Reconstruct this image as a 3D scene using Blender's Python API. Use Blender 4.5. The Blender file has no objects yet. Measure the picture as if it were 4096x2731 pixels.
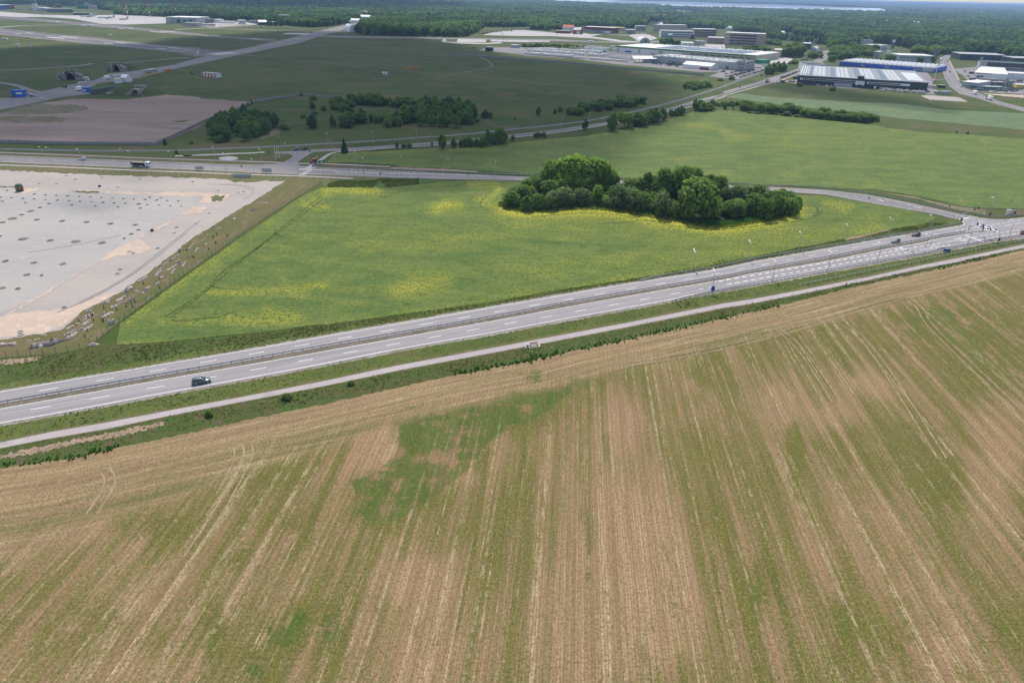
import bpy, math, random
import numpy as np
from mathutils import Vector, Matrix
from mathutils.geometry import delaunay_2d_cdt

random.seed(11)
RNG = np.random.default_rng(11)
scene = bpy.context.scene
COL = scene.collection

# ------------------------------------------------------------------ camera
CAM_H = 88.0
FPX = 2731.0                      # focal length in survey units (frame 4096 wide)
PITCH = math.atan(1393.0 / FPX)
ROLL = math.radians(1.23)
_F = Vector((0, math.cos(PITCH), -math.sin(PITCH)))
_R0 = Vector((1, 0, 0))
_U0 = Vector((0, math.sin(PITCH), math.cos(PITCH)))
_R = _R0 * math.cos(ROLL) + _U0 * math.sin(ROLL)
_U = -_R0 * math.sin(ROLL) + _U0 * math.cos(ROLL)
cam_data = bpy.data.cameras.new('camera')
cam_data.sensor_width = 36.0
cam_data.lens = FPX / 4096 * 36.0
cam_data.clip_start = 0.5
cam_data.clip_end = 90000
cam = bpy.data.objects.new('camera', cam_data)
COL.objects.link(cam)
cam.matrix_world = Matrix(((_R.x, _U.x, -_F.x, 0), (_R.y, _U.y, -_F.y, 0), (_R.z, _U.z, -_F.z, CAM_H), (0, 0, 0, 1)))
scene.camera = cam

# ------------------------------------------------------------------ light
SUN_EL = math.radians(52)
SUN_AZ = math.radians(-8)         # from +Y towards +X
world = bpy.data.worlds.new('World')
scene.world = world
world.use_nodes = True
wn = world.node_tree
wn.nodes.clear()
sky = wn.nodes.new('ShaderNodeTexSky')
sky.sky_type = 'NISHITA'
sky.sun_disc = False
sky.sun_elevation = SUN_EL
sky.sun_rotation = SUN_AZ
sky.air_density = 1.0
sky.dust_density = .7
sky.ozone_density = 2.0
bgn = wn.nodes.new('ShaderNodeBackground')
bgn.inputs['Strength'].default_value = 0.105
wout = wn.nodes.new('ShaderNodeOutputWorld')
veil = wn.nodes.new('ShaderNodeMix')          # thin high cloud whitening the whole sky
veil.data_type = 'RGBA'
veil.inputs[0].default_value = .34
veil.inputs[7].default_value = (6.4, 7.3, 8.6, 1)
wn.links.new(sky.outputs[0], veil.inputs[6])
wn.links.new(veil.outputs[2], bgn.inputs[0])
wn.links.new(bgn.outputs[0], wout.inputs[0])
sun_d = bpy.data.lights.new('sun', 'SUN')
sun_d.energy = 4.2
sun_d.angle = math.radians(0.5)
sun_d.color = (1.0, 0.935, 0.845)
sun = bpy.data.objects.new('sun', sun_d)
COL.objects.link(sun)
SUN_DIR = Vector((math.sin(SUN_AZ) * math.cos(SUN_EL), math.cos(SUN_AZ) * math.cos(SUN_EL), math.sin(SUN_EL)))
sun.rotation_euler = SUN_DIR.to_track_quat('Z', 'Y').to_euler()
scene.view_settings.view_transform = 'Standard'
scene.view_settings.look = 'None'
scene.view_settings.exposure = 0.30
scene.view_settings.gamma = 1.0
scene.render.engine = 'CYCLES'
scene.cycles.max_bounces = 5
scene.cycles.diffuse_bounces = 2
scene.cycles.glossy_bounces = 2
scene.cycles.transmission_bounces = 2
scene.cycles.volume_bounces = 0
scene.cycles.transparent_max_bounces = 12

# ------------------------------------------------------------------ survey: sheet coordinates -> ground
SHEETS = {'A': (0, 0, 2.94), 'B': (700, 0, 2.94), 'C': (1400, 0, 2.94), 'D': (2100, 0, 2.94), 'E': (2800, 0, 3.36), 'F': (3400, 0, 3.379),
          'H': (0, 250, 2.94), 'I': (700, 250, 2.94), 'J': (1400, 250, 2.94), 'K': (2100, 250, 2.94), 'L': (2800, 250, 3.36), 'M': (3400, 250, 3.379),
          'N': (0, 550, 2.94), 'O': (700, 500, 2.94), 'Q': (1400, 500, 2.94), 'R': (1950, 580, 3.36), 'S': (2600, 600, 3.36), 'T': (3300, 700, 2.955),
          'W': (0, 1500, 1.1484), 'X': (2048, 1000, .9058), 'Y': (1400, 1400, 2.24), 'Z': (0, 700, 1.809),
          'a': (0, 1400, 2.352), 'b': (1000, 1200, 2.352), 'c': (1900, 1000, 2.352), 'd': (2700, 850, 2.352), 'e': (3600, 750, 4.742),
          'g': (0, 1050, 3.484), 'h': (2900, 250, 5.88), 'i': (2100, 150, 4.704), 'n': (0, 0, 1.0)}


def P(s, x, y):
    a = SHEETS[s]
    return (a[0] + x / a[2], a[1] + y / a[2])


def pts(text):
    """'a 0 10 20 30; b 5 5' -> list of survey points."""
    out = []
    for seg in text.replace('\n', ' ').split(';'):
        t = seg.split()
        if not t:
            continue
        v = [float(q) for q in t[1:]]
        out += [P(t[0], v[i], v[i + 1]) for i in range(0, len(v), 2)]
    return out


def ray(x, y):
    return _F * FPX + _R * (x - 2048) - _U * (y - 1365.5)


def G(x, y, z=0.0):
    d = ray(x, y)
    if d.z > -6:
        d.z = -6
    t = (CAM_H - z) / (-d.z)
    return Vector((d.x * t, d.y * t, z))


def height_at(x, yb, yt):
    """height of a thing standing at (x, yb) whose top reaches yt"""
    b = G(x, yb)
    d = ray(x, yt)
    return CAM_H + math.hypot(b.x, b.y) * d.z / math.hypot(d.x, d.y)


def mpp(x, y):
    """metres per survey unit across, at the ground point (x, y)"""
    d = ray(x, y)
    return CAM_H / max(6.0, -d.z)


def extend(pl, a=700, b=700):
    p0, p1 = Vector(pl[0]), Vector(pl[1])
    q0, q1 = Vector(pl[-1]), Vector(pl[-2])
    out = list(pl)
    if a:
        out = [tuple(p0 + (p0 - p1).normalized() * a)] + out
    if b:
        out = out + [tuple(q0 + (q0 - q1).normalized() * b)]
    return out


# ------------------------------------------------------------------ objects
def tag(o, label=None, cat=None, group=None, kind=None):
    if label: o['label'] = label
    if cat: o['category'] = cat
    if group: o['group'] = group
    if kind: o['kind'] = kind
    return o


def empty(name, loc=(0, 0, 0), rz=0.0, label=None, cat=None, group=None):
    o = bpy.data.objects.new(name, None)
    o.empty_display_size = 1
    COL.objects.link(o)
    o.location = loc
    o.rotation_euler = (0, 0, rz)
    return tag(o, label, cat, group)


def link_mesh(name, me, parent=None, loc=None, rz=None):
    o = bpy.data.objects.new(name, me)
    COL.objects.link(o)
    if parent is not None: o.parent = parent
    if loc is not None: o.location = loc
    if rz is not None: o.rotation_euler = (0, 0, rz)
    return o


def copy_tree(o, parent=None):
    c = o.copy()
    COL.objects.link(c)
    c.parent = parent
    for ch in list(o.children):
        copy_tree(ch, c)
    return c


class MB:
    def __init__(s):
        s.v = []; s.f = []; s.m = []

    def add(s, vs, fs, mi=0):
        k = len(s.v)
        s.v += [tuple(q) for q in vs]
        s.f += [tuple(k + i for i in f) for f in fs]
        s.m += [mi] * len(fs)
        return s

    def box(s, x0, x1, y0, y1, z0, z1, mi=0, bottom=True):
        vs = [(x0, y0, z0), (x1, y0, z0), (x1, y1, z0), (x0, y1, z0), (x0, y0, z1), (x1, y0, z1), (x1, y1, z1), (x0, y1, z1)]
        fs = [(4, 5, 6, 7), (0, 1, 5, 4), (1, 2, 6, 5), (2, 3, 7, 6), (3, 0, 4, 7)]
        if bottom: fs.append((3, 2, 1, 0))
        return s.add(vs, fs, mi)

    def tube(s, pl, r, n=6, mi=0, r2=None):
        pl = [Vector(p) for p in pl]
        r2 = r if r2 is None else r2
        rings = []
        for i, p in enumerate(pl):
            d = (pl[min(i + 1, len(pl) - 1)] - pl[max(i - 1, 0)]).normalized()
            a = d.cross(Vector((0, 0, 1)) if abs(d.z) < .9 else Vector((1, 0, 0))).normalized()
            b = d.cross(a)
            rr = r + (r2 - r) * i / max(1, len(pl) - 1)
            rings.append([p + (a * math.cos(2 * math.pi * j / n) + b * math.sin(2 * math.pi * j / n)) * rr for j in range(n)])
        vs = [q for rg in rings for q in rg]
        fs = []
        for i in range(len(pl) - 1):
            for j in range(n):
                k = (j + 1) % n
                fs.append((i * n + j, i * n + k, (i + 1) * n + k, (i + 1) * n + j))
        fs.append(tuple(range(n))[::-1])
        fs.append(tuple((len(pl) - 1) * n + j for j in range(n)))
        return s.add(vs, fs, mi)

    def prism(s, prof, y0, y1, mi=0):
        """profile in x,z extruded along y"""
        n = len(prof)
        vs = [(x, y0, z) for x, z in prof] + [(x, y1, z) for x, z in prof]
        fs = [(i, (i + 1) % n, n + (i + 1) % n, n + i) for i in range(n)]
        fs += [tuple(range(n))[::-1], tuple(range(n, 2 * n))]
        return s.add(vs, fs, mi)

    def lathe(s, prof, cx=0, cy=0, n=10, mi=0):
        vs = []; fs = []
        for r, z in prof:
            vs += [(cx + r * math.cos(2 * math.pi * j / n), cy + r * math.sin(2 * math.pi * j / n), z) for j in range(n)]
        for i in range(len(prof) - 1):
            for j in range(n):
                k = (j + 1) % n
                fs.append((i * n + j, i * n + k, (i + 1) * n + k, (i + 1) * n + j))
        return s.add(vs, fs, mi)

    def mesh(s, name, mats, smooth=False):
        me = bpy.data.meshes.new(name)
        me.from_pydata(s.v, [], s.f)
        for m in (mats if isinstance(mats, (list, tuple)) else [mats]):
            me.materials.append(m)
        if any(s.m):
            me.polygons.foreach_set('material_index', s.m)
        if smooth:
            me.polygons.foreach_set('use_smooth', [True] * len(me.polygons))
        me.update()
        return me

    def build(s, name, mats, parent=None, loc=None, rz=None, smooth=False):
        return link_mesh(name, s.mesh(name, mats, smooth), parent, loc, rz)


# ------------------------------------------------------------------ materials
class NT:
    def __init__(s, name, rough=0.9, spec=0.15):
        s.mat = bpy.data.materials.new(name)
        s.mat.use_nodes = True
        s.t = s.mat.node_tree
        s.b = s.t.nodes['Principled BSDF']
        s.b.inputs['Roughness'].default_value = rough
        s.b.inputs['Specular IOR Level'].default_value = spec
        s._pos = None

    def n(s, ty, **kw):
        nd = s.t.nodes.new(ty)
        for k, v in kw.items():
            setattr(nd, k, v)
        return nd

    def put(s, sock, v):
        if isinstance(v, bpy.types.NodeSocket): s.t.links.new(v, sock)
        elif v is not None:
            if isinstance(v, tuple) and len(v) == 3 and len(sock.default_value) == 4: v = v + (1,)
            sock.default_value = v

    def pos(s):
        if s._pos is None: s._pos = s.n('ShaderNodeNewGeometry').outputs['Position']
        return s._pos

    def objpos(s):
        return s.n('ShaderNodeTexCoord').outputs['Object']

    def mapping(s, vec, scale=(1, 1, 1), rz=0.0):
        m = s.n('ShaderNodeMapping')
        s.put(m.inputs['Vector'], vec)
        m.inputs['Scale'].default_value = scale
        m.inputs['Rotation'].default_value = (0, 0, rz)
        return m.outputs[0]

    def noise(s, vec, scale, detail=3, rough=.55, dist=0.0):
        m = s.n('ShaderNodeTexNoise')
        s.put(m.inputs['Vector'], vec)
        m.inputs['Scale'].default_value = scale
        m.inputs['Detail'].default_value = detail
        m.inputs['Roughness'].default_value = rough
        m.inputs['Distortion'].default_value = dist
        return m.outputs['Fac']

    def math(s, op, a, b=None, c=None, clamp=False):
        m = s.n('ShaderNodeMath', operation=op, use_clamp=clamp)
        s.put(m.inputs[0], a)
        if b is not None: s.put(m.inputs[1], b)
        if c is not None: s.put(m.inputs[2], c)
        return m.outputs[0]

    def step(s, v, a, b, lo=0.0, hi=1.0):
        m = s.n('ShaderNodeMapRange', interpolation_type='SMOOTHSTEP')
        s.put(m.inputs[0], v)
        m.inputs[1].default_value = a; m.inputs[2].default_value = b
        m.inputs[3].default_value = lo; m.inputs[4].default_value = hi
        return m.outputs[0]

    def mix(s, f, a, b, mode='MIX'):
        m = s.n('ShaderNodeMix', data_type='RGBA', blend_type=mode)
        s.put(m.inputs[0], f)
        s.put(m.inputs[6], a); s.put(m.inputs[7], b)
        return m.outputs[2]

    def attr(s, name):
        return s.n('ShaderNodeAttribute', attribute_name=name).outputs['Fac']

    def bump(s, h, strength=.5, dist=.3):
        m = s.n('ShaderNodeBump')
        m.inputs['Strength'].default_value = strength
        m.inputs['Distance'].default_value = dist
        s.put(m.inputs['Height'], h)
        s.t.links.new(m.outputs[0], s.b.inputs['Normal'])

    def color(s, c):
        s.put(s.b.inputs['Base Color'], c)
        return s


MATS = {}


def plain(name, col, rough=.7, spec=.3, metal=0.0, var=.12, scale=1.5):
    """painted / cast surface with slight mottling"""
    if name in MATS: return MATS[name]
    t = NT(name, rough, spec)
    f = t.noise(t.objpos(), scale, 4)
    d = tuple(c * (1 - var * 1.6) for c in col)
    l = tuple(min(.95, c * (1 + var)) for c in col)
    t.color(t.mix(t.step(f, .3, .7), d, l))
    t.b.inputs['Metallic'].default_value = metal
    MATS[name] = t.mat
    return t.mat


def ground_mat(name, c1, c2, c3=None, big=.02, mid=.25, fine=2.0, stretch=(1, 1, 1), rz=0, bump=.4, bdist=.15, rough=.95, finec=.35, soft=(.38, .62)):
    """three-colour patchy ground: c1/c2 by broad noise, c3 by middling noise, fine grain on top"""
    t = NT(name, rough, .1)
    p = t.mapping(t.pos(), stretch, rz)
    a = t.step(t.noise(p, big, 4, .6), *soft)
    c = t.mix(a, c1, c2)
    if c3: c = t.mix(t.step(t.noise(p, mid, 4, .62, .4), .5, .68), c, c3)
    f = t.noise(t.pos(), fine, 3, .7)
    c = t.mix(t.step(f, .25, .75, -finec * .5 + .5, finec * .5 + .5), t.mix(.55, c, (0, 0, 0), 'MIX'), c) if finec else c
    t.color(c)
    t.bump(f, bump, bdist)
    MATS[name] = t.mat
    return t.mat


def translucent(t, c, f):
    tr = t.n('ShaderNodeBsdfTranslucent')
    t.put(tr.inputs['Color'], t.mix(1.0, c, (1.15, 1.3, .75), 'MULTIPLY'))
    mx = t.n('ShaderNodeMixShader')
    mx.inputs[0].default_value = f
    t.t.links.new(t.b.outputs[0], mx.inputs[1]); t.t.links.new(tr.outputs[0], mx.inputs[2])
    t.t.links.new(mx.outputs[0], t.t.nodes['Material Output'].inputs['Surface'])


def make_mats():
    gm = ground_mat
    gm('airfield_grass', (.066, .104, .022), (.102, .130, .036), (.150, .120, .068), .008, .03, .6, finec=.3)
    gm('verge_grass', (.092, .132, .030), (.128, .160, .040), (.135, .115, .060), .05, .35, 2.2, finec=.75)
    gm('slope_grass', (.088, .102, .030), (.075, .122, .028), (.135, .108, .060), .05, .4, 2.0, finec=.8)
    gm('mown_grass', (.165, .145, .062), (.125, .142, .046), (.235, .165, .105), .05, .3, 1.6, stretch=(1, .35, 1), rz=.9, finec=.45)
    gm('dry_grass', (.17, .155, .072), (.125, .145, .05), (.22, .17, .11), .06, .3, 1.8, finec=.5)
    gm('forest_floor', (.025, .045, .018), (.04, .06, .022), None, .01, .1, .3)
    gm('gravel', (.49, .435, .405), (.43, .39, .37), (.52, .445, .39), .012, .16, 2.2, stretch=(1, 2.5, 1), rz=-.5, finec=.36)
    gm('blue_gravel', (.48, .45, .43), (.43, .41, .40), (.51, .45, .42), .012, .12, 2.2, stretch=(1, 2, 1), rz=.2, finec=.36)
    gm('sand', (.64, .50, .40), (.57, .45, .37), (.70, .58, .49), .05, .4, 3.0, finec=.25)
    gm('pale_concrete', (.54, .51, .51), (.60, .57, .56), (.50, .47, .46), .01, .06, .5, finec=.15)
    gm('runway_asphalt', (.20, .19, .195), (.26, .245, .245), (.16, .155, .165), .004, .02, .5, stretch=(1, 1, 1), finec=.12)
    gm('asphalt_old', (.27, .25, .262), (.325, .305, .305), (.295, .275, .275), .012, .1, 4.0, finec=.16)
    gm('path_asphalt', (.47, .415, .425), (.52, .455, .46), (.43, .385, .39), .05, .3, 5.0, finec=.14)
    gm('shoulder', (.36, .32, .285), (.30, .265, .22), (.16, .16, .08), .1, .7, 4.0, finec=.5)
    gm('median_soil', (.22, .185, .15), (.16, .14, .10), (.27, .23, .19), .2, .8, 4.0, finec=.6)
    gm('bare_soil', (.35, .25, .22), (.42, .31, .27), (.29, .23, .19), .012, .06, .8, stretch=(.25, 1, 1), rz=.1, finec=.25)
    gm('loose_soil', (.42, .30, .23), (.34, .25, .18), (.16, .14, .07), .2, .9, 3.0, finec=.5)
    gm('worn_track', (.21, .19, .10), (.27, .225, .16), (.12, .14, .05), .05, .2, 1.5, finec=.4)
    gm('track_gravel', (.37, .335, .325), (.33, .305, .295), (.41, .37, .345), .2, .8, 3.0, finec=.3)
    gm('pit_soil', (.30, .265, .235), (.22, .20, .17), (.14, .155, .08), .4, 1.2, 3.0, finec=.7)
    gm('worn_straw', (.46, .34, .22), (.36, .28, .17), (.20, .20, .08), .3, .8, 2.5, finec=.5)
    gm('reed_ground', (.07, .13, .035), (.10, .16, .045), (.12, .14, .06), .1, .5, 1.5, finec=.8)
    gm('ballast', (.24, .22, .21), (.30, .27, .26), None, .1, .5, 3.0)
    # --- wheel-polished highway surface: long faint streaks along the lanes
    t = NT('highway_asphalt', .85, .25)
    uv = t.n('ShaderNodeUVMap', uv_map='lane').outputs[0]
    m = t.mapping(uv, (1.0, .02, 1))
    s1 = t.noise(m, 1.1, 3, .6)
    s2 = t.noise(t.pos(), .03, 3)
    gr = t.noise(t.pos(), 5, 2, .7)
    c = t.mix(t.step(s1, .3, .7), (.215, .198, .210), (.31, .288, .298))
    c = t.mix(t.step(s2, .3, .7, 0, .35), c, (.255, .245, .25))
    c = t.mix(t.step(t.noise(t.mapping(uv, (.6, .008, 1)), 1.0, 2), .55, .68, 0, .3), c, (.19, .18, .19))
    c = t.mix(t.step(gr, .2, .8, .12, 0), c, (.08, .08, .08))
    t.color(c)
    MATS['highway_asphalt'] = t.mat
    # --- road paint
    t = NT('road_paint', .6, .3)
    t.color(t.mix(t.step(t.noise(t.pos(), 3, 3, .7), .35, .62), (.55, .53, .53), (.80, .79, .78)))
    MATS['road_paint'] = t.mat
    t = NT('worn_paint', .6, .3)
    t.color(t.mix(t.step(t.noise(t.pos(), .3, 4, .7), .35, .62), (.40, .38, .38), (.72, .71, .72)))
    MATS['worn_paint'] = t.mat
    # --- flowering rape crop
    for nm, g1, g2, yl, amp in (('rape_crop', (.082, .130, .036), (.124, .160, .044), (.40, .37, .035), 1.0),
                                ('rape_crop_far', (.094, .142, .044), (.138, .176, .052), (.31, .29, .055), .7),
                                ('young_rape', (.115, .165, .092), (.150, .195, .098), (.26, .26, .08), .45)):
        t = NT(nm, .95, .08)
        p = t.pos()
        w = t.mapping(p, (1, 2.2, 1), .12)
        base = t.mix(t.step(t.noise(w, .045, 5, .62, .5), .36, .64), g1, g2)
        base = t.mix(t.step(t.noise(t.mapping(p, (1, 3, 1), -.15), .14, 4, .6), .52, .70, 0, .55), base, tuple(c * .62 for c in g1))
        y = t.attr('bloom')
        spk = t.noise(p, 1.1, 4, .72)
        pat = t.noise(w, .05, 5, .68, .6)
        f = t.math('ADD', t.math('MULTIPLY', y, .62), t.math('MULTIPLY', t.step(pat, .42, .78), .38 * amp))
        f = t.math('MULTIPLY', f, t.step(t.math('ADD', spk, t.math('MULTIPLY', y, .05)), .42, .64))
        base = t.mix(t.math('MINIMUM', f, .95), base, yl)
        dk = t.step(t.noise(p, .55, 5, .8), .34, .54, .62, 0)
        base = t.mix(dk, base, (.035, .075, .02))
        t.color(base)
        t.bump(t.noise(p, .9, 5, .7), .7, .6)
        MATS[nm] = t.mat
    # --- crop flattened in wheel tracks
    gm('crop_track', (.045, .085, .02), (.075, .115, .028), (.20, .20, .05), .3, .7, 2.0, finec=.8)
    # --- foreground: sparse green sprouting through stubble, drilled rows
    az = math.atan2(G(2330, 1500).x - G(2330, 2400).x, G(2330, 1500).y - G(2330, 2400).y)
    t = NT('stubble', .95, .06)
    p = t.pos()
    u = t.mapping(p, (1, 1, 1), az)                     # x = across the rows, y = along them
    tv = t.attr('tint')                                  # + greener, - barer
    hd = t.attr('headland')                              # 1 on the headland, 0 inside
    euv = t.n('ShaderNodeUVMap', uv_map='edge').outputs[0]   # x = along the edge, y = away from it
    big = t.noise(p, .018, 4, .6)
    bands = t.noise(t.mapping(u, (1, .035, 1)), .16, 4, .62)
    thin = t.noise(t.mapping(u, (1, .03, 1)), .62, 4, .7)
    blot = t.noise(t.mapping(u, (1, .35, 1)), .22, 5, .7)
    grain = t.noise(p, 2.3, 4, .8)
    grain2 = t.noise(p, 1.0, 3, .75)
    mid = t.noise(t.mapping(u, (1, .045, 1)), .33, 3, .6)
    tvb = t.math('MULTIPLY', tv, t.step(t.math('ADD', blot, t.math('MULTIPLY', grain2, .5)),   .58, .86, .1, 1.5))
    g = t.math('ADD', t.math('MULTIPLY', bands, .5), t.math('MULTIPLY', big, .55))
    g = t.math('ADD', g, t.math('MULTIPLY', thin, 1.1))
    g = t.math('ADD', g, t.math('MULTIPLY', mid, .8))
    g = t.math('ADD', g, t.math('MULTIPLY', blot, .6))
    g = t.math('ADD', g, t.math('MULTIPLY', grain2, .75))
    g = t.math('ADD', g, t.math('MULTIPLY', tvb, .85))
    gfac = t.step(g, 1.83, 2.36)
    tan = t.mix(t.step(thin, .3, .7), (.36, .222, .138), (.50, .34, .212))
    tan = t.mix(t.step(big, .35, .65, 0, .6), tan, (.33, .245, .135))
    grn = t.mix(t.step(blot, .3, .7), (.122, .126, .028), (.182, .172, .042))
    grn = t.mix(t.step(tvb, .25, .95, 0, .9), grn, (.050, .135, .016))
    c = t.mix(gfac, tan, grn)
    pa = t.attr('wetpatch')                              # lush hollow: deep green tufts between reddish bare soil
    pn = t.math('ADD', t.noise(t.mapping(u, (1, .28, 1)), .17, 4, .62), t.math('MULTIPLY', t.noise(t.mapping(u, (.35, 1, 1)), .22, 3, .6), .55))
    pn = t.math('ADD', pn, t.math('MULTIPLY', grain2, .35))
    pc = t.mix(t.step(pn, .80, .96), (.34, .205, .125), t.mix(t.step(blot, .35, .65), (.056, .120, .018), (.105, .160, .032)))
    pw = t.step(t.math('ADD', pa, t.math('MULTIPLY', t.math('SUBTRACT', grain2, .5), .5)), .35, .62)
    c = t.mix(t.math('MULTIPLY', pw, t.step(thin, .30, .58, .6, 1.0)), c, pc)
    # chopped straw lying in swaths
    sw = t.noise(t.mapping(u, (1, .012, 1)), .55, 2, .5)
    sw2 = t.noise(t.mapping(u, (1, .02, 1)), 1.05, 2, .5)
    br = t.noise(t.mapping(u, (1, .3, 1)), 1.0, 5, .8)
    st = t.math('MAXIMUM', t.step(sw, .58, .65, 0, 1), t.step(sw2, .575, .67, 0, .85))
    st = t.math('MULTIPLY', st, t.step(br, .42, .60))
    st = t.math('MULTIPLY', st, t.step(hd, .2, .8, .75, .1))
    st = t.math('MULTIPLY', st, t.math('SUBTRACT', 1.0, t.math('MULTIPLY', pw, .5)))
    st2 = t.math('MULTIPLY', t.step(grain, .56, .70), t.step(mid, .38, .62, .12, .8))
    # headland worked parallel to the edge
    hs = t.noise(t.mapping(euv, (.035, 1, 1)), .8, 4, .7)
    hb = t.noise(t.mapping(euv, (.06, 1, 1)), .28, 4, .65)
    hc = t.mix(t.step(hs, .35, .65), (.29, .195, .118), (.43, .315, .185))
    hc = t.mix(t.math('MULTIPLY', t.step(hb, .46, .60), t.step(hd, .30, 1.1, 1.0, .12)), hc, (.155, .165, .055))
    hc = t.mix(t.math('MULTIPLY', t.step(hs, .56, .68), t.step(br, .38, .6)), hc, (.56, .455, .285))
    c = t.mix(t.math('MULTIPLY', t.step(t.math('ADD', hd, t.math('MULTIPLY', big, .25)), .3, .62), t.step(tvb, .35, .95, 1, .2)), c, hc)
    c = t.mix(t.math('MULTIPLY', st, .8), c, (.66, .54, .35))
    c = t.mix(t.math('MULTIPLY', st2, t.math('SUBTRACT', .8, t.math('MULTIPLY', pw, .6))), c, (.53, .42, .28))
    # drilled rows and gaps between clods
    rows = t.n('ShaderNodeTexWave', wave_type='BANDS', bands_direction='X')
    t.put(rows.inputs['Vector'], u)
    rows.inputs['Scale'].default_value = .62
    rows.inputs['Distortion'].default_value = 1.2
    rows.inputs['Detail'].default_value = 2
    rows.inputs['Detail Scale'].default_value = .6
    c = t.mix(t.step(rows.outputs['Fac'], .0, .55, .30, 0), c, (.10, .08, .04))
    for sc_, am_ in ((.30, .26), (.085, .24)):
        rw = t.n('ShaderNodeTexWave', wave_type='BANDS', bands_direction='X')
        t.put(rw.inputs['Vector'], t.mapping(u, (1, .05, 1)))
        rw.inputs['Scale'].default_value = sc_; rw.inputs['Distortion'].default_value = 2.5; rw.inputs['Detail'].default_value = 3
        c = t.mix(t.math('MULTIPLY', t.step(rw.outputs['Fac'], .25, .75, am_, 0), t.math('SUBTRACT', 1.0, t.math('MULTIPLY', hd, .7))), c, (.14, .12, .05))
    c = t.mix(t.step(grain, .38, .54, .70, 0), c, t.mix(gfac, (.13, .088, .044), (.062, .072, .018)))
    c = t.mix(t.math('MULTIPLY', t.step(grain2, .55, .70), .25), c, (.48, .40, .26))
    t.color(t.mix(1.0, c, (.88, .86, .84), 'MULTIPLY'))
    t.bump(t.math('ADD', grain, t.math('MULTIPLY', grain2, .5)), .75, .2)
    MATS['stubble'] = t.mat
    # --- foliage
    for nm, dark, light, pale in (('leaf_broad', (.092, .165, .040), (.205, .300, .075), 0), ('leaf_bright', (.135, .236, .041), (.270, .392, .074), 0),
                                  ('leaf_birch', (.061, .124, .046), (.135, .223, .078), 0), ('leaf_grey', (.095, .150, .065), (.200, .270, .120), 0),
                                  ('leaf_conifer', (.041, .089, .041), (.088, .155, .061), 0), ('leaf_straw', (.20, .20, .11), (.35, .33, .21), 0),
                                  ('leaf_forest', (.062, .118, .046), (.170, .245, .090), 0)):
        t = NT(nm, .75, .12)
        oi = t.n('ShaderNodeObjectInfo').outputs['Random']
        a = t.attr('tint')
        f = t.math('ADD', t.math('MULTIPLY', a, .6), t.math('MULTIPLY', oi, .5), clamp=True)
        c = t.mix(f, dark, light)
        if nm in ('leaf_forest', 'leaf_birch'):
            c = t.mix(t.math('ADD', t.math('MULTIPLY', a, .35), t.math('MULTIPLY', t.math('POWER', oi, 1.6), .85), clamp=True), dark, light)
            c = t.mix(t.step(t.noise(t.pos(), .0035, 4, .6),   .45, .68, 0, .7), c, tuple(q * 1.7 for q in light))
            c = t.mix(t.step(t.noise(t.pos(), .0016, 3, .6), .48, .62, 0, .6), c, tuple(q * .8 for q in dark))
        t.color(c)
        translucent(t, c, .45)
        MATS[nm] = t.mat
    plain('bark', (.14, .11, .08)); plain('birch_bark', (.42, .40, .37), var=.4, scale=3)
    plain('steel', (.42, .44, .45), .45, .5, .6); plain('dark_steel', (.14, .16, .17), .5, .4, .3)
    plain('rail_steel', (.33, .37, .40), .5, .4, .4); plain('white_paint', (.80, .80, .80), .5)
    plain('dark_glass', (.02, .026, .032), .12, .6, var=.02); plain('tyre', (.025, .025, .027), .9)
    plain('black_paint', (.018, .02, .024), .22, .6); plain('grey_paint', (.20, .24, .25), .25, .6, .3)
    plain('silver_paint', (.55, .57, .58), .3, .6, .3); plain('blue_paint', (.04, .14, .50), .35, .5)
    plain('red_paint', (.58, .045, .04), .4, .5); plain('orange_paint', (.62, .20, .03), .5)
    plain('yellow_paint', (.65, .50, .05), .5); plain('concrete', (.42, .40, .385), .9, var=.2, scale=.6)
    plain('wall_concrete', (.30, .285, .285), .9, var=.25, scale=.5); plain('stained_concrete', (.27, .245, .225), .95, var=.4, scale=.4)
    plain('grey_clad', (.40, .42, .44), .6); plain('white_clad', (.72, .73, .74), .55, var=.06)
    plain('roof_light', (.66, .65, .64), .6, var=.08, scale=.3); plain('roof_grey', (.36, .37, .38), .7, var=.12, scale=.2)
    plain('roof_slate', (.21, .235, .26), .6, var=.1, scale=.2); plain('roof_dark', (.10, .11, .12), .8); plain('dark_clad', (.035, .055, .062), .6); plain('blue_clad', (.03, .11, .50), .5, var=.06)
    plain('green_clad', (.02, .20, .09), .5); plain('brick', (.26, .09, .065), .9, var=.2, scale=.8); plain('pink_brick', (.42, .32, .28), .9, var=.15)
    plain('cream', (.50, .45, .36), .8); plain('solar', (.03, .045, .11), .2, .6, var=.05); plain('red_roof', (.40, .10, .06), .8)
    plain('teal', (.05, .26, .27), .6); plain('stone', (.44, .39, .36), .95, var=.3, scale=1.2); plain('dark_stone', (.20, .185, .18), .95, var=.3, scale=1.2)
    plain('pink_stone', (.50, .39, .34), .95, var=.25, scale=1.2); plain('sand_load', (.40, .33, .25), .95); plain('sign_blue', (.02, .10, .42), .5)
    plain('olive_paint', (.045, .06, .04), .6); plain('wood', (.42, .30, .18), .8); plain('skin', (.5, .33, .25), .6)
    plain('green_tarp', (.02, .10, .06), .7); plain('aircraft_grey', (.52, .56, .60), .45); plain('white_roof', (.80, .80, .80), .5, var=.04)
    return az

ROW_AZ = make_mats()


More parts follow.
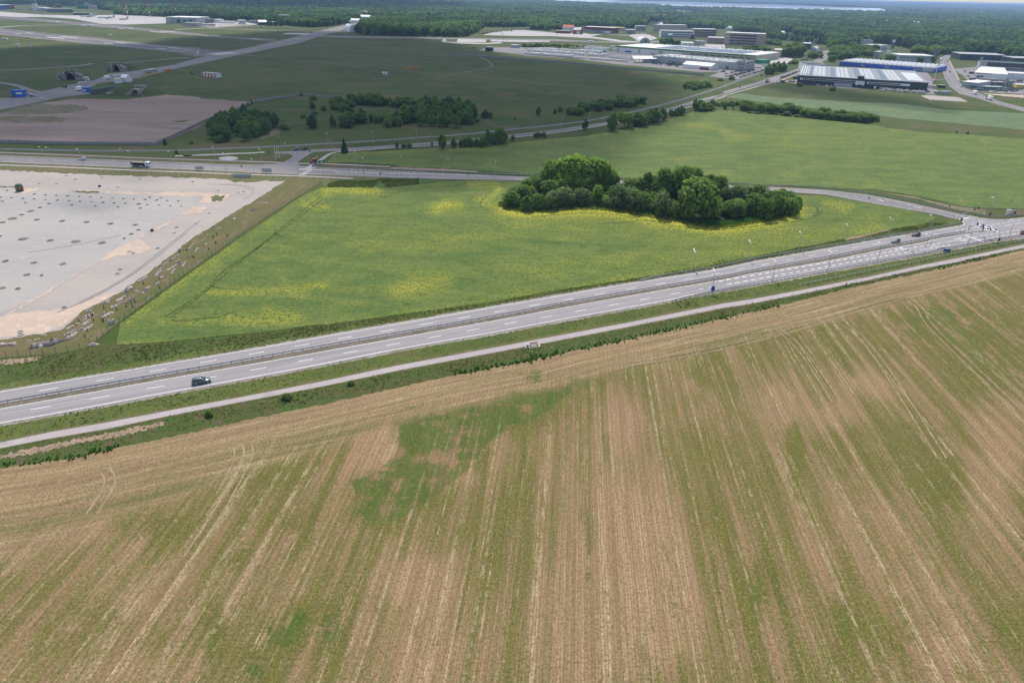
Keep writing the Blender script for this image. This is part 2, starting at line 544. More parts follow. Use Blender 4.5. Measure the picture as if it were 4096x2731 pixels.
# ------------------------------------------------------------------ ground sheets
def polyline_dist(q, pl):
    """distance of many points q (n,2) to a polyline and arc length of the nearest point"""
    pl = np.array(pl, float)
    best = np.full(len(q), 1e18); arc = np.zeros(len(q)); acc = 0.0
    for i in range(len(pl) - 1):
        a, b = pl[i], pl[i + 1]
        d = b - a; L = max(1e-9, float(np.hypot(*d)))
        t = np.clip(((q - a) @ d) / (L * L), 0, 1)
        dd = np.hypot(*(q - (a + t[:, None] * d)).T)
        m = dd < best
        best[m] = dd[m]; arc[m] = acc + t[m] * L
        acc += L
    return best, arc


def inside(q, poly):
    poly = np.array(poly, float)
    x, y = q[:, 0], q[:, 1]
    r = np.zeros(len(q), bool)
    j = len(poly) - 1
    for i in range(len(poly)):
        xi, yi = poly[i]; xj, yj = poly[j]
        c = ((yi > y) != (yj > y)) & (x < (xj - xi) * (y - yi) / ((yj - yi) if yj != yi else 1e-9) + xi)
        r ^= c
        j = i
    return r


def densify(poly, step, jit=0.0, closed=True):
    out = []
    n = len(poly)
    for i in range(n if closed else n - 1):
        a = Vector(poly[i]); b = Vector(poly[(i + 1) % n])
        k = max(1, int((b - a).length / step))
        nrm = Vector((-(b - a).y, (b - a).x)).normalized() if (b - a).length > 0 else Vector((0, 0))
        for s in range(k):
            p = a.lerp(b, s / k)
            if jit and s: p = p + nrm * random.uniform(-jit, jit)
            out.append((p.x, p.y))
    if not closed: out.append(tuple(poly[-1]))
    return out


def sheet(name, poly, mat, z, step=0, jit=0.0, edge_step=40, kind='structure', paint=None, uv=None, zf=None):
    """one flat sheet of ground outlined in survey coordinates"""
    pl = densify(poly, edge_step, jit) if jit or step else list(poly)
    v = [Vector(p) for p in pl]
    nb = len(v)
    if step:
        a = np.array(pl)
        x0, y0 = a.min(0); x1, y1 = a.max(0)
        gx, gy = np.meshgrid(np.arange(x0, x1, step), np.arange(y0, y1, step * .6))
        q = np.stack([gx.ravel(), gy.ravel()], 1)
        q[:, 0] += (np.arange(len(q)) // gx.shape[1] % 2) * step * .5
        q = q[inside(q, a)]
        d, _ = polyline_dist(q, pl + [pl[0]])
        v += [Vector(p) for p in q[d > step * .3]]
    vs, es, fs = delaunay_2d_cdt(v, [], [list(range(nb))], 1, 1e-4)[:3]
    me = bpy.data.meshes.new(name)
    co = [G(p.x, p.y, z) for p in vs]
    if zf:
        co = [Vector((c.x, c.y, z + zf(p.x, p.y))) for c, p in zip(co, vs)]
    me.from_pydata([tuple(c) for c in co], [], [tuple(f) for f in fs])
    # all faces up
    if len(me.polygons) and sum(p.normal.z for p in me.polygons) < 0:
        me.flip_normals()
    me.materials.append(MATS[mat])
    q = np.array([(p.x, p.y) for p in vs])
    if paint:
        for an, val in paint(q).items():
            at = me.attributes.new(an, 'FLOAT', 'POINT')
            at.data.foreach_set('value', np.asarray(val, np.float32))
    if uv:
        w = uv(q, np.array([(c.x, c.y) for c in co]))
        lay = me.uv_layers.new(name=w[0])
        vi = np.zeros(len(me.loops), np.int32); me.loops.foreach_get('vertex_index', vi)
        lay.data.foreach_set('uv', w[1][vi].astype(np.float32).ravel())
    o = link_mesh(name, me)
    o['kind'] = kind
    return o


def bloom(strokes, lo=0.0):
    def f(q):
        v = np.full(len(q), lo)
        for w, s, pl in strokes:
            d, _ = polyline_dist(q, pl)
            v = np.maximum(v, s * np.exp(-(d / w) ** 2))
        return {'bloom': v}
    return f


def smooth_line(w, k=1):
    """Chaikin rounding of a world polyline"""
    for _ in range(k):
        o = [w[0]]
        for a, b in zip(w[:-1], w[1:]):
            o += [a.lerp(b, .25), a.lerp(b, .75)]
        w = o + [w[-1]]
    return w


def offset_line(w, d):
    out = []
    for i, p in enumerate(w):
        t = (w[min(i + 1, len(w) - 1)] - w[max(i - 1, 0)]); t.z = 0
        t.normalize()
        out.append(p + Vector((-t.y, t.x, 0)) * d)
    return out


def resample(w, step):
    out = [w[0].copy()]; acc = 0.0
    for a, b in zip(w[:-1], w[1:]):
        L = (b - a).length; s = step - acc
        while s <= L:
            out.append(a.lerp(b, s / L)); s += step
        acc = (acc + L) % step if L else acc
    return out


def ribbon(mb, w, half, z, jit=0.0):
    """flat band of given half width along a world polyline"""
    a = offset_line(w, half); b = offset_line(w, -half)
    vs = []
    for p, q in zip(a, b):
        j1 = random.uniform(-jit, jit); j2 = random.uniform(-jit, jit)
        d = (p - q).normalized()
        vs += [(p.x + d.x * j1, p.y + d.y * j1, z), (q.x + d.x * j2, q.y + d.y * j2, z)]
    mb.add(vs, [(2 * i, 2 * i + 1, 2 * i + 3, 2 * i + 2) for i in range(len(w) - 1)])


def band(name, text, half, mat, z, ext=(700, 700), jit=0.0, rounded=1, step=None, kind='structure'):
    pl = pts(text) if isinstance(text, str) else text
    w = [G(*p) for p in (extend(pl, *ext) if ext else pl)]
    w = smooth_line(w, rounded)
    if step: w = resample(w, step)
    mb = MB(); ribbon(mb, w, half, z, jit)
    o = mb.build(name, MATS[mat])
    if o.data.polygons and o.data.polygons[0].normal.z < 0: o.data.flip_normals()
    o['kind'] = kind
    return o


def dashes(mb, w, on, off, half, z, skip=0.0):
    w = resample(w, .5)
    i = int(skip / .5)
    n1 = int(on / .5); n2 = int((on + off) / .5)
    while i + n1 < len(w):
        ribbon(mb, w[i:i + n1 + 1], half, z)
        i += n2


# ---- base ground: one sheet to the horizon
mb = MB()
rings = [0, 60, 140, 300, 700, 1500, 3500, 9000, 22000, 60000]
nseg = 48
vs = [(0, 200, 0)]
for r in rings[1:]:
    vs += [(r * math.cos(2 * math.pi * k / nseg), 200 + r * math.sin(2 * math.pi * k / nseg), 0) for k in range(nseg)]
fs = [(0, 1 + k, 1 + (k + 1) % nseg) for k in range(nseg)]
for i in range(len(rings) - 2):
    for k in range(nseg):
        k2 = (k + 1) % nseg
        fs.append((1 + i * nseg + k, 1 + (i + 1) * nseg + k, 1 + (i + 1) * nseg + k2, 1 + i * nseg + k2))
mb.add(vs, fs)
mb.build('ground', MATS['airfield_grass'])['kind'] = 'structure'

# ---- foreground stubble field
EDGE = pts('a 0 1110 600 1030 1300 880 2000 730 2352 650; b 500 1020 1000 910 1700 750 2352 625; c 500 1050 900 950 1400 850 2000 720 2352 640; d 500 980 1100 850 1600 720 2352 555')
EDGE_X = extend(EDGE, 900, 1500)
edge_w = [G(*p).xy for p in EDGE_X]
GREEN = [  # centre, radii (survey units), strength
    (Y, rx, ry, s) for Y, rx, ry, s in (
        (P('Y', 640, 760), 90, 52, 1.15), (P('Y', 800, 690), 50, 90, 1.0), (P('Y', 1330, 620), 130, 34, 1.15), (P('Y', 1570, 540), 95, 30, 1.25),
        (P('Y', 1130, 900), 40, 55, 1.1), (P('Y', 980, 880), 26, 60, .9), (P('Y', 520, 900), 34, 60, .8), (P('Y', 1180, 200), 60, 22, .5),
        (P('Y', 1500, 400), 130, 26, .8), (P('Y', 1880, 270), 140, 24, .8), (P('Y', 560, 520), 60, 16, .7), (P('Y', 430, 1090), 26, 50, 1.0),
        (P('Y', 540, 1120), 24, 50, .9), (P('Y', 340, 1420), 80, 60, 1.15), (P('Y', 580, 1320), 80, 36, 1.0), (P('Y', 230, 1320), 50, 60, .8),
        (P('Y', 700, 1110), 30, 14, .7), (P('Y', 130, 1480), 50, 40, .6), (P('W', 1300, 1190), 75, 55, 1.1), (P('W', 1520, 1170), 40, 70, 1.15),
        (P('W', 1180, 1330), 60, 60, .8), (P('W', 980, 1180), 40, 90, .7), (P('W', 1380, 1110), 40, 40, .8), (P('W', 1100, 840), 60, 45, .5),
        (P('W', 700, 700), 140, 60, .45), (P('W', 400, 1150), 300, 120, .18), (P('W', 1200, 450), 200, 80, .35), (P('W', 1330, 700), 120, 90, .3),
        (P('X', 1650, 300), 300, 110, .5), (P('X', 1500, 230), 120, 60, .45), (P('X', 1100, 260), 160, 60, .3), (P('X', 1750, 440), 200, 90, .4),
        (P('X', 690, 430), 60, 90, .35), (P('X', 1500, 760), 200, 120, .2), (P('X', 880, 1240), 40, 120, .6), (P('X', 1030, 720), 30, 140, .5),
        (P('X', 1560, 860), 60, 80, .55), (P('X', 1750, 1380), 110, 60, .5), (P('X', 1200, 1350), 60, 190, .45), (P('X', 60, 450), 120, 30, .7),
        (P('X', 1420, 1450), 160, 120, .3),
        (P('Y', 780, 1050), 120, 60, -.75), (P('Y', 1000, 620), 50, 30, -.6), (P('Y', 1080, 720), 60, 24, -.5), (P('Y', 250, 800), 90, 110, -.6),
        (P('Y', 560, 1000), 70, 30, -.6), (P('X', 400, 1100), 170, 260, -.5), (P('X', 250, 1350), 190, 220, -.55), (P('X', 560, 1300), 120, 260, -.4),
        (P('X', 400, 640), 60, 90, -.5), (P('X', 980, 560), 90, 100, -.5), (P('X', 1150, 600), 110, 60, -.35), (P('W', 1930, 960), 110, 90, -.55),
        (P('W', 1980, 1250), 150, 200, -.4), (P('W', 330, 700), 160, 60, -.45), (P('W', 60, 800), 110, 90, -.3), (P('X', 1750, 800), 110, 240, -.3),
        (P('X', 1580, 1440), 90, 90, -.3), (P('W', 700, 1350), 300, 80, -.15), (P('X', 1300, 480), 120, 50, -.3))]


def stubble_paint(q):
    v = np.zeros(len(q))
    for (cx, cy), rx, ry, s in GREEN:
        v += s * np.exp(-(((q[:, 0] - cx) / rx) ** 2 + ((q[:, 1] - cy) / ry) ** 2))
    w = np.array([tuple(G(*p).xy) for p in q])
    d, _ = polyline_dist(w, edge_w)
    # headland about 17 m wide, wider towards the left
    wid = 15 + 13 * np.clip((1500 - q[:, 0]) / 1500, 0, 1)
    pp = pts('Y 330 560 620 515 900 540 1200 430 1600 345 1900 240 2200 170 2240 230 1950 400 1750 560 1500 650 1280 790 1150 930 1050 1080 850 1230 720 1330 560 1430 350 1550 180 1520 40 1440 60 1280 0 1170 200 1120 330 1010 440 870 440 690')
    dp, _ = polyline_dist(q, pp + [pp[0]])
    pch = np.clip(.5 + np.where(inside(q, pp), dp, -dp) / 45, 0, 1)
    for (cx, cy), rx, ry in ((P('W', 1300, 1180), 70, 50), (P('W', 1520, 1170), 32, 70), (P('W', 1180, 1340), 50, 50)):
        pch = np.maximum(pch, 1.0 * np.exp(-(((q[:, 0] - cx) / rx) ** 2 + ((q[:, 1] - cy) / ry) ** 2)))
    return {'tint': v * np.where(v < 0, 1.15, .8), 'headland': np.clip(1.35 - d / wid, 0, 1), 'wetpatch': pch}


def edge_uv(q, w):
    d, a = polyline_dist(w, edge_w)
    return 'edge', np.stack([a, d], 1)


field_poly = EDGE_X + [(5600, 3700), (-1500, 3700)]
sheet('field', field_poly, 'stubble', .05, step=20, jit=3.0, edge_step=14, paint=stubble_paint, uv=edge_uv)

# ---- the highway
N_LINE = pts('a 0 397 700 280 1500 145 2150 37; b 700 345 1400 225 2352 60; c 700 450 1400 330 1900 252 2352 177; d 700 480 1160 397 1600 320 2000 247 2352 192')
N_BAR = pts('a 0 508 700 385 1500 245 2352 98; b 700 440 1400 320 2352 155; c 700 530 1400 412 2352 255; d 700 560 1400 435 2000 318 2352 258')
S_IN = pts('a 0 557 700 432 1500 287 2352 140; b 700 487 1400 360 2352 190; c 700 572 1400 445 2352 282; d 700 583 1400 470 2000 345 2352 285')
S_OUT = pts('a 0 690 700 565 1500 415 2352 262; b 700 600 1400 460 2352 293; c 700 675 1400 550 2000 440; d 0 810 200 768 700 680 1400 553 2000 443 2352 384')
S_OUT_E = pts('e 0 1330 600 1220 1200 1100 1800 990 2352 915')
N_LINE_E = pts('e 0 935 400 868 900 785 1100 750')


def shift(pl, dy): return [(x, y + dy) for x, y in pl]


s_out_all = extend([p for p in S_OUT if p[0] < 3600] + S_OUT_E[0:], 900, 1200)
n_line_all = extend(N_LINE + N_LINE_E, 900, 0)
SIDE_LO = pts('Q 0 600 700 628 1200 640 1800 650 2200 662; R 300 474 680 487; S 1340 534 1960 574 2352 600; T 500 325 1000 414 1340 470 1560 530; e 1110 600 1165 640')
SIDE_UP = pts('Q 250 524 700 546 1200 570 1700 592 2200 616; R 680 433; S 1330 486 1600 498 2352 537; T 500 232 1000 327 1500 440; e 1300 530 1500 570 1700 600 2000 612 2352 572')
side_up_x = extend(SIDE_UP, 0, 1200)
hw = n_line_all + pts('e 1180 735 1218 705 1205 670 1165 640')
road_poly = hw + list(reversed(side_up_x))[:0]
# gravel shoulders under both carriageways
sheet('road_shoulder', shift(n_line_all, -9) + list(reversed(shift(s_out_all, 12))), 'shoulder', .06, step=0, jit=2.2, edge_step=9)


def lane_uv_factory(ref):
    wref = [G(*p).xy for p in ref]

    def f(q, w):
        d, a = polyline_dist(w, wref)
        return 'lane', np.stack([d, a], 1)
    return f


# carriageways and the junction in one piece of asphalt
junction = n_line_all + pts('e 1180 735 1218 705 1205 670 1165 640') + [pts('T 1560 530')[0]]
lane_ref = extend(N_LINE + N_LINE_E, 900, 1400)
main_poly = shift(n_line_all, -3) + pts('e 1150 738 1190 715 1200 690 1160 655') + pts('e 1300 535 1500 570 1700 600 2000 612 2352 572') + [tuple(side_up_x[-1])] + list(reversed(shift(s_out_all, 3)))
sheet('highway', main_poly, 'highway_asphalt', .09, step=60, edge_step=60, uv=lane_uv_factory(lane_ref))
med_end = pts('e 1280 855 1500 824 1590 825 1600 835 1500 850')
med = extend(N_BAR, 900, 0) + pts('e 700 940 1280 855 1500 824 1585 826') + list(reversed(extend(shift(S_IN, -3), 900, 0) + pts('e 600 985 1200 885 1500 843 1570 838')))
sheet('median_strip', med, 'median_soil', .12, jit=1.0, edge_step=12)

# markings
mk = MB()
Z1 = .125


def wline(pl, ext=None, r=1):
    return smooth_line([G(*p) for p in (extend(pl, *ext) if ext else pl)], r)


for pl, ext in ((N_LINE + N_LINE_E, (900, 0)), (S_IN + pts('e 600 995 1200 897 1500 852 1700 820'), (900, 0)), (S_OUT, (900, 0))):
    ribbon(mk, wline(pl, ext), .13, Z1)
NC = pts('a 205 417 1150 253 1990 105; b 800 375 1500 255 2150 145; c 630 510 1195 413 1710 325 2185 242; d 520 553 1135 437 1670 335 2190 245; e 155 972 480 920 810 868')
SC = pts('a 35 610 530 523 1010 437 1465 353 2310 203; b 370 597 760 527 1125 460 1500 393 1830 332 2165 272; c 365 685 675 630 965 577 1255 525 1520 478 1785 430 2035 385 2270 345; d 155 738 395 695')
dashes(mk, wline(NC, (700, 0)), 4, 8, .13, Z1)
dashes(mk, wline(SC, (700, 0)), 4, 8, .13, Z1)
for tx in ('d 410 652 780 588 1130 525 1530 455 1900 392 2240 330; e 35 1182 265 1142 600 1085 830 1045', 'd 490 678 870 612 1290 535 1680 465 2050 400 2350 350; e 90 1243 325 1203 665 1143 1000 1085'):
    dashes(mk, wline(pts(tx)), 2, 1.5, .22, Z1)
for tx in ('e 1050 830 1300 790 1600 745', 'e 1400 750 1700 720 2000 672 2352 620', 'e 1400 950 1700 900 2000 850 2352 790', 'e 1520 995 1800 945 2100 895 2352 850', 'e 1350 595 1500 635 1700 700'):
    dashes(mk, wline(pts(tx), None), 2, 1.5, .16, Z1)
ribbon(mk, wline(pts('e 810 1050 1340 962')), .13, Z1)
ribbon(mk, wline(pts('e 1235 908 1600 1045'), None, 0), .4, Z1)
ribbon(mk, wline(pts('e 1120 612 1305 578'), None, 0), .4, Z1)
ribbon(mk, wline(pts('e 1165 640 1205 665 1220 695 1200 722 1150 742 1100 750'), None, 1), .12, Z1)
ribbon(mk, wline(pts('e 1500 852 1640 830 1740 800 1745 765 1725 735'), None, 1), .14, Z1)
for k in range(4):
    ribbon(mk, wline([P('e', 1580 + 45 * k, 795 - 2 * k), P('e', 1655 + 30 * k, 832 - 8 * k)], None, 0), .2, Z1)
ribbon(mk, wline(pts('e 1980 735 2140 700 2352 675'), (0, 300), 0), .12, Z1)
ribbon(mk, wline(pts('e 1980 735 2352 765'), (0, 300), 0), .12, Z1)
ribbon(mk, wline(pts('e 1300 533 1500 572 1700 603 2000 615 2352 574')), .1, Z1)
# side road lines
ribbon(mk, wline(shift(SIDE_UP[0:14], 3)), .1, Z1)
ribbon(mk, wline(shift(SIDE_LO, -3), (0, 0)), .1, Z1)
dashes(mk, wline(pts('R 0 440 680 460; S 1340 510 1800 525 2352 565; T 0 215 500 280 640 300')), 2, 3, .1, Z1)
ribbon(mk, wline(pts('T 700 285 1000 350 1560 480')), .1, Z1)
dashes(mk, wline(pts('T 450 262 720 300 980 350 1200 400')), 2, 3, .12, Z1)


def arrow(mb, x, y, dx, dy, L=5.0):
    a = G(x, y); b = G(x + dx, y + dy)
    d = (b - a).normalized(); n = Vector((-d.y, d.x, 0))
    p = lambda s, t: tuple(a + d * s + n * t + Vector((0, 0, Z1)))
    mb.add([p(0, -.16), p(L * .62, -.16), p(L * .62, .16), p(0, .16)], [(0, 1, 2, 3)])
    mb.add([p(L * .6, -.6), p(L, 0), p(L * .6, .6)], [(0, 1, 2)])


for x, y in ((475, 1080), (580, 1123), (705, 1172), (1025, 988), (1130, 1027), (1260, 1078), (5, 1222), (130, 1272)):
    arrow(mk, *P('e', x, y), 20, -3.4)
for x, y in ((825, 880), (890, 908), (965, 942), (1180, 822), (1250, 850), (1325, 878)):
    arrow(mk, *P('T', x, y), 20, -3.4)
for x, y in ((575, 278), (600, 296), (1050, 368), (1045, 382), (1540, 478)):
    arrow(mk, *P('T', x, y), 20, 3.5, 4)
o = mk.build('road_marking', MATS['road_paint']); o['kind'] = 'structure'

# ---- side road (behind the grove) and the road on the left
left_up = pts('N 0 212 1000 250 2352 303; O 500 462 1000 470 1180 462 1240 450 1330 412 1385 370 1370 350 1300 342')
LEFT_UP = pts('N 0 212 1000 250 2352 303; O 500 462 1000 470 1180 462 1240 450')
LEFT_LO = pts('N 0 290 1000 335 2352 383; O 600 547 1100 568 1440 580 1800 588; Q 0 600')
jn = pts('O 1300 425 1360 392 1388 365 1370 350 1330 342 1170 338 1170 316 1500 300 1640 287 1640 318 1560 358 1440 440 1445 462 1480 476 1600 490 2100 514 2340 524; Q 250 524')
sheet('road', extend(LEFT_UP, 900, 0) + jn + SIDE_UP[1:] [:0] + list(reversed(extend(LEFT_LO, 900, 0))), 'asphalt_old', .07, edge_step=60, step=50)
sheet('side_road', SIDE_UP[:13] + pts('e 1290 535 1165 640') + list(reversed(SIDE_LO)), 'asphalt_old', .07, step=50, edge_step=60)
mk = MB(); Z2 = .105
ribbon(mk, wline(shift(LEFT_UP, 1.5), (900, 0)), .12, Z2)
ribbon(mk, wline(shift(LEFT_LO, -1.5), (900, 0)), .12, Z2)
ribbon(mk, wline(pts('N 0 247 1000 288 2352 342; O 500 505 780 512'), (900, 0)), .13, Z2)
dashes(mk, wline(pts('N 0 230 1000 268 2352 322; O 700 490'), (600, 0)), 3, 9, .12, Z2)
dashes(mk, wline(pts('N 0 268 1000 312 2352 362; O 600 527 1100 545'), (600, 0)), 3, 9, .12, Z2)
# hatched island of the side road
for k in range(34):
    t = k / 33
    x = 1860 + (3560 - 1860) * t
    y0 = 527 + 0.033 * (x - 1860); hgt = 40 - 34 * t
    yb = y0 + 8 + hgt
    ribbon(mk, wline([P('O', x, y0 + 8), P('O', x + 40 + 40 * (1 - t), yb)], None, 0), .17, Z2)
ribbon(mk, wline(pts('O 1860 538; Q 0 548 700 572 1500 600 2200 640')), .12, Z2)
ribbon(mk, wline(pts('Q 0 585 700 612 1500 612 2200 642')), .1, Z2)
dashes(mk, wline(pts('Q 0 520 500 545 1200 575 2200 625')), 2, 3, .1, Z2)
# zebra crossing
for k in range(7):
    ribbon(mk, wline([P('O', 1515 + 12 * k, 587 - 8 * k), P('O', 1575 + 12 * k, 590 - 8 * k)][:0] or [P('O', 1455 + 17 * k, 589 - 9.0 * k), P('O', 1525 + 15 * k, 589 - 9.0 * k)], None, 0), .28, Z2)
for k in range(5):
    ribbon(mk, wline([P('O', 1545 + 10 * k, 521 - 7 * k), P('O', 1612 + 10 * k, 521 - 7 * k)], None, 0), .28, Z2)
o = mk.build('road_marking', MATS['worn_paint']); o['kind'] = 'structure'
for nm, tx in (('traffic_island', 'O 1460 520 1475 514 1900 532 1900 540 1470 528'),):
    sheet(nm, pts(tx), 'pale_concrete', .115)

# main road running away to the depot
FAR_UP = pts('O 1640 287 1950 275 2352 250; Q 700 222 1300 178 1850 120 2352 65; K 950 703 1660 548 2000 445 2352 365; L 300 395 700 285 890 225 1000 190 1220 120 1310 85 1480 0; E 1560 800 1640 735 1662 680')
FAR_LO = pts('O 1640 318 1950 305 2352 278; Q 700 245 1300 200 1850 142 2352 90; K 950 728 1660 575 2080 460 2352 395; L 200 470 560 360 870 285 1000 262 1100 215 1420 105 1640 0; E 1720 790 1760 680')
sheet('road', FAR_UP + list(reversed(FAR_LO)), 'asphalt_old', .08, step=60, edge_step=60)
R2_R = pts('M 2352 612 2000 520 1730 410 1560 350 1460 240 1400 110; F 1385 900 1330 815 1350 785 1450 755')
R2_L = pts('M 2352 668 1950 560 1700 480 1480 428 1350 330 1280 220 1215 0; F 1210 850 1210 790 1300 743 1440 740')
sheet('road', extend(list(reversed(R2_R)), 0, 900) + list(reversed(extend(list(reversed(R2_L)), 0, 900))), 'asphalt_old', .08, step=50, edge_step=60)
mk = MB()
dashes(mk, wline(pts('M 1262 0 1330 170 1400 290 1560 400 1800 470 2352 640')), 6, 6, .15, .13)
dashes(mk, wline(pts('L 300 438 700 318 1000 225 1250 120 1500 20')), 6, 6, .15, .13)
mk.build('road_marking', MATS['worn_paint'])['kind'] = 'structure'
sheet('parking_lot', pts('L 120 190 480 40 880 -60 930 90 870 110 640 190 520 228 460 232 380 218'), 'asphalt_old', .06)
sheet('parking_lot', pts('E 560 1008 560 960 720 900 740 850 1000 760 1250 790 1190 860 1020 900 760 1008'), 'pale_concrete', .055)
sheet('yard', pts('L 1090 250 1290 290 1830 345; M 380 365 960 420 1130 440 1260 430 1100 330 1130 240 1060 160 1030 100; L 1700 60 1280 240'), 'asphalt_old', .055)
sheet('yard', pts('C 1510 595 1620 560 2352 560; D 600 600 1100 610 1500 650 2352 800 2352 850 2060 850 1560 800 1060 755 560 690 0 655; C 2000 640'), 'asphalt_old', .06)
sheet('yard', pts('M 1400 90 1700 60 2352 130 2352 430 1750 400 1600 250 1500 160'), 'asphalt_old', .055)
sheet('sand_patch', pts('M 960 452 1040 443 1470 475 1595 533 1080 508'), 'gravel', .05, jit=1, edge_step=12)
sheet('sand_patch', pts('M 1760 420 2352 440 2352 478 1900 440'), 'sand', .05, jit=1, edge_step=12)

# ---- paths
CYC_UP = pts('a 0 868 470 770 1000 680 1600 565 2352 425; b 700 760 1400 612 2352 437; c 700 820 1400 690 2352 500; d 700 820 1160 735 1800 610 2352 490; e 1200 1320 1800 1198 2352 1083')
CYC_LO = pts('a 0 922 470 830 1000 740 1600 615 2352 470; b 700 807 1400 660 2352 482; c 700 865 1400 730 2352 540; d 700 860 1160 770 1800 640 2352 522; e 1000 1430 1200 1388 1800 1258 2352 1145')
cyc = [((a[0] + b[0]) / 2, (a[1] + b[1]) / 2) for a, b in zip(CYC_UP, CYC_LO)]
sheet('cycle_path', extend(CYC_UP, 900, 1200) + list(reversed(extend(CYC_LO, 900, 1200))), 'path_asphalt', .10, edge_step=30, step=60)
sheet('grass_verge', shift(extend(s_out_all, 0, 0), 11) + list(reversed(extend(CYC_UP, 900, 1200))), 'verge_grass', .04)
sheet('path_shoulder', shift(extend(CYC_UP, 900, 1200), -9) + list(reversed(shift(extend(CYC_LO, 900, 1200), 5))), 'dry_grass', .07, jit=2.4, edge_step=12)
sheet('ditch', extend(CYC_LO, 900, 1200) + list(reversed(EDGE_X)), 'slope_grass', .03)
sheet('bare_bank', pts('a 0 985 250 930 620 855 1100 760 1540 672 1540 705 1100 815 640 895 280 985 0 1020'), 'loose_soil', .045, jit=5, edge_step=9)
band('path', 'N 0 325 1000 362 1700 395 2352 415; O 700 582 1450 600 2090 632', 1.1, 'path_asphalt', .085, ext=(700, 0))
band('path', 'N 0 178 1000 215 1700 245 2352 265; O 700 425 1250 445', 1.0, 'path_asphalt', .085, ext=(700, 0))
band('path', 'O 1440 455 1700 455 2352 487; Q 470 492', 1.1, 'path_asphalt', .085, ext=None)
band('path', 'O 1540 520 1610 470 1690 435 1800 350 1870 327 1960 312 2352 290; Q 300 282 750 258 1300 213 1880 150 2352 105; K 950 738 1660 585 1960 520 2352 405; L 300 457 560 385 900 290 1100 245 1400 115 1660 10', 1.3, 'path_asphalt', .095, ext=None)
band('path', 'F 1340 820 1380 900 1440 1014; M 1470 240', 1.0, 'path_asphalt', .085, ext=None)
band('path', 'M 1400 95 1500 97', 2, 'path_asphalt', .085, ext=None)
band('path', 'M 1440 150 1510 148', 2, 'path_asphalt', .085, ext=None)
band('path', 'M 1470 245 1600 262', 3, 'asphalt_old', .085, ext=None)
band('path', 'M 1160 235 1280 235', 3, 'asphalt_old', .085, ext=None)

# ---- railway
RAIL = pts('N 0 137 1000 160 1700 158 2352 150; O 300 290 1200 255 1600 232 2352 190; Q 700 160 1300 118 1850 60 2352 10; K 700 695 990 645 1570 515 1940 410 2352 280; L 400 290 700 180 890 110; E 1160 865 1350 800 1640 690')
band('track_bed', RAIL, 2.3, 'ballast', .06, ext=(800, 0))
mb = MB()
rw = wline(RAIL, (800, 0))
for s in (-.76, .76):
    a = offset_line(rw, s)
    for k in range(len(a) - 1):
        mb.tube([a[k] + Vector((0, 0, .28)), a[k + 1] + Vector((0, 0, .28))], .09, 4)
mb.build('railway_rail', MATS['rail_steel'])['kind'] = 'structure'
sl = MB()
rs = resample(rw, 1.4)
for i in range(1, min(len(rs) - 1, 900)):
    d = (rs[i + 1] - rs[i - 1]).normalized(); n = Vector((-d.y, d.x, 0))
    c = rs[i]
    q = [c + n * 1.3 + d * .18, c + n * 1.3 - d * .18, c - n * 1.3 - d * .18, c - n * 1.3 + d * .18]
    sl.add([(p.x, p.y, .07) for p in q] + [(p.x, p.y, .2) for p in q], [(4, 5, 6, 7), (0, 1, 5, 4), (1, 2, 6, 5), (2, 3, 7, 6), (3, 0, 4, 7)])
sl.build('railway_sleepers', MATS['white_paint' if 0 else 'concrete'])['kind'] = 'stuff'

# ---- airfield surfaces
sheet('runway', pts('A 0 338 1000 432 2000 545 2352 568; B 300 580 600 600 650 602 900 620 600 682 300 668 0 640; A 2240 640 1800 592 1000 517 0 412 -500 380 -500 300'), 'runway_asphalt', .08, step=40, edge_step=60)
sheet('taxiway', pts('A -500 190 0 200 250 205 900 262 1180 280 2352 398; B 400 420 1160 463 1170 492 800 464 0 402; A 1500 347 960 302 600 264 0 224 -500 200'), 'runway_asphalt', .075, step=60, edge_step=60)
sheet('taxiway', pts('H -400 460 0 420 130 415 450 350 850 260 1100 215 1300 130 1600 100 2100 20; B 0 755 330 672 650 602 900 555 1160 490 1300 463 1700 365 2050 284 2250 240 2330 215 2352 240 2300 262 2150 300 1900 378 1700 425 1500 500 900 622 600 682 0 812; H 1650 185 1160 245 1060 300 1050 370 700 412 450 470 0 562 -400 640'), 'asphalt_old', .09, step=50, edge_step=60)
sheet('airport_apron', pts('A -400 120 0 140 470 175 850 185 1390 178 1950 205 1950 278 1500 292 1200 286 850 224 500 202 250 206 0 195 -400 190'), 'pale_concrete', .085, step=60, edge_step=60)
sheet('airport_apron', pts('A 1950 270 2352 285; B 240 310 500 318 960 285 850 268 480 262 480 250 250 240 0 230; A 2352 230'), 'pale_concrete', .07)
band('taxiway', 'A 0 326 150 312 400 302 800 298 1180 292', 5, 'pale_concrete', .095, ext=(500, 0))
band('taxiway', 'B 0 352 350 335 500 325 800 308 960 290', 6, 'pale_concrete', .095, ext=None)
band('taxiway', 'B 350 335 1000 355 1680 373', 4, 'pale_concrete', .095, ext=None)
sheet('concrete_pad', pts('B 1250 406 1320 388 1590 392 1550 412'), 'pale_concrete', .095)
band('taxiway', 'B 1900 372 2060 378', 4, 'pale_concrete', .1, ext=None)
sheet('taxiway', pts('B 1690 420 2352 433; C 1300 450 2352 462; D 800 487 1340 490 1600 480 1600 500 1300 510 800 500 0 478; C 2352 478 1650 470 1260 463 0 447; B 1640 432'), 'asphalt_old', .08)
sheet('concrete_pad', pts('C 1270 462 1600 468 1598 500 1250 497'), 'pale_concrete', .1)
sheet('concrete_pad', pts('C 1650 470 2352 482 2352 495 2110 496 2090 500 1660 490'), 'pale_concrete', .1)
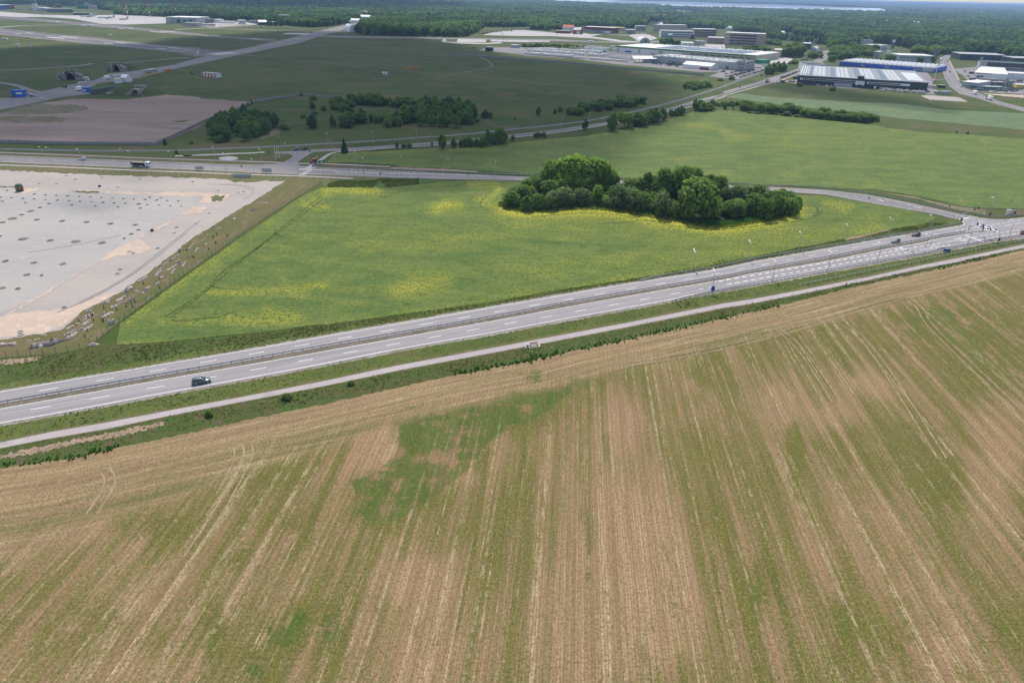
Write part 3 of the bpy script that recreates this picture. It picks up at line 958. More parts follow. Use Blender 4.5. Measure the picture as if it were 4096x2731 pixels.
sheet('concrete_pad', pts('C 1075 497 1100 458 1135 470 1135 492 1600 508 1760 495 1797 512 1620 521 1300 518'), 'pale_concrete', .1)
sheet('airport_apron', pts('C 1560 412 1700 380 1950 358; D 0 357 200 375 450 400 700 392 760 405 1220 415 1380 398 1460 412 1560 455 1500 470 1340 495 1160 500 800 455 300 427 0 427; C 1700 420'), 'pale_concrete', .085)
sheet('grass_island', pts('D 770 432 900 408 1220 420 1345 492 1150 480 980 455'), 'airfield_grass', .11)
sheet('airport_apron', pts('D 2050 520 2352 530 2352 572 2200 560 2040 545'), 'pale_concrete', .085)
band('taxiway', 'H 0 98 500 70 900 48 1090 15', 3.5, 'asphalt_old', .085, ext=(400, 0))
band('taxiway', 'A 1250 740 1470 742 1900 705 2352 668; B 100 690', 4, 'asphalt_old', .085, ext=None)
band('taxiway', 'H -300 200 0 240 200 270 350 330 480 352', 3.2, 'asphalt_old', .085, ext=None)
band('service_road', 'B 0 815 100 820 200 870 240 893; I 150 100 240 170 300 193 430 195 800 190 1200 210 1700 235 2352 250; J 240 250 560 220 690 205', .9, 'worn_track', .06, ext=None)
band('service_road', 'B 300 632 850 650 1300 700 1800 745 2200 790; C 130 785 370 795 700 845 1200 885; J 1300 150 1700 185 2352 262; K 700 290 1500 390 1800 410', 1.5, 'worn_track', .055, ext=None, jit=.4, step=6)
band('service_road', 'C 1150 632 1500 662 1600 700 1680 765 1650 800 1500 825 1200 885; J 1000 180', 1.8, 'worn_track', .065, ext=None)
band('service_road', 'B 800 860 1400 795 1800 745 2352 680', 1.2, 'worn_track', .05, ext=None)
band('service_road', 'C 0 550 400 565 800 590 1000 612', 1.5, 'worn_track', .05, ext=None)
band('service_road', 'C 1330 610 1440 575 1700 570', 1.2, 'worn_track', .05, ext=None)
# runway marks
mk = MB()
for tx, hf in (('A 175 395 250 402', 1.6), ('A 305 388 385 396', 1.6), ('A 550 438 755 457', 3), ('A 710 433 915 451', 3), ('A 1225 511 1330 519', 1.8), ('A 1365 504 1470 511', 1.8),
               ('A 1845 572 1955 580', 1.6), ('A 1985 563 2095 573', 1.6), ('A 1395 341 1470 347', 2), ('A 1500 336 1570 342', 2), ('A 1765 375 1945 386', 2.6), ('A 1880 368 2060 380', 2.6),
               ('B 330 423 410 430', 2), ('B 430 416 520 421', 2), ('A 560 258 640 262', 2), ('A 650 254 710 262', 2), ('A 950 298 1020 304', 2), ('A 1050 295 1120 300', 2)):
    ribbon(mk, wline(pts(tx), None, 0), hf, .13)
for tx in ('A -400 345 0 368 1000 458 2352 595; B 250 625', 'A -400 385 0 402 1000 502 2200 615'):
    ribbon(mk, wline(pts(tx)), .5, .13)
for k in range(10):
    ribbon(mk, wline([P('B', 360 + 17 * k, 640 - 3 * (k % 2) + 1.2 * k * 0), P('B', 560 + 22 * k, 648 - 2.4 * k)][:0] or [P('B', 365 + 26 * k, 638 - 2.6 * k), P('B', 520 + 26 * k, 650 - 2.6 * k)], None, 0), 1.1, .13)
for k in range(8):
    ribbon(mk, wline([P('B', 840 + 14 * k, 457 + 1 * k), P('B', 950 + 14 * k, 460 + .8 * k)], None, 0), 1.0, .13)
mk.build('runway_marking', MATS['road_paint'])['kind'] = 'structure'
mk = MB()
ribbon(mk, wline(pts('A 2240 618 2330 625 2340 645 2280 668 2352 668; B 600 650 900 590 1150 520 1500 450')), .35, .135)
mk.build('taxi_line', MATS['yellow_paint'])['kind'] = 'structure'

# ---- bare brown yard of the airfield
sheet('bare_yard', pts('H -500 480 0 610 200 560 450 482 850 430 1500 437 1950 378 2352 412; I 300 427 900 468 650 590 400 700 0 880; H 1840 962 700 955 0 940 -500 915'), 'bare_soil', .05, step=60, jit=2, edge_step=25)
sheet('grass_patch', pts('H 0 585 450 482 540 490 900 500 1030 530 1050 560 850 590 600 605 0 610'), 'worn_track', .07, jit=3, edge_step=15)
sheet('grass_patch', pts('H 0 640 600 628 840 660 700 705 200 715 100 700 0 685'), 'worn_track', .07, jit=3, edge_step=15)
sheet('grass_patch', pts('H 2010 690 2230 680 2100 705'), 'verge_grass', .07, jit=3, edge_step=15)

# ---- gravel yard on the left
sheet('gravel_yard', pts('N -400 360 0 380 700 420 1500 450 2352 480; O 600 640 700 678 1000 665 1300 655 1230 700 950 880 700 1029; Z 1400 450 1060 720 850 860 600 980 460 1110 320 1150 100 1175 0 1192 -400 1260'), 'gravel', .05, step=80, jit=3, edge_step=14)
sheet('gravel_slab', pts('Z -400 90 0 108 160 128 500 118 1160 137 1470 160 1380 225 1300 290 1100 385 950 510 760 610 600 700 280 885 0 1000 -300 1080'), 'blue_gravel', .08, step=80, jit=1.5, edge_step=14)
sheet('sand_strip', pts('Z -200 1090 0 1030 90 985 260 885 500 745 740 610 860 520 960 480 1270 308 1275 318 1180 370 1000 460 1110 535 1040 560 800 600 640 665 520 740 300 880 60 1010 0 1050'), 'sand', .10, jit=4, edge_step=10)
sheet('sand_strip', pts('N 830 615 1500 640 1850 655 2000 640 2352 645; O 500 805 650 820 600 865 520 905 260 925 350 845 100 835 0 830; N 2300 690 1500 668 900 640'), 'sand', .10, jit=3, edge_step=12)
sheet('sand_strip', pts('Z 1310 285 1400 228 1520 235 1440 280 1340 292'), 'sand', .10, jit=3, edge_step=10)
sheet('sand_strip', pts('N 180 650 270 600 480 600 380 635 300 655'), 'sand', .10, jit=3, edge_step=10)
sheet('sand_patch', pts('Z 0 1050 90 1000 300 985 520 955 760 860 860 850 600 975 470 1080 320 1140 100 1165 0 1180 -300 1240 -300 1150'), 'sand', .07, jit=5, edge_step=14)
sheet('weed_patch', pts('N 830 632 980 625 1180 640 1150 655 900 645'), 'dry_grass', .12, jit=3, edge_step=10)
sheet('weed_patch', pts('O 410 850 600 815 560 890 450 900'), 'dry_grass', .12, jit=6, edge_step=6)
sheet('weed_patch', pts('N 0 570 180 575 180 590 0 588'), 'dry_grass', .12, jit=3, edge_step=10)
for i_, tx in enumerate(('Z 1560 70 1700 66 1800 80 1840 105 1830 140 1760 180', 'Z 1500 68 1680 72 1780 88 1815 110', 'Z 1350 420 1000 700 700 880 400 1000', 'Z 1450 330 1200 520 900 760 500 960', 'Z 200 560 500 520 900 430')):
    band('yard_track', tx, .3, 'track_gravel', .106 + .004 * i_, ext=None, jit=.12, rounded=2, step=2)
FENCE = pts('O 1700 690 1440 840 1180 1010; Z 1730 440 1280 760 870 1060 680 1220 600 1262 500 1285 250 1305 0 1325')
FENCE = [P('O', 1700, 690), P('O', 1440, 845), P('O', 1180, 1012)] + pts('Z 1730 440 1280 760 870 1060 680 1215 610 1250 500 1278 250 1302 0 1322')
sheet('mown_slope', pts('O 1700 690 1440 845 1180 1012; Z 1730 440 1280 760 870 1060 680 1215 610 1250 500 1278 250 1302 0 1322 -400 1360 -400 1262 0 1192 100 1175 320 1150 460 1110 600 980 850 860 1060 720 1400 450; O 950 880 1230 700 1300 655 1720 662'), 'mown_grass', .045, step=80)
sheet('sand_patch', pts('g 0 1355 560 1315 600 1340 380 1390 0 1425'), 'loose_soil', .06, jit=4, edge_step=8)
# slope between yard and highway
sheet('grass_slope', pts('Z -400 1360 0 1322 250 1302 500 1278 610 1250 680 1215 840 1235 1200 1205 1900 1135 2352 1075; b 600 245 1200 165 2352 10; c 600 405 1200 315 1700 240 2352 95; d 700 435 1160 330 1700 218 2352 98; e 450 730 900 640 1100 590 1130 650 1180 690') + list(reversed(shift(n_line_all, -8))), 'slope_grass', .035, step=0)
band('bright_verge', shift(n_line_all, -20), 1.6, 'verge_grass', .045, ext=None, jit=.8, step=3)
sheet('grass_verge', pts('N -300 155 0 165 1000 200 1700 230 2352 250; O 700 410 1250 430 1180 462 1000 470 500 462 0 445; N 1000 250 0 212 -300 200'), 'dry_grass', .03)
sheet('grass_verge', pts('N -400 280 0 290 1000 335 2352 383; O 600 547 1100 568 1440 580 1800 588; Q 0 600 700 627 400 745; O 1760 720 1720 662 1300 655 700 680 0 620; N 1500 452 700 422 0 382 -400 362'), 'dry_grass', .03)
sheet('paved_circle', [P('O', 630 + 115 * math.cos(a * .2618), 393 + 23 * math.sin(a * .2618)) for a in range(24)], 'pale_concrete', .075)
band('broken_kerb', 'N 2060 218 2352 212; O 0 367 600 345 1100 322', 1.6, 'pale_concrete', .072, ext=None, jit=.8, step=3)

# ---- rape fields
GROVE_LO = pts('R 180 800 300 855 450 880 620 882 800 870 1250 845 1600 855 1900 890 2100 930; S 0 875 250 910 500 970 800 1020 1050 1022 1400 960 1700 910 1900 860 1990 800 2000 720 1975 640')
rape1 = pts('Z 840 1230 870 1075 1300 768 1750 448; O 1220 1020 1500 835 1720 738 2352 732; Q 400 745 800 700 1100 665 1700 648 2060 680; Q 1850 760 1795 870 1850 960') + GROVE_LO[1:] + pts('S 1950 610 2352 622; T 500 325 1000 414 1350 505 1230 545 1250 560 1100 590 800 640 400 725; d 1160 330 700 435; c 1700 240 1200 315 600 405; b 2352 10 1200 165 600 245; Z 2352 1075 1900 1135 1200 1205')
gl = shift(GROVE_LO, 16)
st1 = [(24, 1.5, gl), (55, .5, shift(GROVE_LO, 40)), (12, .5, pts('Z 900 1100 1320 800 1780 470; O 1300 990 1560 830 1760 760')),
       (20, 1.2, pts('O 1760 755 2100 745 2352 750; Q 0 765 200 770 330 760')), (9, 1.1, pts('O 1850 800 1500 940 1640 975 1810 975')),
       (9, .6, pts('Z 2150 870 1950 600 1880 610')), (26, 1.1, pts('Q 1000 990 1120 940 1280 950')), (12, 1.1, pts('Q 1500 880 1650 860 1780 760 1700 700 1400 705')),
       (20, .9, pts('Q 1800 900 1780 1000 1550 900')), (14, .75, pts('Z 1700 490 1260 810 930 1050')), (10, .5, pts('c 0 470 400 420 700 400')),
       (12, .7, pts('c 900 350 1600 260 2300 120')), (10, .4, pts('b 700 225 1500 110 2200 10')), (40, .75, pts('full 1600 1150 1700 1120 1800 1125') if 0 else [(1600, 1160), (1700, 1130), (1780, 1120)]),
       (26, .7, [(1060, 1240), (1200, 1270), (900, 1280)]), (18, .6, [(1160, 1170), (1220, 1185)]), (14, .9, pts('Z 1480 840 1600 850 1850 845 2352 800')),
       (9, .6, pts('Z 1160 1060 1400 1080 1700 1010 2100 1010')), (16, .9, pts('T 0 330 300 380 200 420')), (20, .7, pts('T 500 640 700 620 350 690')),
       (30, .5, [(2900, 1010), (3200, 950), (3500, 890)]), (40, .35, [(2000, 1080), (2500, 1050), (3000, 1000)]), (10, .9, pts('R 1700 930 1950 1020')), (40, .35, [(1400, 980), (1800, 960), (2100, 930)])]
sheet('rape_field', rape1, 'rape_crop', .13, step=26, jit=1.5, edge_step=12, paint=bloom(st1, .06))
rape2 = pts('O 1790 440 1860 345 1960 330 2352 310; Q 70 330 500 300 1300 270 1700 240 2352 165; K 0 928 700 868 1300 762 1800 645 1950 588 2352 562; L 0 655 150 630 700 680 1300 742 2352 838; M 500 890 900 930 2352 1030') + [(4900, 590)] + [(4900, 860)] + pts('T 2352 402 1700 385 1300 292 1000 232 600 178 0 148; S 1330 452; R 1870 440 1000 400 0 372; Q 2200 582 1500 535 1150 512 600 492 500 470 0 440')
st2 = [(7, 1.0, pts('O 1960 330 2352 310; Q 500 300 1300 270 1700 240; K 700 868 1300 762 1950 588')), (10, 1.0, pts('Q 1650 465 1700 490')), (20, .6, pts('K 800 950 1100 980')),
       (9, .9, pts('K 1750 710 2000 750 2300 720')), (14, .9, pts('L 250 920 420 960')), (16, .9, pts('L 380 1010 600 1020')), (9, .8, pts('L 1300 880 1100 1110 1450 1120')),
       (8, 1.0, pts('S 920 320 1000 350 1150 362')), (10, .9, pts('S 450 140 540 150')), (9, .8, pts('S 1600 380 1900 330 2300 150')), (8, 1.0, pts('M 850 960 820 1040')),
       (8, 1.0, pts('M 1720 1030 1800 1060')), (8, 1.1, pts('T 70 70 200 100')), (8, 1.0, pts('T 1130 190 1200 215')), (8, 1.2, pts('e 1430 115 1570 100')), (8, 1.1, pts('e 380 70 520 120')),
       (8, 1.1, pts('e 1000 225 1200 235')), (9, .8, pts('T 500 125 650 100')), (9, .8, pts('T 1550 290 1650 290')), (9, .8, pts('M 550 900 700 900')), (6, 1.0, pts('e 1950 30 2352 -10')),
       (30, .4, pts('L 900 1000 1500 950')), (50, .3, pts('L 1500 1050 2300 1000')), (60, .25, pts('M 0 1100 1200 1000 2300 1150'))]
sheet('rape_field', rape2, 'rape_crop_far', .13, step=36, jit=1, edge_step=20, paint=bloom(st2, .02))
rape3 = pts('L 320 462 540 418 1000 470 1400 492 2000 530 2352 545; M 700 560 1300 640 2352 690') + [(4700, 480), (4700, 560)] + pts('M 2352 915 1400 822 700 760 400 725; L 2352 690 1300 600 600 505')
sheet('rape_field', rape3, 'young_rape', .13, step=50, edge_step=30, paint=bloom([(8, .9, pts('L 470 475 560 480')), (12, .5, pts('M 300 590 700 640 1300 640'))], .0))
sheet('grass_strip', pts('L 300 480 600 508 1300 603 2352 693; M 400 728 700 762 1400 824 2352 918') + [(4700, 575), (4700, 640)] + pts('M 2352 1028 900 928 500 888; L 2352 835 1300 740 700 680 150 628 0 640 0 560'), 'airfield_grass', .02)
sheet('brown_bank', pts('Q 500 495 1100 515 1500 545 1500 560 800 540 450 520'), 'bare_soil', .1, jit=1, edge_step=10)
sheet('brown_bank', pts('T 650 205 1100 290 1500 400 1900 470 1900 420 1550 370 1300 320 1000 245'), 'worn_track', .15, jit=1.5, edge_step=10)
sheet('brown_bank', pts('T 230 755 500 695 780 635 790 640 500 720 240 775'), 'loose_soil', .15, jit=1.5, edge_step=10)
sheet('grass_bank', pts('e 900 640 1100 590 1170 640 1180 690 900 740 850 700'), 'verge_grass', .16, jit=1, edge_step=12)
sheet('weed_patch', pts('O 1800 690 1960 630 2352 648; Q 350 618 800 630 1050 655 800 700 400 745; O 2100 745'), 'reed_ground', .1)
sheet('shrub_ground', pts('R 180 800 200 640 500 520 680 490 1900 520 2352 560; S 1340 560 1950 600 1990 800') + list(reversed(GROVE_LO[:-2])), 'forest_floor', .1)
sheet('grass_patch', pts('J 600 720 0 760; I 2230 760 1960 770 1200 800 1000 900; I 960 930 1290 800 1200 790'), 'airfield_grass', .02)
sheet('mud_patch', pts('I 980 895 1100 830 1190 790 1280 795 1210 845 1120 875 1000 905'), 'worn_track', .04, jit=2, edge_step=8)

# crop tracks
for tx in ('Z 2352 140 2240 215 2090 345 1990 420 1880 520 1700 635 1590 720 1520 800 1440 870 1350 930 1180 1040', 'Z 2352 165 2260 235 2110 350 2010 425 1720 640 1550 795 1380 935 1215 1045',
           'Z 1990 420 2040 452 2100 462 2180 458', 'Z 2240 215 2290 240 2352 245', 'Z 1520 800 1600 828 1720 830', 'Z 1240 1050 1300 1065 1450 1040 1600 1030 1700 985 1780 990',
           'Q 1350 830 1440 838 1500 880 1540 900 1600 850', 'Q 1540 900 1520 960 1620 1005', 'Q 1480 710 1650 700 1760 715 1820 735', 'Q 0 950 200 900 500 820 700 770 850 745 1100 735 1300 715',
           'R 600 970 900 945 1250 912 1600 930 1880 960 2030 1010 2300 1030; S 200 1010 480 1045 800 1080 1100 1065 1400 1030 1700 990 2000 960 2250 890 2320 830', 'R 1450 1070 1700 1050 1950 1040 2010 1015',
           'S 2190 740 2260 800 2250 850 2180 900', 'T 700 400 860 430 950 460 990 485'):
    band('wheel_track', tx, .30, 'crop_track', .17, ext=None, jit=.22, rounded=2, step=1.2)
# pale turning loops and trails in the stubble
for tx in ('W 1130 305 1145 345 1130 400 1060 530 960 700 860 850', 'W 1095 330 1105 370 1070 450 1010 560', 'W 480 435 510 475 495 530 420 640', 'X 1440 180 1480 210 1500 260 1580 340 1855 600', 'X 1150 240 1210 270 1290 340 1400 500 1560 760', 
           'X 560 330 700 300 900 260 1150 190 1400 130 1855 20', 'X 400 420 700 370 1000 300 1300 200 1700 110', 'X 940 270 1030 340 1090 420 1180 560'):
    TR = globals().get('TR', 0) + 1
    for sd in (-.95, .95):
        w = offset_line(resample(smooth_line([G(*q) for q in pts(tx)], 3), 1.2), sd)
        mb = MB(); ribbon(mb, w, .17, .07 + .004 * (2 * TR + (sd > 0)), .12)
        o = mb.build('tractor_trail', MATS['worn_straw']); o['kind'] = 'structure'
        if o.data.polygons[0].normal.z < 0: o.data.flip_normals()

# ================================================================== vegetation
def crown_mesh(name, kind, n, leaf, seed, mat):
    """leaf clumps spread through a crown about 10 m high and 7 m wide (origin at the ground)"""
    r = np.random.default_rng(seed)
    if kind == 'round':
        L = [((0, 0, 6.2), (3.2, 3.2, 3.4))] + [((2.3 * math.cos(a), 2.3 * math.sin(a), 4.0 + 3.6 * r.random()), (1.5 + .6 * r.random(),) * 2 + (1.5 + .5 * r.random(),)) for a in np.linspace(0, 6.28, 9)[:-1] + r.random() * 2]
        L += [((1.0 * r.normal(), 1.0 * r.normal(), 8.3), (1.5, 1.5, 1.4)) for _ in range(3)] + [((2.4 * math.cos(a), 2.4 * math.sin(a), 2.0), (1.3, 1.3, 1.3)) for a in r.random(4) * 6.28]
    elif kind == 'tall':
        L = [((.45 * r.normal(), .45 * r.normal(), z), (rr * (.85 + .3 * r.random()),) * 2 + (1.3,)) for z, rr in zip(np.linspace(1.6, 9.2, 9), (1.7, 2.2, 2.5, 2.6, 2.5, 2.3, 1.9, 1.4, .8))]
        L += [((1.9 * math.cos(a), 1.9 * math.sin(a), 2.5 + 4.5 * r.random()), (1.1, 1.1, 1.5)) for a in r.random(6) * 6.28]
    elif kind == 'conifer':
        L = [((.15 * r.normal(), .15 * r.normal(), z), (rr, rr, .8)) for z, rr in zip(np.linspace(.9, 9.5, 10), np.linspace(2.9, .35, 10))]
    elif kind == 'pine':
        L = [((.8 * r.normal(), .8 * r.normal(), z), (1.9, 1.9, 1.1)) for z in np.linspace(5.2, 9.0, 6)] + [((.9 * math.cos(a), .9 * math.sin(a), 4.2 + r.random()), (1.3, 1.3, .9)) for a in r.random(4) * 6.28]
    else:                                                 # shrub
        L = [((1.9 * r.normal() * .6, 1.9 * r.normal() * .6, 3.2 + 3 * r.random()), (2.3, 2.3, 2.8)) for _ in range(7)] + [((2.8 * math.cos(a), 2.8 * math.sin(a), 1.9), (1.3, 1.3, 1.9)) for a in r.random(7) * 6.28]
    vol = np.array([l[1][0] * l[1][2] for l in L]); vol /= vol.sum()
    pick = r.choice(len(L), n, p=vol)
    c = np.array([l[0] for l in L])[pick]; s = np.array([l[1] for l in L])[pick]
    d = r.normal(size=(n, 3)); d /= np.linalg.norm(d, axis=1)[:, None]
    rad = .62 + .52 * r.random(n) ** .9
    p = c + d * s * rad[:, None]
    p[:, 2] = np.maximum(p[:, 2], .25)
    nr = d + r.normal(size=(n, 3)) * .55; nr[:, 2] += .25
    nr /= np.linalg.norm(nr, axis=1)[:, None]
    t = np.cross(nr, r.normal(size=(n, 3))); t /= np.linalg.norm(t, axis=1)[:, None]
    b = np.cross(nr, t)
    sz = leaf * (.6 + .8 * r.random(n))[:, None]
    a = t * sz; b = b * sz * (.5 + .5 * r.random(n))[:, None]
    v = np.stack([p - a - b * .4, p + a * .2 - b, p + a + b * .5, p - a * .3 + b], 1).reshape(-1, 3)
    f = np.arange(4 * n).reshape(-1, 4)
    me = bpy.data.meshes.new(name)
    me.from_pydata(v.tolist(), [], f.tolist())
    lobe = r.random(len(L))
    tint = np.clip(.55 * lobe[pick] + .45 * r.random(n), 0, 1)
    at = me.attributes.new('tint', 'FLOAT', 'POINT')
    at.data.foreach_set('value', np.repeat(tint, 4).astype(np.float32))
    me.materials.append(MATS[mat])
    return me


def trunk_mesh(name, kind, mat):
    mb = MB()
    if kind in ('round', 'shrub'):
        mb.tube([(0, 0, -.2), (.1, .05, 1.6), (-.05, 0, 3.4), (0, .1, 6.5)], .34, 7, r2=.08)
        for k in range(5):
            a = k * 1.26
            mb.tube([(0, 0, 2.0 + .3 * k), (1.1 * math.cos(a), 1.1 * math.sin(a), 3.4 + .3 * k), (2.2 * math.cos(a), 2.2 * math.sin(a), 5 + .3 * k)], .15, 5, r2=.03)
    else:
        mb.tube([(0, 0, -.2), (.05, 0, 3), (0, .05, 6), (0, 0, 9)], .2, 6, r2=.04)
        for k in range(4):
            a = k * 1.7
            mb.tube([(0, 0, 2.0 + 1.2 * k), (1.2 * math.cos(a), 1.2 * math.sin(a), 3.2 + 1.2 * k)], .07, 4, r2=.02)
    return mb.mesh(name, MATS[mat])


KINDS = {}
for key, kind, n, leaf, mat, bark in (('broad', 'round', 2600, .40, 'leaf_broad', 'bark'), ('bright', 'round', 2800, .38, 'leaf_bright', 'bark'),
                                      ('birch', 'tall', 1500, .36, 'leaf_birch', 'birch_bark'), ('poplar', 'tall', 2400, .38, 'leaf_broad', 'bark'),
                                      ('grey', 'shrub', 2400, .36, 'leaf_grey', 'bark'), ('shrub', 'shrub', 2000, .38, 'leaf_broad', 'bark'),
                                      ('straw', 'shrub', 2000, .30, 'leaf_straw', 'bark'), ('conifer', 'conifer', 1300, .40, 'leaf_conifer', 'bark')):
    KINDS[key] = ([crown_mesh('crown', kind, n, leaf, 100 + 7 * i + len(key) * 13, mat) for i in range(3)], trunk_mesh('trunk', kind, bark))


def tree(x, yb, yt, wpx, kind, label, group=None, name='tree', cat='tree', rnd=random):
    h = max(.8, height_at(x, yb, yt)); w = wpx * mpp(x, yb)
    b = G(x, yb)
    if kind in ('broad', 'bright', 'shrub', 'grey', 'straw'):
        b.y += w * .25
    crowns, trunk = KINDS[kind]
    root = empty(name, b, rnd.random() * 6.28, label, cat, group)
    span = {'birch': 5.2, 'poplar': 5.2, 'conifer': 5.6}.get(kind, 7.6)
    sx = w / span; sz = h / 10.0
    sx = max(sx, sz * .45)
    root.scale = (sx, sx, sz)
    link_mesh('crown', rnd.choice(crowns), root)
    link_mesh('trunk', trunk, root)
    return root


# ---- the grove in the rape field
grove = [
    ('R', 740, 600, 330, 190, 'birch', 'slim dark tree at the left flank of the tall light green grove'),
    ('R', 930, 650, 215, 330, 'bright', 'light green tree at the left shoulder of the tall grove crown'),
    ('R', 1150, 670, 152, 430, 'bright', 'tallest light green tree topping the left half of the grove'),
    ('R', 1400, 670, 172, 410, 'bright', 'light green tree just right of the tallest one in the grove'),
    ('R', 1575, 650, 262, 260, 'bright', 'light green tree at the right shoulder of the tall grove crown'),
    ('R', 1640, 630, 350, 170, 'bright', 'small light green tree hanging at the right edge of the tall crown'),
    ('R', 1020, 690, 370, 300, 'bright', 'light green tree standing in front of the tallest grove crown'),
    ('R', 1290, 700, 390, 300, 'bright', 'light green lower crown in the middle of the left grove'),
    ('R', 320, 850, 608, 240, 'shrub', 'dark rounded tree at the far left tip of the grove'),
    ('R', 530, 885, 678, 140, 'poplar', 'narrow egg shaped tree standing out at the left tip of the grove'),
    ('R', 690, 875, 650, 180, 'shrub', 'dark tree beside the narrow egg shaped one in the grove'),
    ('R', 585, 720, 548, 170, 'shrub', 'dark round tree behind the left tip of the grove'),
    ('R', 850, 860, 585, 240, 'grey', 'greyish willow at the front left of the grove'),
    ('R', 1040, 830, 505, 290, 'grey', 'grey green tree below the tall light crown of the grove'),
    ('R', 1270, 820, 540, 270, 'grey', 'dull green tree at the front middle of the left grove'),
    ('R', 1395, 720, 475, 120, 'conifer', 'pointed yellow green tree inside the grove'),
    ('R', 1480, 800, 520, 200, 'shrub', 'shaded dark tree right of the pointed one'),
    ('R', 1640, 845, 695, 210, 'bright', 'low light green bush at the front of the grove gap'),
    ('R', 1740, 860, 478, 320, 'grey', 'broad grey green tree in the waist of the grove'),
    ('R', 1960, 890, 540, 280, 'grey', 'grey green tree right of the waist of the grove'),
    ('R', 1930, 640, 430, 120, 'shrub', 'small dark tree beside the gap showing the road'),
    ('R', 2140, 700, 360, 300, 'poplar', 'green tree behind the middle of the grove'),
    ('R', 2080, 900, 620, 260, 'shrub', 'dark bush in front of the middle grove'),
    ('S', 120, 900, 510, 270, 'grey', 'silvery grey tree at the front centre of the grove'),
    ('S', 170, 720, 250, 280, 'broad', 'dark tree behind the silvery grey one'),
    ('S', 380, 720, 222, 330, 'broad', 'tallest dark green tree of the right half of the grove'),
    ('S', 560, 700, 232, 250, 'broad', 'dark green tree next to the tallest of the right half'),
    ('S', 760, 660, 325, 260, 'poplar', 'pale topped tree behind the big front tree of the grove'),
    ('S', 920, 660, 350, 240, 'broad', 'green tree sloping down to the road behind the grove'),
    ('S', 340, 930, 680, 200, 'shrub', 'low bush left of the biggest front tree'),
    ('S', 610, 960, 395, 460, 'broad', 'biggest broad tree at the front of the grove'),
    ('S', 830, 930, 600, 220, 'shrub', 'tree hugging the right side of the biggest front tree'),
    ('S', 1020, 720, 470, 210, 'grey', 'thin grey tree near the opening of the grove'),
    ('S', 1180, 720, 430, 260, 'grey', 'brownish grey tree by the road behind the grove'),
    ('S', 1010, 880, 690, 210, 'grey', 'sparse grey bush in the hollow of the grove'),
    ('S', 1220, 870, 690, 220, 'straw', 'pale straw coloured bush in the hollow of the grove'),
    ('S', 1120, 890, 760, 170, 'straw', 'small pale bush at the front of the hollow'),
    ('S', 1470, 640, 455, 230, 'shrub', 'dark round tree by the road at the right end of the grove'),
    ('S', 1400, 900, 600, 260, 'broad', 'dark round tree on the left of the right hand clump'),
    ('S', 1545, 940, 600, 230, 'shrub', 'round fronted tree at the front of the right hand clump'),
    ('S', 1690, 900, 610, 210, 'broad', 'tree in the middle of the right hand clump'),
    ('S', 1720, 720, 545, 150, 'bright', 'yellow green tree inside the right hand clump'),
    ('S', 1790, 620, 515, 130, 'shrub', 'small round dark tree at the back of the right clump'),
    ('S', 1880, 680, 535, 150, 'grey', 'greyish tree at the back of the right clump'),
    ('S', 1850, 880, 615, 240, 'shrub', 'dark tree at the right end of the grove'),
    ('S', 1940, 850, 660, 140, 'shrub', 'last low tree at the right tip of the grove'),
    ('S', 985, 395, 335, 34, 'conifer', 'tiny dark sapling on the field edge behind the grove')]
for s, x, yb, yt, w, k, lab in grove:
    px = P(s, x, yb); k3 = SHEETS[s][2]
    tree(px[0], px[1], P(s, x, yt)[1], w / k3, k, lab, 'trees of the grove in the rape field', name='tree')

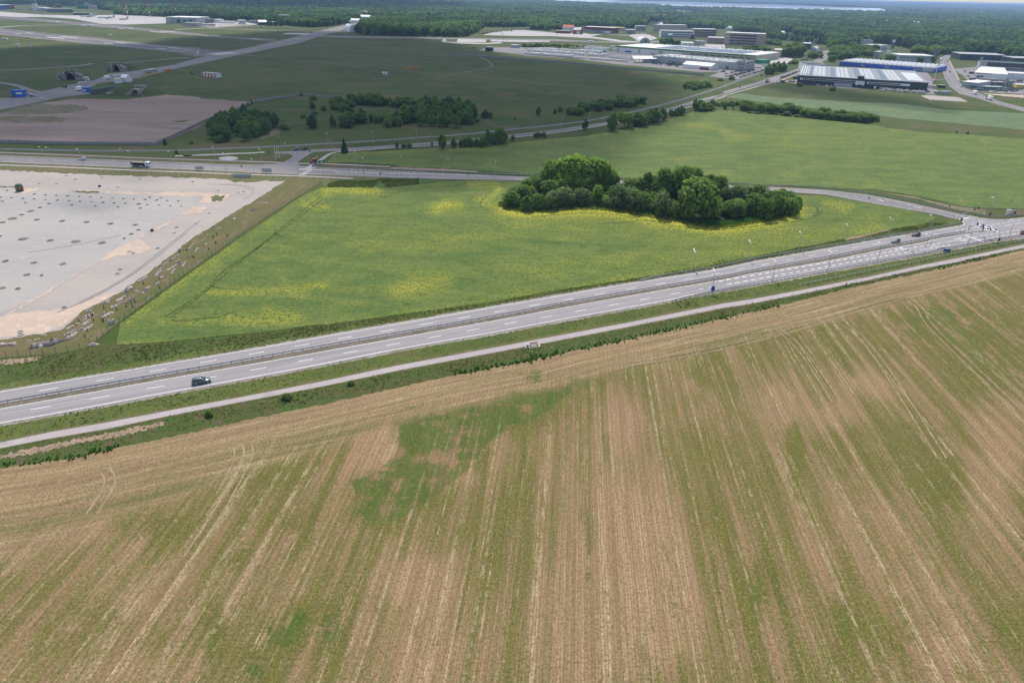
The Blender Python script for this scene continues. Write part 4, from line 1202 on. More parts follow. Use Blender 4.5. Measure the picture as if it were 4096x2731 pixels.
# ---- single trees and bushes one can tell apart
singles = [
    ('O', 1995, 330, 165, 85, 'conifer', 'dark pointed tree beside the road junction', 'pine_tree'),
    ('I', 515, 948, 850, 110, 'shrub', 'round green bush at the front left of the birch clump', 'bush'),
    ('I', 190, 958, 925, 42, 'shrub', 'small round bush on grass near the railway', 'bush'),
    ('I', 1275, 795, 712, 120, 'shrub', 'dark round bush at the right end of the birch clump', 'bush'),
    ('I', 1495, 655, 605, 75, 'shrub', 'low round bush on the grass left of the split birch', 'bush'),
    ('I', 1615, 770, 610, 130, 'birch', 'wide twin stemmed birch alone on the grass', 'birch_tree'),
    ('I', 1645, 612, 568, 75, 'grey', 'greyish bush behind the twin stemmed birch', 'bush'),
    ('I', 1620, 555, 452, 60, 'birch', 'thin light tree below the concrete wall', 'birch_tree'),
    ('I', 1622, 445, 378, 85, 'shrub', 'round dark bush in front of the concrete wall', 'bush'),
    ('I', 1745, 568, 490, 70, 'shrub', 'round dark tree alone in the meadow', 'tree'),
    ('I', 1862, 765, 610, 70, 'birch', 'slender birch left of the middle tree group', 'birch_tree'),
    ('I', 1480, 395, 358, 36, 'conifer', 'small dark tree at the top corner of the wall', 'tree'),
    ('J', 2215, 625, 520, 62, 'birch', 'lone dark tree in the meadow above the road', 'tree'),
    ('J', 1940, 668, 642, 24, 'shrub', 'tiny bush on the meadow above the railway', 'bush'),
    ('K', 350, 602, 530, 40, 'conifer', 'narrow tree left of a round bush on the meadow', 'tree'),
    ('K', 415, 585, 512, 76, 'shrub', 'round bush beside the narrow meadow tree', 'bush'),
    ('J', 555, 1005, 930, 44, 'birch', 'thin young tree on the verge of the far road', 'tree'),
    ('J', 625, 1000, 952, 74, 'shrub', 'left one of two round trees on the road verge', 'tree'),
    ('J', 702, 1000, 948, 76, 'shrub', 'right one of two round trees on the road verge', 'tree'),
    ('J', 965, 980, 935, 26, 'birch', 'very small sapling on the road verge', 'tree'),
    ('J', 1085, 1015, 835, 90, 'poplar', 'full tall tree beside the far road', 'tree'),
    ('J', 1222, 1005, 885, 66, 'birch', 'slim tree between the full tall tree and the row', 'tree'),
    ('J', 1915, 920, 850, 48, 'birch', 'young tree just right of the roadside row', 'tree'),
    ('K', 705, 795, 665, 68, 'birch', 'lone tree on the verge before the big roadside group', 'tree'),
    ('K', 1015, 805, 598, 120, 'poplar', 'tall dark tree at the left of the big roadside group', 'tree'),
    ('K', 1175, 780, 590, 200, 'bright', 'lighter broad tree in the big roadside group', 'tree'),
    ('K', 1340, 750, 590, 170, 'poplar', 'dark tree in the middle of the big roadside group', 'tree'),
    ('K', 1500, 715, 535, 140, 'poplar', 'tall dark tree right in the big roadside group', 'tree'),
    ('K', 1618, 682, 530, 84, 'poplar', 'egg shaped tree closing the big roadside group', 'tree'),
    ('K', 1845, 625, 512, 70, 'poplar', 'dark egg shaped tree between two roadside groups', 'tree'),
    ('K', 1995, 558, 425, 55, 'poplar', 'narrow tall tree at the left of the second roadside group', 'tree'),
    ('K', 2290, 525, 495, 26, 'shrub', 'tiny bush at the field corner by the road', 'bush'),
    ('N', 1942, 88, 5, 48, 'conifer', 'lone tree at the corner of the concrete wall', 'tree'),
    ('N', 2245, 76, 48, 40, 'shrub', 'small dark bush on grass right of the wall corner', 'bush'),
    ('N', 2072, 195, 145, 38, 'shrub', 'green bush on the verge between railway and road', 'bush'),
    ('L', 1345, 325, 262, 92, 'shrub', 'green bush before the dark commercial building corner', 'bush'),
    ('L', 1785, 385, 322, 88, 'shrub', 'green bush before the middle of the dark commercial building', 'bush'),
    ('L', 432, 237, 175, 98, 'shrub', 'round green tree at the edge of the office car park', 'bush'),
    ('L', 280, 250, 212, 90, 'shrub', 'flat green bush left of the car park tree', 'bush'),
    ('L', 335, 635, 560, 52, 'birch', 'young tree alone before the hedge row', 'tree'),
    ('L', 450, 638, 608, 26, 'shrub', 'tiny bush alone before the hedge row', 'bush'),
    ('L', 1175, 725, 640, 100, 'grey', 'pale round willow at the foot of the hedge row', 'tree'),
    ('M', 360, 800, 705, 86, 'shrub', 'separate round tree at the right end of the hedge row', 'tree'),
    ('M', 1440, 950, 915, 26, 'shrub', 'left one of two tiny bushes on the field margin', 'bush'),
    ('M', 1592, 970, 925, 30, 'shrub', 'right one of two tiny bushes on the field margin', 'bush'),
    ('b', 340, 945, 885, 95, 'shrub', 'dark green bush in the ditch below the cycle path', 'bush'),
    ('b', 945, 805, 760, 60, 'shrub', 'smaller dark bush in the ditch beside the cycle path', 'bush'),
    ('a', 1965, 625, 560, 80, 'shrub', 'dark weedy bush on the bank right of bare soil', 'bush'),
    ('C', 2035, 1, 0, 1, None, '', '')]
for s, x, yb, yt, w, k, lab, nm in singles:
    if k is None: continue
    px = P(s, x, yb)
    tree(px[0], px[1], P(s, x, yt)[1], w / SHEETS[s][2], k, lab, None, name=nm, cat='bush' if nm == 'bush' else 'tree')


def shrubbery(n, seed):
    r = random.Random(seed)
    poly = pts('R 240 780 420 640 700 560 1100 600 1700 600 2352 620; S 900 640 1350 580 1900 640 1950 800 1400 900 900 900 400 910 200 860; R 2100 900 1700 840 1200 810 700 840 300 830')
    a = np.array(poly); k = 0
    while k < n:
        p = (r.uniform(a[:, 0].min(), a[:, 0].max()), r.uniform(a[:, 1].min(), a[:, 1].max()))
        if inside(np.array([p]), poly)[0]:
            h = r.uniform(3.5, 9.5); w = r.uniform(.7, 1.25)
            MASS.append((tuple(G(*p)), (w * .9, w * .9, h / 10), r.choice(['broad', 'shrub', 'birch', 'bright', 'grey', 'straw' if p[0] > 2860 else 'grey']))); k += 1


def clump(poly, n, hpx, wpx, kinds, label, group, seed, mind=.6):
    """n trees at random inside a survey polygon, tall ones of about hpx survey units"""
    r = random.Random(seed)
    poly = pts(poly)
    a = np.array(poly); x0, y0 = a.min(0); x1, y1 = a.max(0)
    got = []
    tries = 0
    while len(got) < n and tries < 4000:
        tries += 1
        p = (r.uniform(x0, x1), r.uniform(y0, y1))
        if not inside(np.array([p]), poly)[0]: continue
        if any(math.hypot((p[0] - q[0]), (p[1] - q[1]) * 2.2) < wpx * mind for q in got): continue
        got.append(p)
    if seed not in SINGLE_CLUMPS:
        for p in got:
            h = max(1.2, height_at(p[0], p[1], p[1] - hpx * r.uniform(.72, 1.12))); k = r.choice(kinds)
            w = wpx * r.uniform(.8, 1.25) * mpp(*p) / (5.2 if k in ('birch', 'poplar', 'conifer') else 7.6)
            MASS.append((tuple(G(*p)), (w, w, h / 10), k))
        return
    rows = 1 if n < 9 else (2 if n < 20 else (4 if n > 35 else 3))
    got.sort(key=lambda q: -q[1])
    per = -(-len(got) // rows)
    names = {1: [''], 2: [' of the front row', ' of the back row'], 3: [' of the front row', ' of the middle row', ' of the back row'],
             4: [' of the front row', ' of the second row', ' of the third row', ' of the rearmost row']}[rows]
    for j in range(rows):
        line = sorted(got[j * per:(j + 1) * per])
        for i, p in enumerate(line):
            h = hpx * r.uniform(.72, 1.12)
            tree(p[0], p[1], p[1] - h, wpx * r.uniform(.8, 1.25), r.choice(kinds), '%s, %s from left%s' % (label, ORD[i], names[j]), group, name='tree', rnd=r)


MASS = []
SINGLE_CLUMPS = {1, 2, 4, 6, 8, 9, 10, 11, 12, 14, 15, 18, 19, 21, 23, 24, 31, 32}
ORD = 'first second third fourth fifth sixth seventh eighth ninth tenth eleventh twelfth thirteenth fourteenth fifteenth sixteenth'.split()
clump('I 425 900 560 935 620 930 950 925 1110 830 1215 760 1190 690 1050 640 700 650 560 700 440 800', 42, 58, 36, ['birch', 'birch', 'poplar'], 'dark birch in clump by brown yard', 'birches of the dense clump', 1, .5)
clump('J 640 715 760 745 950 765 1300 770 1420 735 1490 640 1420 560 1200 560 900 580 650 620', 44, 60, 34, ['birch', 'birch', 'poplar'], 'birch in middle copse of meadow', 'birches of the middle copse', 2, .5)
clump('J 1320 740 1490 715 1520 690 1450 660 1340 680', 9, 18, 24, ['shrub', 'grey'], 'low bush at the right foot of the middle copse', 'bushes of the middle copse', 3, .5)
clump('J 130 500 350 520 360 490 150 470', 8, 46, 38, ['poplar', 'broad'], 'broad tree behind middle copse', 'broad trees behind the copse', 4, .5)
clump('J 370 515 560 530 780 540 950 500 940 480 700 500 400 490', 15, 34, 26, ['birch', 'poplar'], 'dark tree in the thin row behind the middle copse', 'row behind the middle copse', 5, .5)
clump('J 410 765 540 765 600 740 560 700 420 700', 7, 50, 40, ['birch', 'shrub'], 'dark tree left of middle copse', 'small group left of the copse', 6, .5)
clump('J 250 700 320 720 390 720 390 690 260 670', 5, 30, 26, ['shrub', 'bright'], 'small round tree between two groups of the meadow', 'small trees between the groups', 7, .5)
clump('I 1960 755 2060 765 2200 750 2220 650 2050 640', 8, 50, 42, ['birch', 'poplar'], 'tall birch of left meadow group', 'left meadow group', 8, .5)
clump('I 1850 560 2000 590 2060 560 2090 520 1900 520', 6, 34, 36, ['shrub', 'poplar'], 'tree in group near concrete wall', 'group near the wall', 9, .5)
clump('I 1845 520 1945 530 1940 500 1850 500', 3, 40, 36, ['poplar'], 'upright tree near concrete wall', 'upright trees near the wall', 10, .4)
clump('I 2020 500 2160 510 2300 515 2352 510 2352 470 2050 480', 8, 40, 44, ['poplar', 'broad'], 'dark tree at back of meadow', 'back row of the meadow', 11, .5)
clump('J 0 500 90 505 90 480 0 480', 3, 38, 44, ['poplar', 'broad'], 'dark tree behind meadow near copse', 'back row near the copse', 12, .5)
clump('I 400 700 640 600 700 580 900 480 920 495 720 590 470 710', 14, 13, 14, ['shrub', 'conifer'], 'small self sown tree along the concrete wall', 'self sown trees along the wall', 13, .6)
clump('J 1550 655 1690 662 1680 640 1560 635', 4, 32, 20, ['birch'], 'birch at right end of middle copse', 'birches at the copse end', 14, .5)
clump('K 490 635 650 635 650 605 500 610', 4, 34, 30, ['shrub', 'poplar'], 'round tree left of long meadow grove', 'left end of the long meadow grove', 15, .5)
clump('K 640 580 940 580 1000 555 1280 520 1420 480 1410 460 1150 470 900 500 640 530', 34, 30, 24, ['poplar', 'birch', 'shrub'], 'tree in the long meadow grove above the railway', 'long meadow grove', 16, .5)
clump('K 1860 310 1960 325 2100 325 2185 300 2170 270 2000 250 1880 280', 22, 20, 22, ['shrub', 'broad'], 'dense round tree in the oval thicket near the depot', 'oval thicket near the depot', 17, .45)
clump('J 1300 1000 1580 1000 1580 985 1310 985', 8, 40, 22, ['birch', 'poplar'], 'tree in left half of roadside row', 'left half of the roadside row', 18, .6)
clump('J 1600 990 1820 960 1820 940 1600 965', 8, 58, 26, ['birch', 'poplar'], 'taller tree in right half of roadside row', 'right half of the roadside row', 19, .5)
clump('J 2180 895 2290 885 2290 870 2180 875', 4, 22, 14, ['birch'], 'small tree of three by the field corner', 'small trees by the field corner', 20, .6)
clump('K 1230 765 1560 705 1560 690 1230 740', 7, 46, 36, ['poplar', 'shrub'], 'dark tree in big roadside group', 'big roadside group', 21, .5)
clump('K 1680 640 1800 635 1800 615 1690 620', 5, 28, 18, ['birch', 'shrub'], 'young tree between the roadside groups', 'young trees between roadside groups', 22, .5)
clump('K 2020 580 2200 575 2210 545 2030 550', 7, 38, 28, ['poplar', 'broad'], 'round tree of second roadside group', 'second roadside group', 23, .5)
clump('L 10 650 170 635 170 610 10 620', 6, 32, 26, ['broad', 'poplar'], 'round tree at start of hedge row', 'left start of the hedge row', 24, .5)
clump('L 180 590 480 600 640 600 640 570 480 570 190 565', 14, 18, 20, ['shrub', 'birch'], 'small tree in the thin part of the hedge row', 'thin part of the hedge row', 25, .5)
clump('L 550 650 750 675 950 690 960 650 760 630 560 620', 16, 34, 30, ['broad', 'poplar', 'shrub'], 'green tree in the left hedge row block', 'left block of the hedge row', 26, .5)
clump('L 990 685 1150 690 1320 705 1330 680 1160 660 1000 655', 10, 34, 28, ['poplar', 'broad'], 'dark tree in the middle hedge row block', 'middle block of the hedge row', 27, .5)
clump('L 1370 735 1700 775 2050 800 2250 808 2250 780 2050 765 1700 730 1400 705', 30, 36, 30, ['poplar', 'broad', 'shrub'], 'dark tree in the right hedge row block', 'right block of the hedge row', 28, .45)
clump('L 640 690 1000 705 1400 745 1700 785 1700 775 1300 725 1000 690 660 675', 16, 9, 22, ['grey', 'shrub'], 'low grey bush at the foot of the hedge row', 'bushes at the foot of the hedge', 29, .5)
clump('M 0 810 230 815 270 800 270 780 0 775', 8, 34, 30, ['poplar', 'broad'], 'dark tree in the last hedge row block', 'last block of the hedge row', 30, .5)
clump('L 900 170 960 175 1010 160 980 140 905 150', 4, 40, 24, ['poplar'], 'tall tree left by depot road', 'left trees by the depot road', 31, .4)
clump('L 1020 125 1060 130 1150 120 1140 100 1030 105', 5, 38, 22, ['poplar'], 'tall tree in right depot road cluster', 'right trees by the depot road', 32, .4)
clump('E 1070 770 1200 785 1370 775 1370 740 1080 730', 10, 52, 30, ['poplar', 'broad'], 'tall tree in the group behind the depot car park', 'trees behind the depot car park', 33, .45)
clump('E 590 695 760 700 930 720 930 690 600 670', 12, 22, 22, ['broad', 'poplar'], 'tree behind the long green and white warehouse', 'trees behind the warehouse', 34, .5)
clump('E 860 600 1060 620 1070 590 860 570', 10, 20, 24, ['broad', 'bright'], 'light tree right of the four storey barracks', 'trees right of the barracks', 35, .5)
clump('E 1480 790 1610 790 1610 760 1480 760', 6, 24, 16, ['poplar'], 'small tree beside the road bend', 'small trees by the road bend', 36, .5)
clump('E 1180 885 1440 830 1440 815 1180 870', 9, 14, 14, ['shrub', 'poplar'], 'small tree in the line on the grass by the depot', 'small trees on the depot grass', 37, .6)
clump('E 1740 850 1900 820 2100 790 2330 780 2340 700 2000 680 1760 730', 34, 34, 30, ['broad', 'poplar', 'bright'], 'tree in the wood behind the blue hall', 'trees behind the blue hall', 38, .45)
clump('F 480 845 650 845 650 815 490 810', 6, 30, 26, ['broad', 'poplar'], 'dark tree left of the low grey building', 'trees left of the grey building', 39, .5)
clump('F 770 850 860 855 860 830 770 830', 2, 28, 28, ['broad'], 'left dark tree in front of the low grey building', 'left tree before the grey building', 40, .5)
clump('F 930 865 1110 870 1110 840 940 840', 4, 30, 28, ['broad'], 'dark tree at the right end of the low grey building', 'right trees before the grey building', 41, .5)
clump('F 840 750 1180 760 1300 740 1440 740 1440 720 1000 700 850 710', 16, 32, 28, ['broad', 'bright', 'poplar'], 'bushy tree behind the road bend on the right', 'trees behind the right road bend', 42, .5)
clump('F 1450 760 1500 760 1500 700 1450 700', 4, 36, 26, ['grey', 'broad'], 'grey green tree left of the dark hall', 'trees left of the dark hall', 43, .4)
clump('D 1600 530 1700 530 1700 510 1600 510', 4, 26, 24, ['broad'], 'dark tree right of the arched hangar', 'trees right of the arched hangar', 44, .5)
clump('D 1700 545 1820 550 1820 530 1700 525', 6, 22, 20, ['broad', 'conifer'], 'dark conifer like tree behind the warehouse roof', 'dark trees behind the warehouse roof', 45, .5)
clump('D 1600 445 1680 448 1680 430 1600 430', 3, 14, 16, ['broad'], 'round tree before the white four storey block', 'trees before the white block', 46, .5)
clump('D 1900 460 1970 465 1970 440 1900 440', 3, 26, 18, ['broad', 'conifer'], 'pointed tree before the white four storey block', 'pointed trees before the white block', 47, .4)
clump('D 90 360 440 365 440 345 90 340', 12, 26, 20, ['broad', 'bright', 'poplar'], 'tree left of the red brick buildings', 'trees left of the brick buildings', 48, .5)
clump('D 0 560 720 565 720 545 0 540', 26, 10, 10, ['conifer', 'shrub'], 'small dark tree in the line behind the trailers', 'line of small trees behind the trailers', 49, .6)
clump('C 1920 560 2352 560 2352 545 1920 545', 16, 12, 12, ['conifer', 'shrub'], 'small dark tree in the line behind the car row', 'line of small trees behind the cars', 50, .5)
clump('B 1080 310 1240 315 1320 305 1400 315 1600 320 1660 300 1200 285 1080 290', 20, 22, 13, ['conifer', 'broad'], 'dark tree scattered on the grass by the airport forest', 'scattered trees by the airport forest', 51, .6)
clump('Z 430 1140 700 980 850 900 1000 800 1180 650 1400 470 1560 400 1680 420 1400 640 1150 830 900 1000 700 1130 520 1230 150 1220', 34, 4, 4, ['conifer'], 'tiny planted conifer among the boulders on the mown slope', 'planted conifers among the boulders', 52, .9)

shrubbery(44, 77)
# ---- leaf mass objects for scattering
SCAT = {}


def scatter_collection(name, meshes):
    c = bpy.data.collections.new(name)
    for m in meshes:
        o = bpy.data.objects.new(name, m)
        c.objects.link(o)
    SCAT[name] = c
    return c


def scatter_group(c):
    g = bpy.data.node_groups.new('scatter_' + c.name, 'GeometryNodeTree')
    g.interface.new_socket('Geometry', in_out='INPUT', socket_type='NodeSocketGeometry')
    g.interface.new_socket('Geometry', in_out='OUTPUT', socket_type='NodeSocketGeometry')
    N = g.nodes; Lk = g.links
    gi = N.new('NodeGroupInput'); go = N.new('NodeGroupOutput')
    iop = N.new('GeometryNodeInstanceOnPoints')
    ci = N.new('GeometryNodeCollectionInfo')
    ci.inputs['Collection'].default_value = c
    ci.inputs['Separate Children'].default_value = True
    ci.inputs['Reset Children'].default_value = True
    iop.inputs['Pick Instance'].default_value = True

    def named(n, ty):
        a = N.new('GeometryNodeInputNamedAttribute'); a.data_type = ty
        a.inputs['Name'].default_value = n
        return a.outputs[0]
    Lk.new(gi.outputs[0], iop.inputs['Points'])
    Lk.new(ci.outputs[0], iop.inputs['Instance'])
    Lk.new(named('pick', 'INT'), iop.inputs['Instance Index'])
    Lk.new(named('size', 'FLOAT_VECTOR'), iop.inputs['Scale'])
    Lk.new(named('turn', 'FLOAT_VECTOR'), iop.inputs['Rotation'])
    Lk.new(iop.outputs[0], go.inputs[0])
    return g


def scatter(name, coll, co, size, label=None, cat=None):
    me = bpy.data.meshes.new(name)
    co = np.asarray(co, np.float32)
    me.vertices.add(len(co)); me.vertices.foreach_set('co', co.ravel())
    a = me.attributes.new('size', 'FLOAT_VECTOR', 'POINT'); a.data.foreach_set('vector', np.asarray(size, np.float32).ravel())
    t = np.zeros((len(co), 3), np.float32); t[:, 2] = RNG.random(len(co)) * 6.28
    a = me.attributes.new('turn', 'FLOAT_VECTOR', 'POINT'); a.data.foreach_set('vector', t.ravel())
    a = me.attributes.new('pick', 'INT', 'POINT'); a.data.foreach_set('value', RNG.integers(0, len(SCAT[coll].objects), len(co)).astype(np.int32))
    me.update()
    o = link_mesh(name, me)
    m = o.modifiers.new('scatter', 'NODES')
    if 'scatter_' + coll not in bpy.data.node_groups: scatter_group(SCAT[coll])
    m.node_group = bpy.data.node_groups['scatter_' + coll]
    return tag(o, label, cat, None, 'stuff')


scatter_collection('forest_crowns', [crown_mesh('fc', k, n, lf, 500 + i, m) for i, (k, n, lf, m) in enumerate((('round', 420, .95, 'leaf_forest'), ('tall', 340, .8, 'leaf_birch'), ('pine', 260, .85, 'leaf_forest'), ('tall', 320, .85, 'leaf_forest'), ('round', 380, .95, 'leaf_broad'), ('pine', 260, .85, 'leaf_conifer')))])


for key in ('broad', 'birch', 'shrub', 'conifer'):
    scatter_collection('mass_' + key, KINDS[key][0])
for key, ks in (('broad', ('broad', 'bright', 'poplar')), ('birch', ('birch',)), ('shrub', ('shrub', 'grey', 'straw')), ('conifer', ('conifer',))):
    g = [m for m in MASS if m[2] in ks]
    scatter('small_trees', 'mass_' + key, [m[0] for m in g], [m[1] for m in g], {'broad': 'rounded green trees of the hedge rows and copses', 'birch': 'slim birches of the hedge rows and meadow groves', 'shrub': 'low bushes of the hedge rows and thickets', 'conifer': 'small dark conifers scattered over the open grass'}[key], 'trees')


def world_poly(poly): return [G(*p).xy for p in poly]


# forest edge across the frame; everything beyond it is wood with clearings
EDGE_F = pts('A -900 40 0 62 120 58 330 50 480 72 640 92 860 90 1000 78 1180 120 1340 128 1345 180 1500 185 1950 205 2200 215 2352 215; B 230 215 450 222 540 236 750 246 900 245 1100 285 1250 290 1400 315 1500 320 1620 325 1780 318 1980 285 2130 255 2240 235; C 20 340 80 395 200 418 450 420 700 430 1000 436 1250 440 1380 432 1480 392 1560 330 1600 318 1800 325 2050 320 2200 345 2330 370; D 250 345 420 340 640 330 1000 318 1150 360 1250 345 1420 300 1560 320 1900 335 2300 345; E 60 360 350 400 860 490 900 530 1060 540 1330 570 1700 610 1760 700 2000 640 2330 600; F 300 590 500 600 700 640 860 700 1000 730 1400 735 1700 735 2000 745 2150 780 2352 790 3000 840')
CLEAR = [pts('B 2040 300 2160 230 2330 195 2352 240 2200 300 2150 380 2040 380'), pts('D 1380 380 1450 260 1800 260 1800 300 1560 330 1450 340'),
         pts('D 2200 110 1800 140 1560 120 1700 110 2100 140') if 0 else pts('D 1600 118 1800 118 2130 140 2130 172 1850 172 1600 140'),
         pts('E 1060 480 1300 480 1700 540 1700 590 1350 570 1060 520'), pts('A 350 60 500 50 900 75 1000 70 1250 85 1250 110 800 95 450 75'), pts('E 850 440 1250 440 1250 490 850 480')]
LAKE = shift(pts('D 250 3 500 6 760 18 900 22 1150 38 1500 40 1800 68 2100 75 2352 78; E 0 85 400 93 900 108 1300 120 1800 127 2300 143; F 280 148 480 138 550 127'), 8) + pts('F 400 115 0 104; E 1900 100 1400 78 900 62 400 50 0 34; D 2000 22 1600 2 1300 -3 900 -2 600 -4 400 -3')
SIZES = []
co_all = []; sz_all = []
for d0, d1, area, k in ((750, 2600, 85, 1.0), (2600, 5200, 330, 1.55), (5200, 12500, 2300, 3.0), (12500, 26000, 16000, 6.5)):
    half = math.radians(43)
    n = int(half * (d1 ** 2 - d0 ** 2) / area)
    rr = np.sqrt(RNG.random(n) * (d1 ** 2 - d0 ** 2) + d0 ** 2)
    th = (RNG.random(n) * 2 - 1) * half
    x = rr * np.sin(th); y = rr * np.cos(th)
    # project to survey coordinates
    R3 = np.array([[_R.x, _R.y, _R.z], [-_U.x, -_U.y, -_U.z], [_F.x, _F.y, _F.z]])
    c = np.stack([x, y, np.full(n, -CAM_H)], 1) @ R3.T
    q = np.stack([2048 + FPX * c[:, 0] / c[:, 2], 1365.5 + FPX * c[:, 1] / c[:, 2]], 1)
    outline = [(-1500, -400)] + EDGE_F + [(5200, -400)]
    ok = inside(q, outline)
    for cl in CLEAR + [LAKE]:
        ok &= ~inside(q, cl)
    # keep sparse openings
    ok &= (np.sin(x / 97 + 3 * np.sin(y / 310)) + np.sin(y / 140 + 2 * np.sin(x / 260)) + RNG.random(n) * .8 > -1.25)
    x, y = x[ok], y[ok]
    co_all.append(np.stack([x, y, np.zeros(len(x)) - .5], 1))
    hh = (1.25 + .65 * RNG.random(len(x))) * (1 + .18 * np.sin(x / 60) * np.cos(y / 90))
    if k > 2: hh *= 1.0
    SIZES.append(len(x))
    w = hh * .78 * k
    sz_all.append(np.stack([w, w, hh], 1))
for i, nm in enumerate(('forest', 'forest', 'forest', 'forest')):
    scatter(nm, 'forest_crowns', co_all[i], sz_all[i], ('mixed green forest starting behind the airfield and depot', 'belt of forest further behind the airfield', 'hazy forest stretching towards the lake', 'bluish far forest on the horizon')[i], 'forest')
floor = [(-2600, -70)] + EDGE_F + [(6200, 260), (6200, 60)]
sheet('forest_floor', EDGE_F + [(5400, 200), (5400, 56), (4096, 22), (3000, -1), (2048, -22), (0, -64), (-1400, -94), (-1400, -30)], 'forest_floor', .02)
t = NT('lake_water', .08, .5)
t.color((.52, .56, .64)); t.b.inputs['Roughness'].default_value = .35  # pale base colour carries the bright sky reflection of the water
MATS['lake_water'] = t.mat
sheet('lake', LAKE, 'lake_water', .6)
sheet('pond', pts('D 1620 128 1800 128 2118 155 2118 168 1850 165 1800 148 1620 142'), 'lake_water', .5)
# far low hills
mb = MB()
for j, (dist, base, amp) in enumerate(((17000, 34, 16), (23000, 52, 14), (31000, 66, 16))):
    prof = []
    n = 120
    for k in range(n + 1):
        a = math.radians(-50 + 100 * k / n)
        h = base + amp * (math.sin(k * .21 + j * 2) * .5 + math.sin(k * .083 + j) * .5 + .18 * math.sin(k * 1.3 + j))
        if j == 0: h = max(8, h * (.35 + .65 * (1 / (1 + math.exp(-(a - .05) * 9)))))
        prof.append((a, h))
    vs = []
    for dd, hf in ((-2600, 0), (-900, .75), (0, 1), (1500, .6), (3500, 0)):
        vs += [((dist + dd) * math.sin(a), (dist + dd) * math.cos(a), h * hf) for a, h in prof]
    m = n + 1
    mb.add(vs, [(r * m + k, r * m + k + 1, (r + 1) * m + k + 1, (r + 1) * m + k) for r in range(4) for k in range(n)])
t = NT('far_forest', .95, .05)
t.color(t.mix(t.step(t.noise(t.pos(), .004, 6, .75), .4, .6), (.018, .04, .018), (.045, .075, .03)))
t.bump(t.noise(t.pos(), .02, 3, .6), 1, 12)
MATS['far_forest'] = t.mat
mb.build('hills', t.mat, smooth=True)['kind'] = 'structure'

# ---- tall grass, weeds and reeds near the highway
def tuft_mesh(name, n, h, w, lean, seed, mat):
    r = np.random.default_rng(seed)
    v = []; f = []
    for i in range(n):
        a = r.random() * 6.28; rad = w * r.random() ** .7
        p = np.array([rad * math.cos(a), rad * math.sin(a), 0])
        th = r.random() * 6.28; d = np.array([math.cos(th), math.sin(th), 0])
        s = h * (.5 + .6 * r.random()); wd = .06 * h + .05
        tip = p + np.array([lean * r.normal() * s, (lean * r.normal() - .35) * s, s])
        k = len(v)
        v += [tuple(p - d * wd), tuple(p + d * wd), tuple(tip + d * wd * .5), tuple(tip - d * wd * .5)]
        f.append((k, k + 1, k + 2, k + 3))
    me = bpy.data.meshes.new(name); me.from_pydata(v, [], f)
    at = me.attributes.new('tint', 'FLOAT', 'POINT'); at.data.foreach_set('value', np.repeat(r.random(n), 4).astype(np.float32))
    me.materials.append(MATS[mat])
    return me


for nm, d, l in (('blade_green', (.07, .11, .026), (.125, .175, .042)), ('blade_reed', (.05, .12, .030), (.10, .20, .05)), ('blade_dry', (.16, .14, .07), (.30, .25, .14)), ('blade_rape', (.13, .19, .06), (.42, .38, .06))):
    t = NT(nm, .8, .1)
    f = t.math('ADD', t.math('MULTIPLY', t.attr('tint'), .7), t.math('MULTIPLY', t.noise(t.pos(), .12, 3), .4))
    c = t.mix(f, d, l); t.color(c); translucent(t, c, .45); MATS[nm] = t.mat
scatter_collection('weeds', [tuft_mesh('tuft', 26, .45, .45, .35, i, m) for i, m in enumerate(('blade_green', 'blade_green', 'blade_dry', 'blade_green'))])
scatter_collection('reeds', [tuft_mesh('tuft', 34, 1.15, .5, .16, 20 + i, 'blade_reed') for i in range(3)])
scatter_collection('rape_plants', [tuft_mesh('tuft', 22, .75, .4, .3, 40 + i, m) for i, m in enumerate(('blade_rape', 'blade_green', 'blade_rape'))])
scatter_collection('dry_tufts', [tuft_mesh('tuft', 20, .4, .4, .4, 60 + i, m) for i, m in enumerate(('blade_dry', 'blade_dry', 'blade_green'))])


def along(polyA, polyB, n, lo=0.0, hi=1.0, gap=None):
    """random ground points between two survey polylines"""
    A = resample([G(*p) for p in polyA], 2.0); B = [G(*p) for p in polyB]
    bx = np.array([(p.x, p.y) for p in resample(B, 2.0)])
    ax = np.array([(p.x, p.y) for p in A])
    i = RNG.integers(0, len(ax), n)
    t = lo + (hi - lo) * RNG.random(n)
    out = np.zeros((n, 3))
    near = {}
    for k in range(n):
        a = ax[i[k]]
        if i[k] not in near: near[i[k]] = bx[np.argmin(((bx - a) ** 2).sum(1))]
        b = near[i[k]]
        out[k, :2] = a + (b - a) * t[k]
    out[:, :2] += RNG.uniform(-1.3, 1.3, size=(n, 2)) * .9
    return out


def grow(name, coll, co, s0, s1, z, label):
    co = co.copy(); co[:, 2] = z
    s = s0 + (s1 - s0) * RNG.random(len(co))
    m = np.sin(co[:, 0] / 7.0) * np.sin(co[:, 1] / 5.0 + co[:, 0] / 11.0)
    s = s * (1 + .35 * m)
    scatter(name, coll, co, np.stack([s, s, s], 1), label, None)


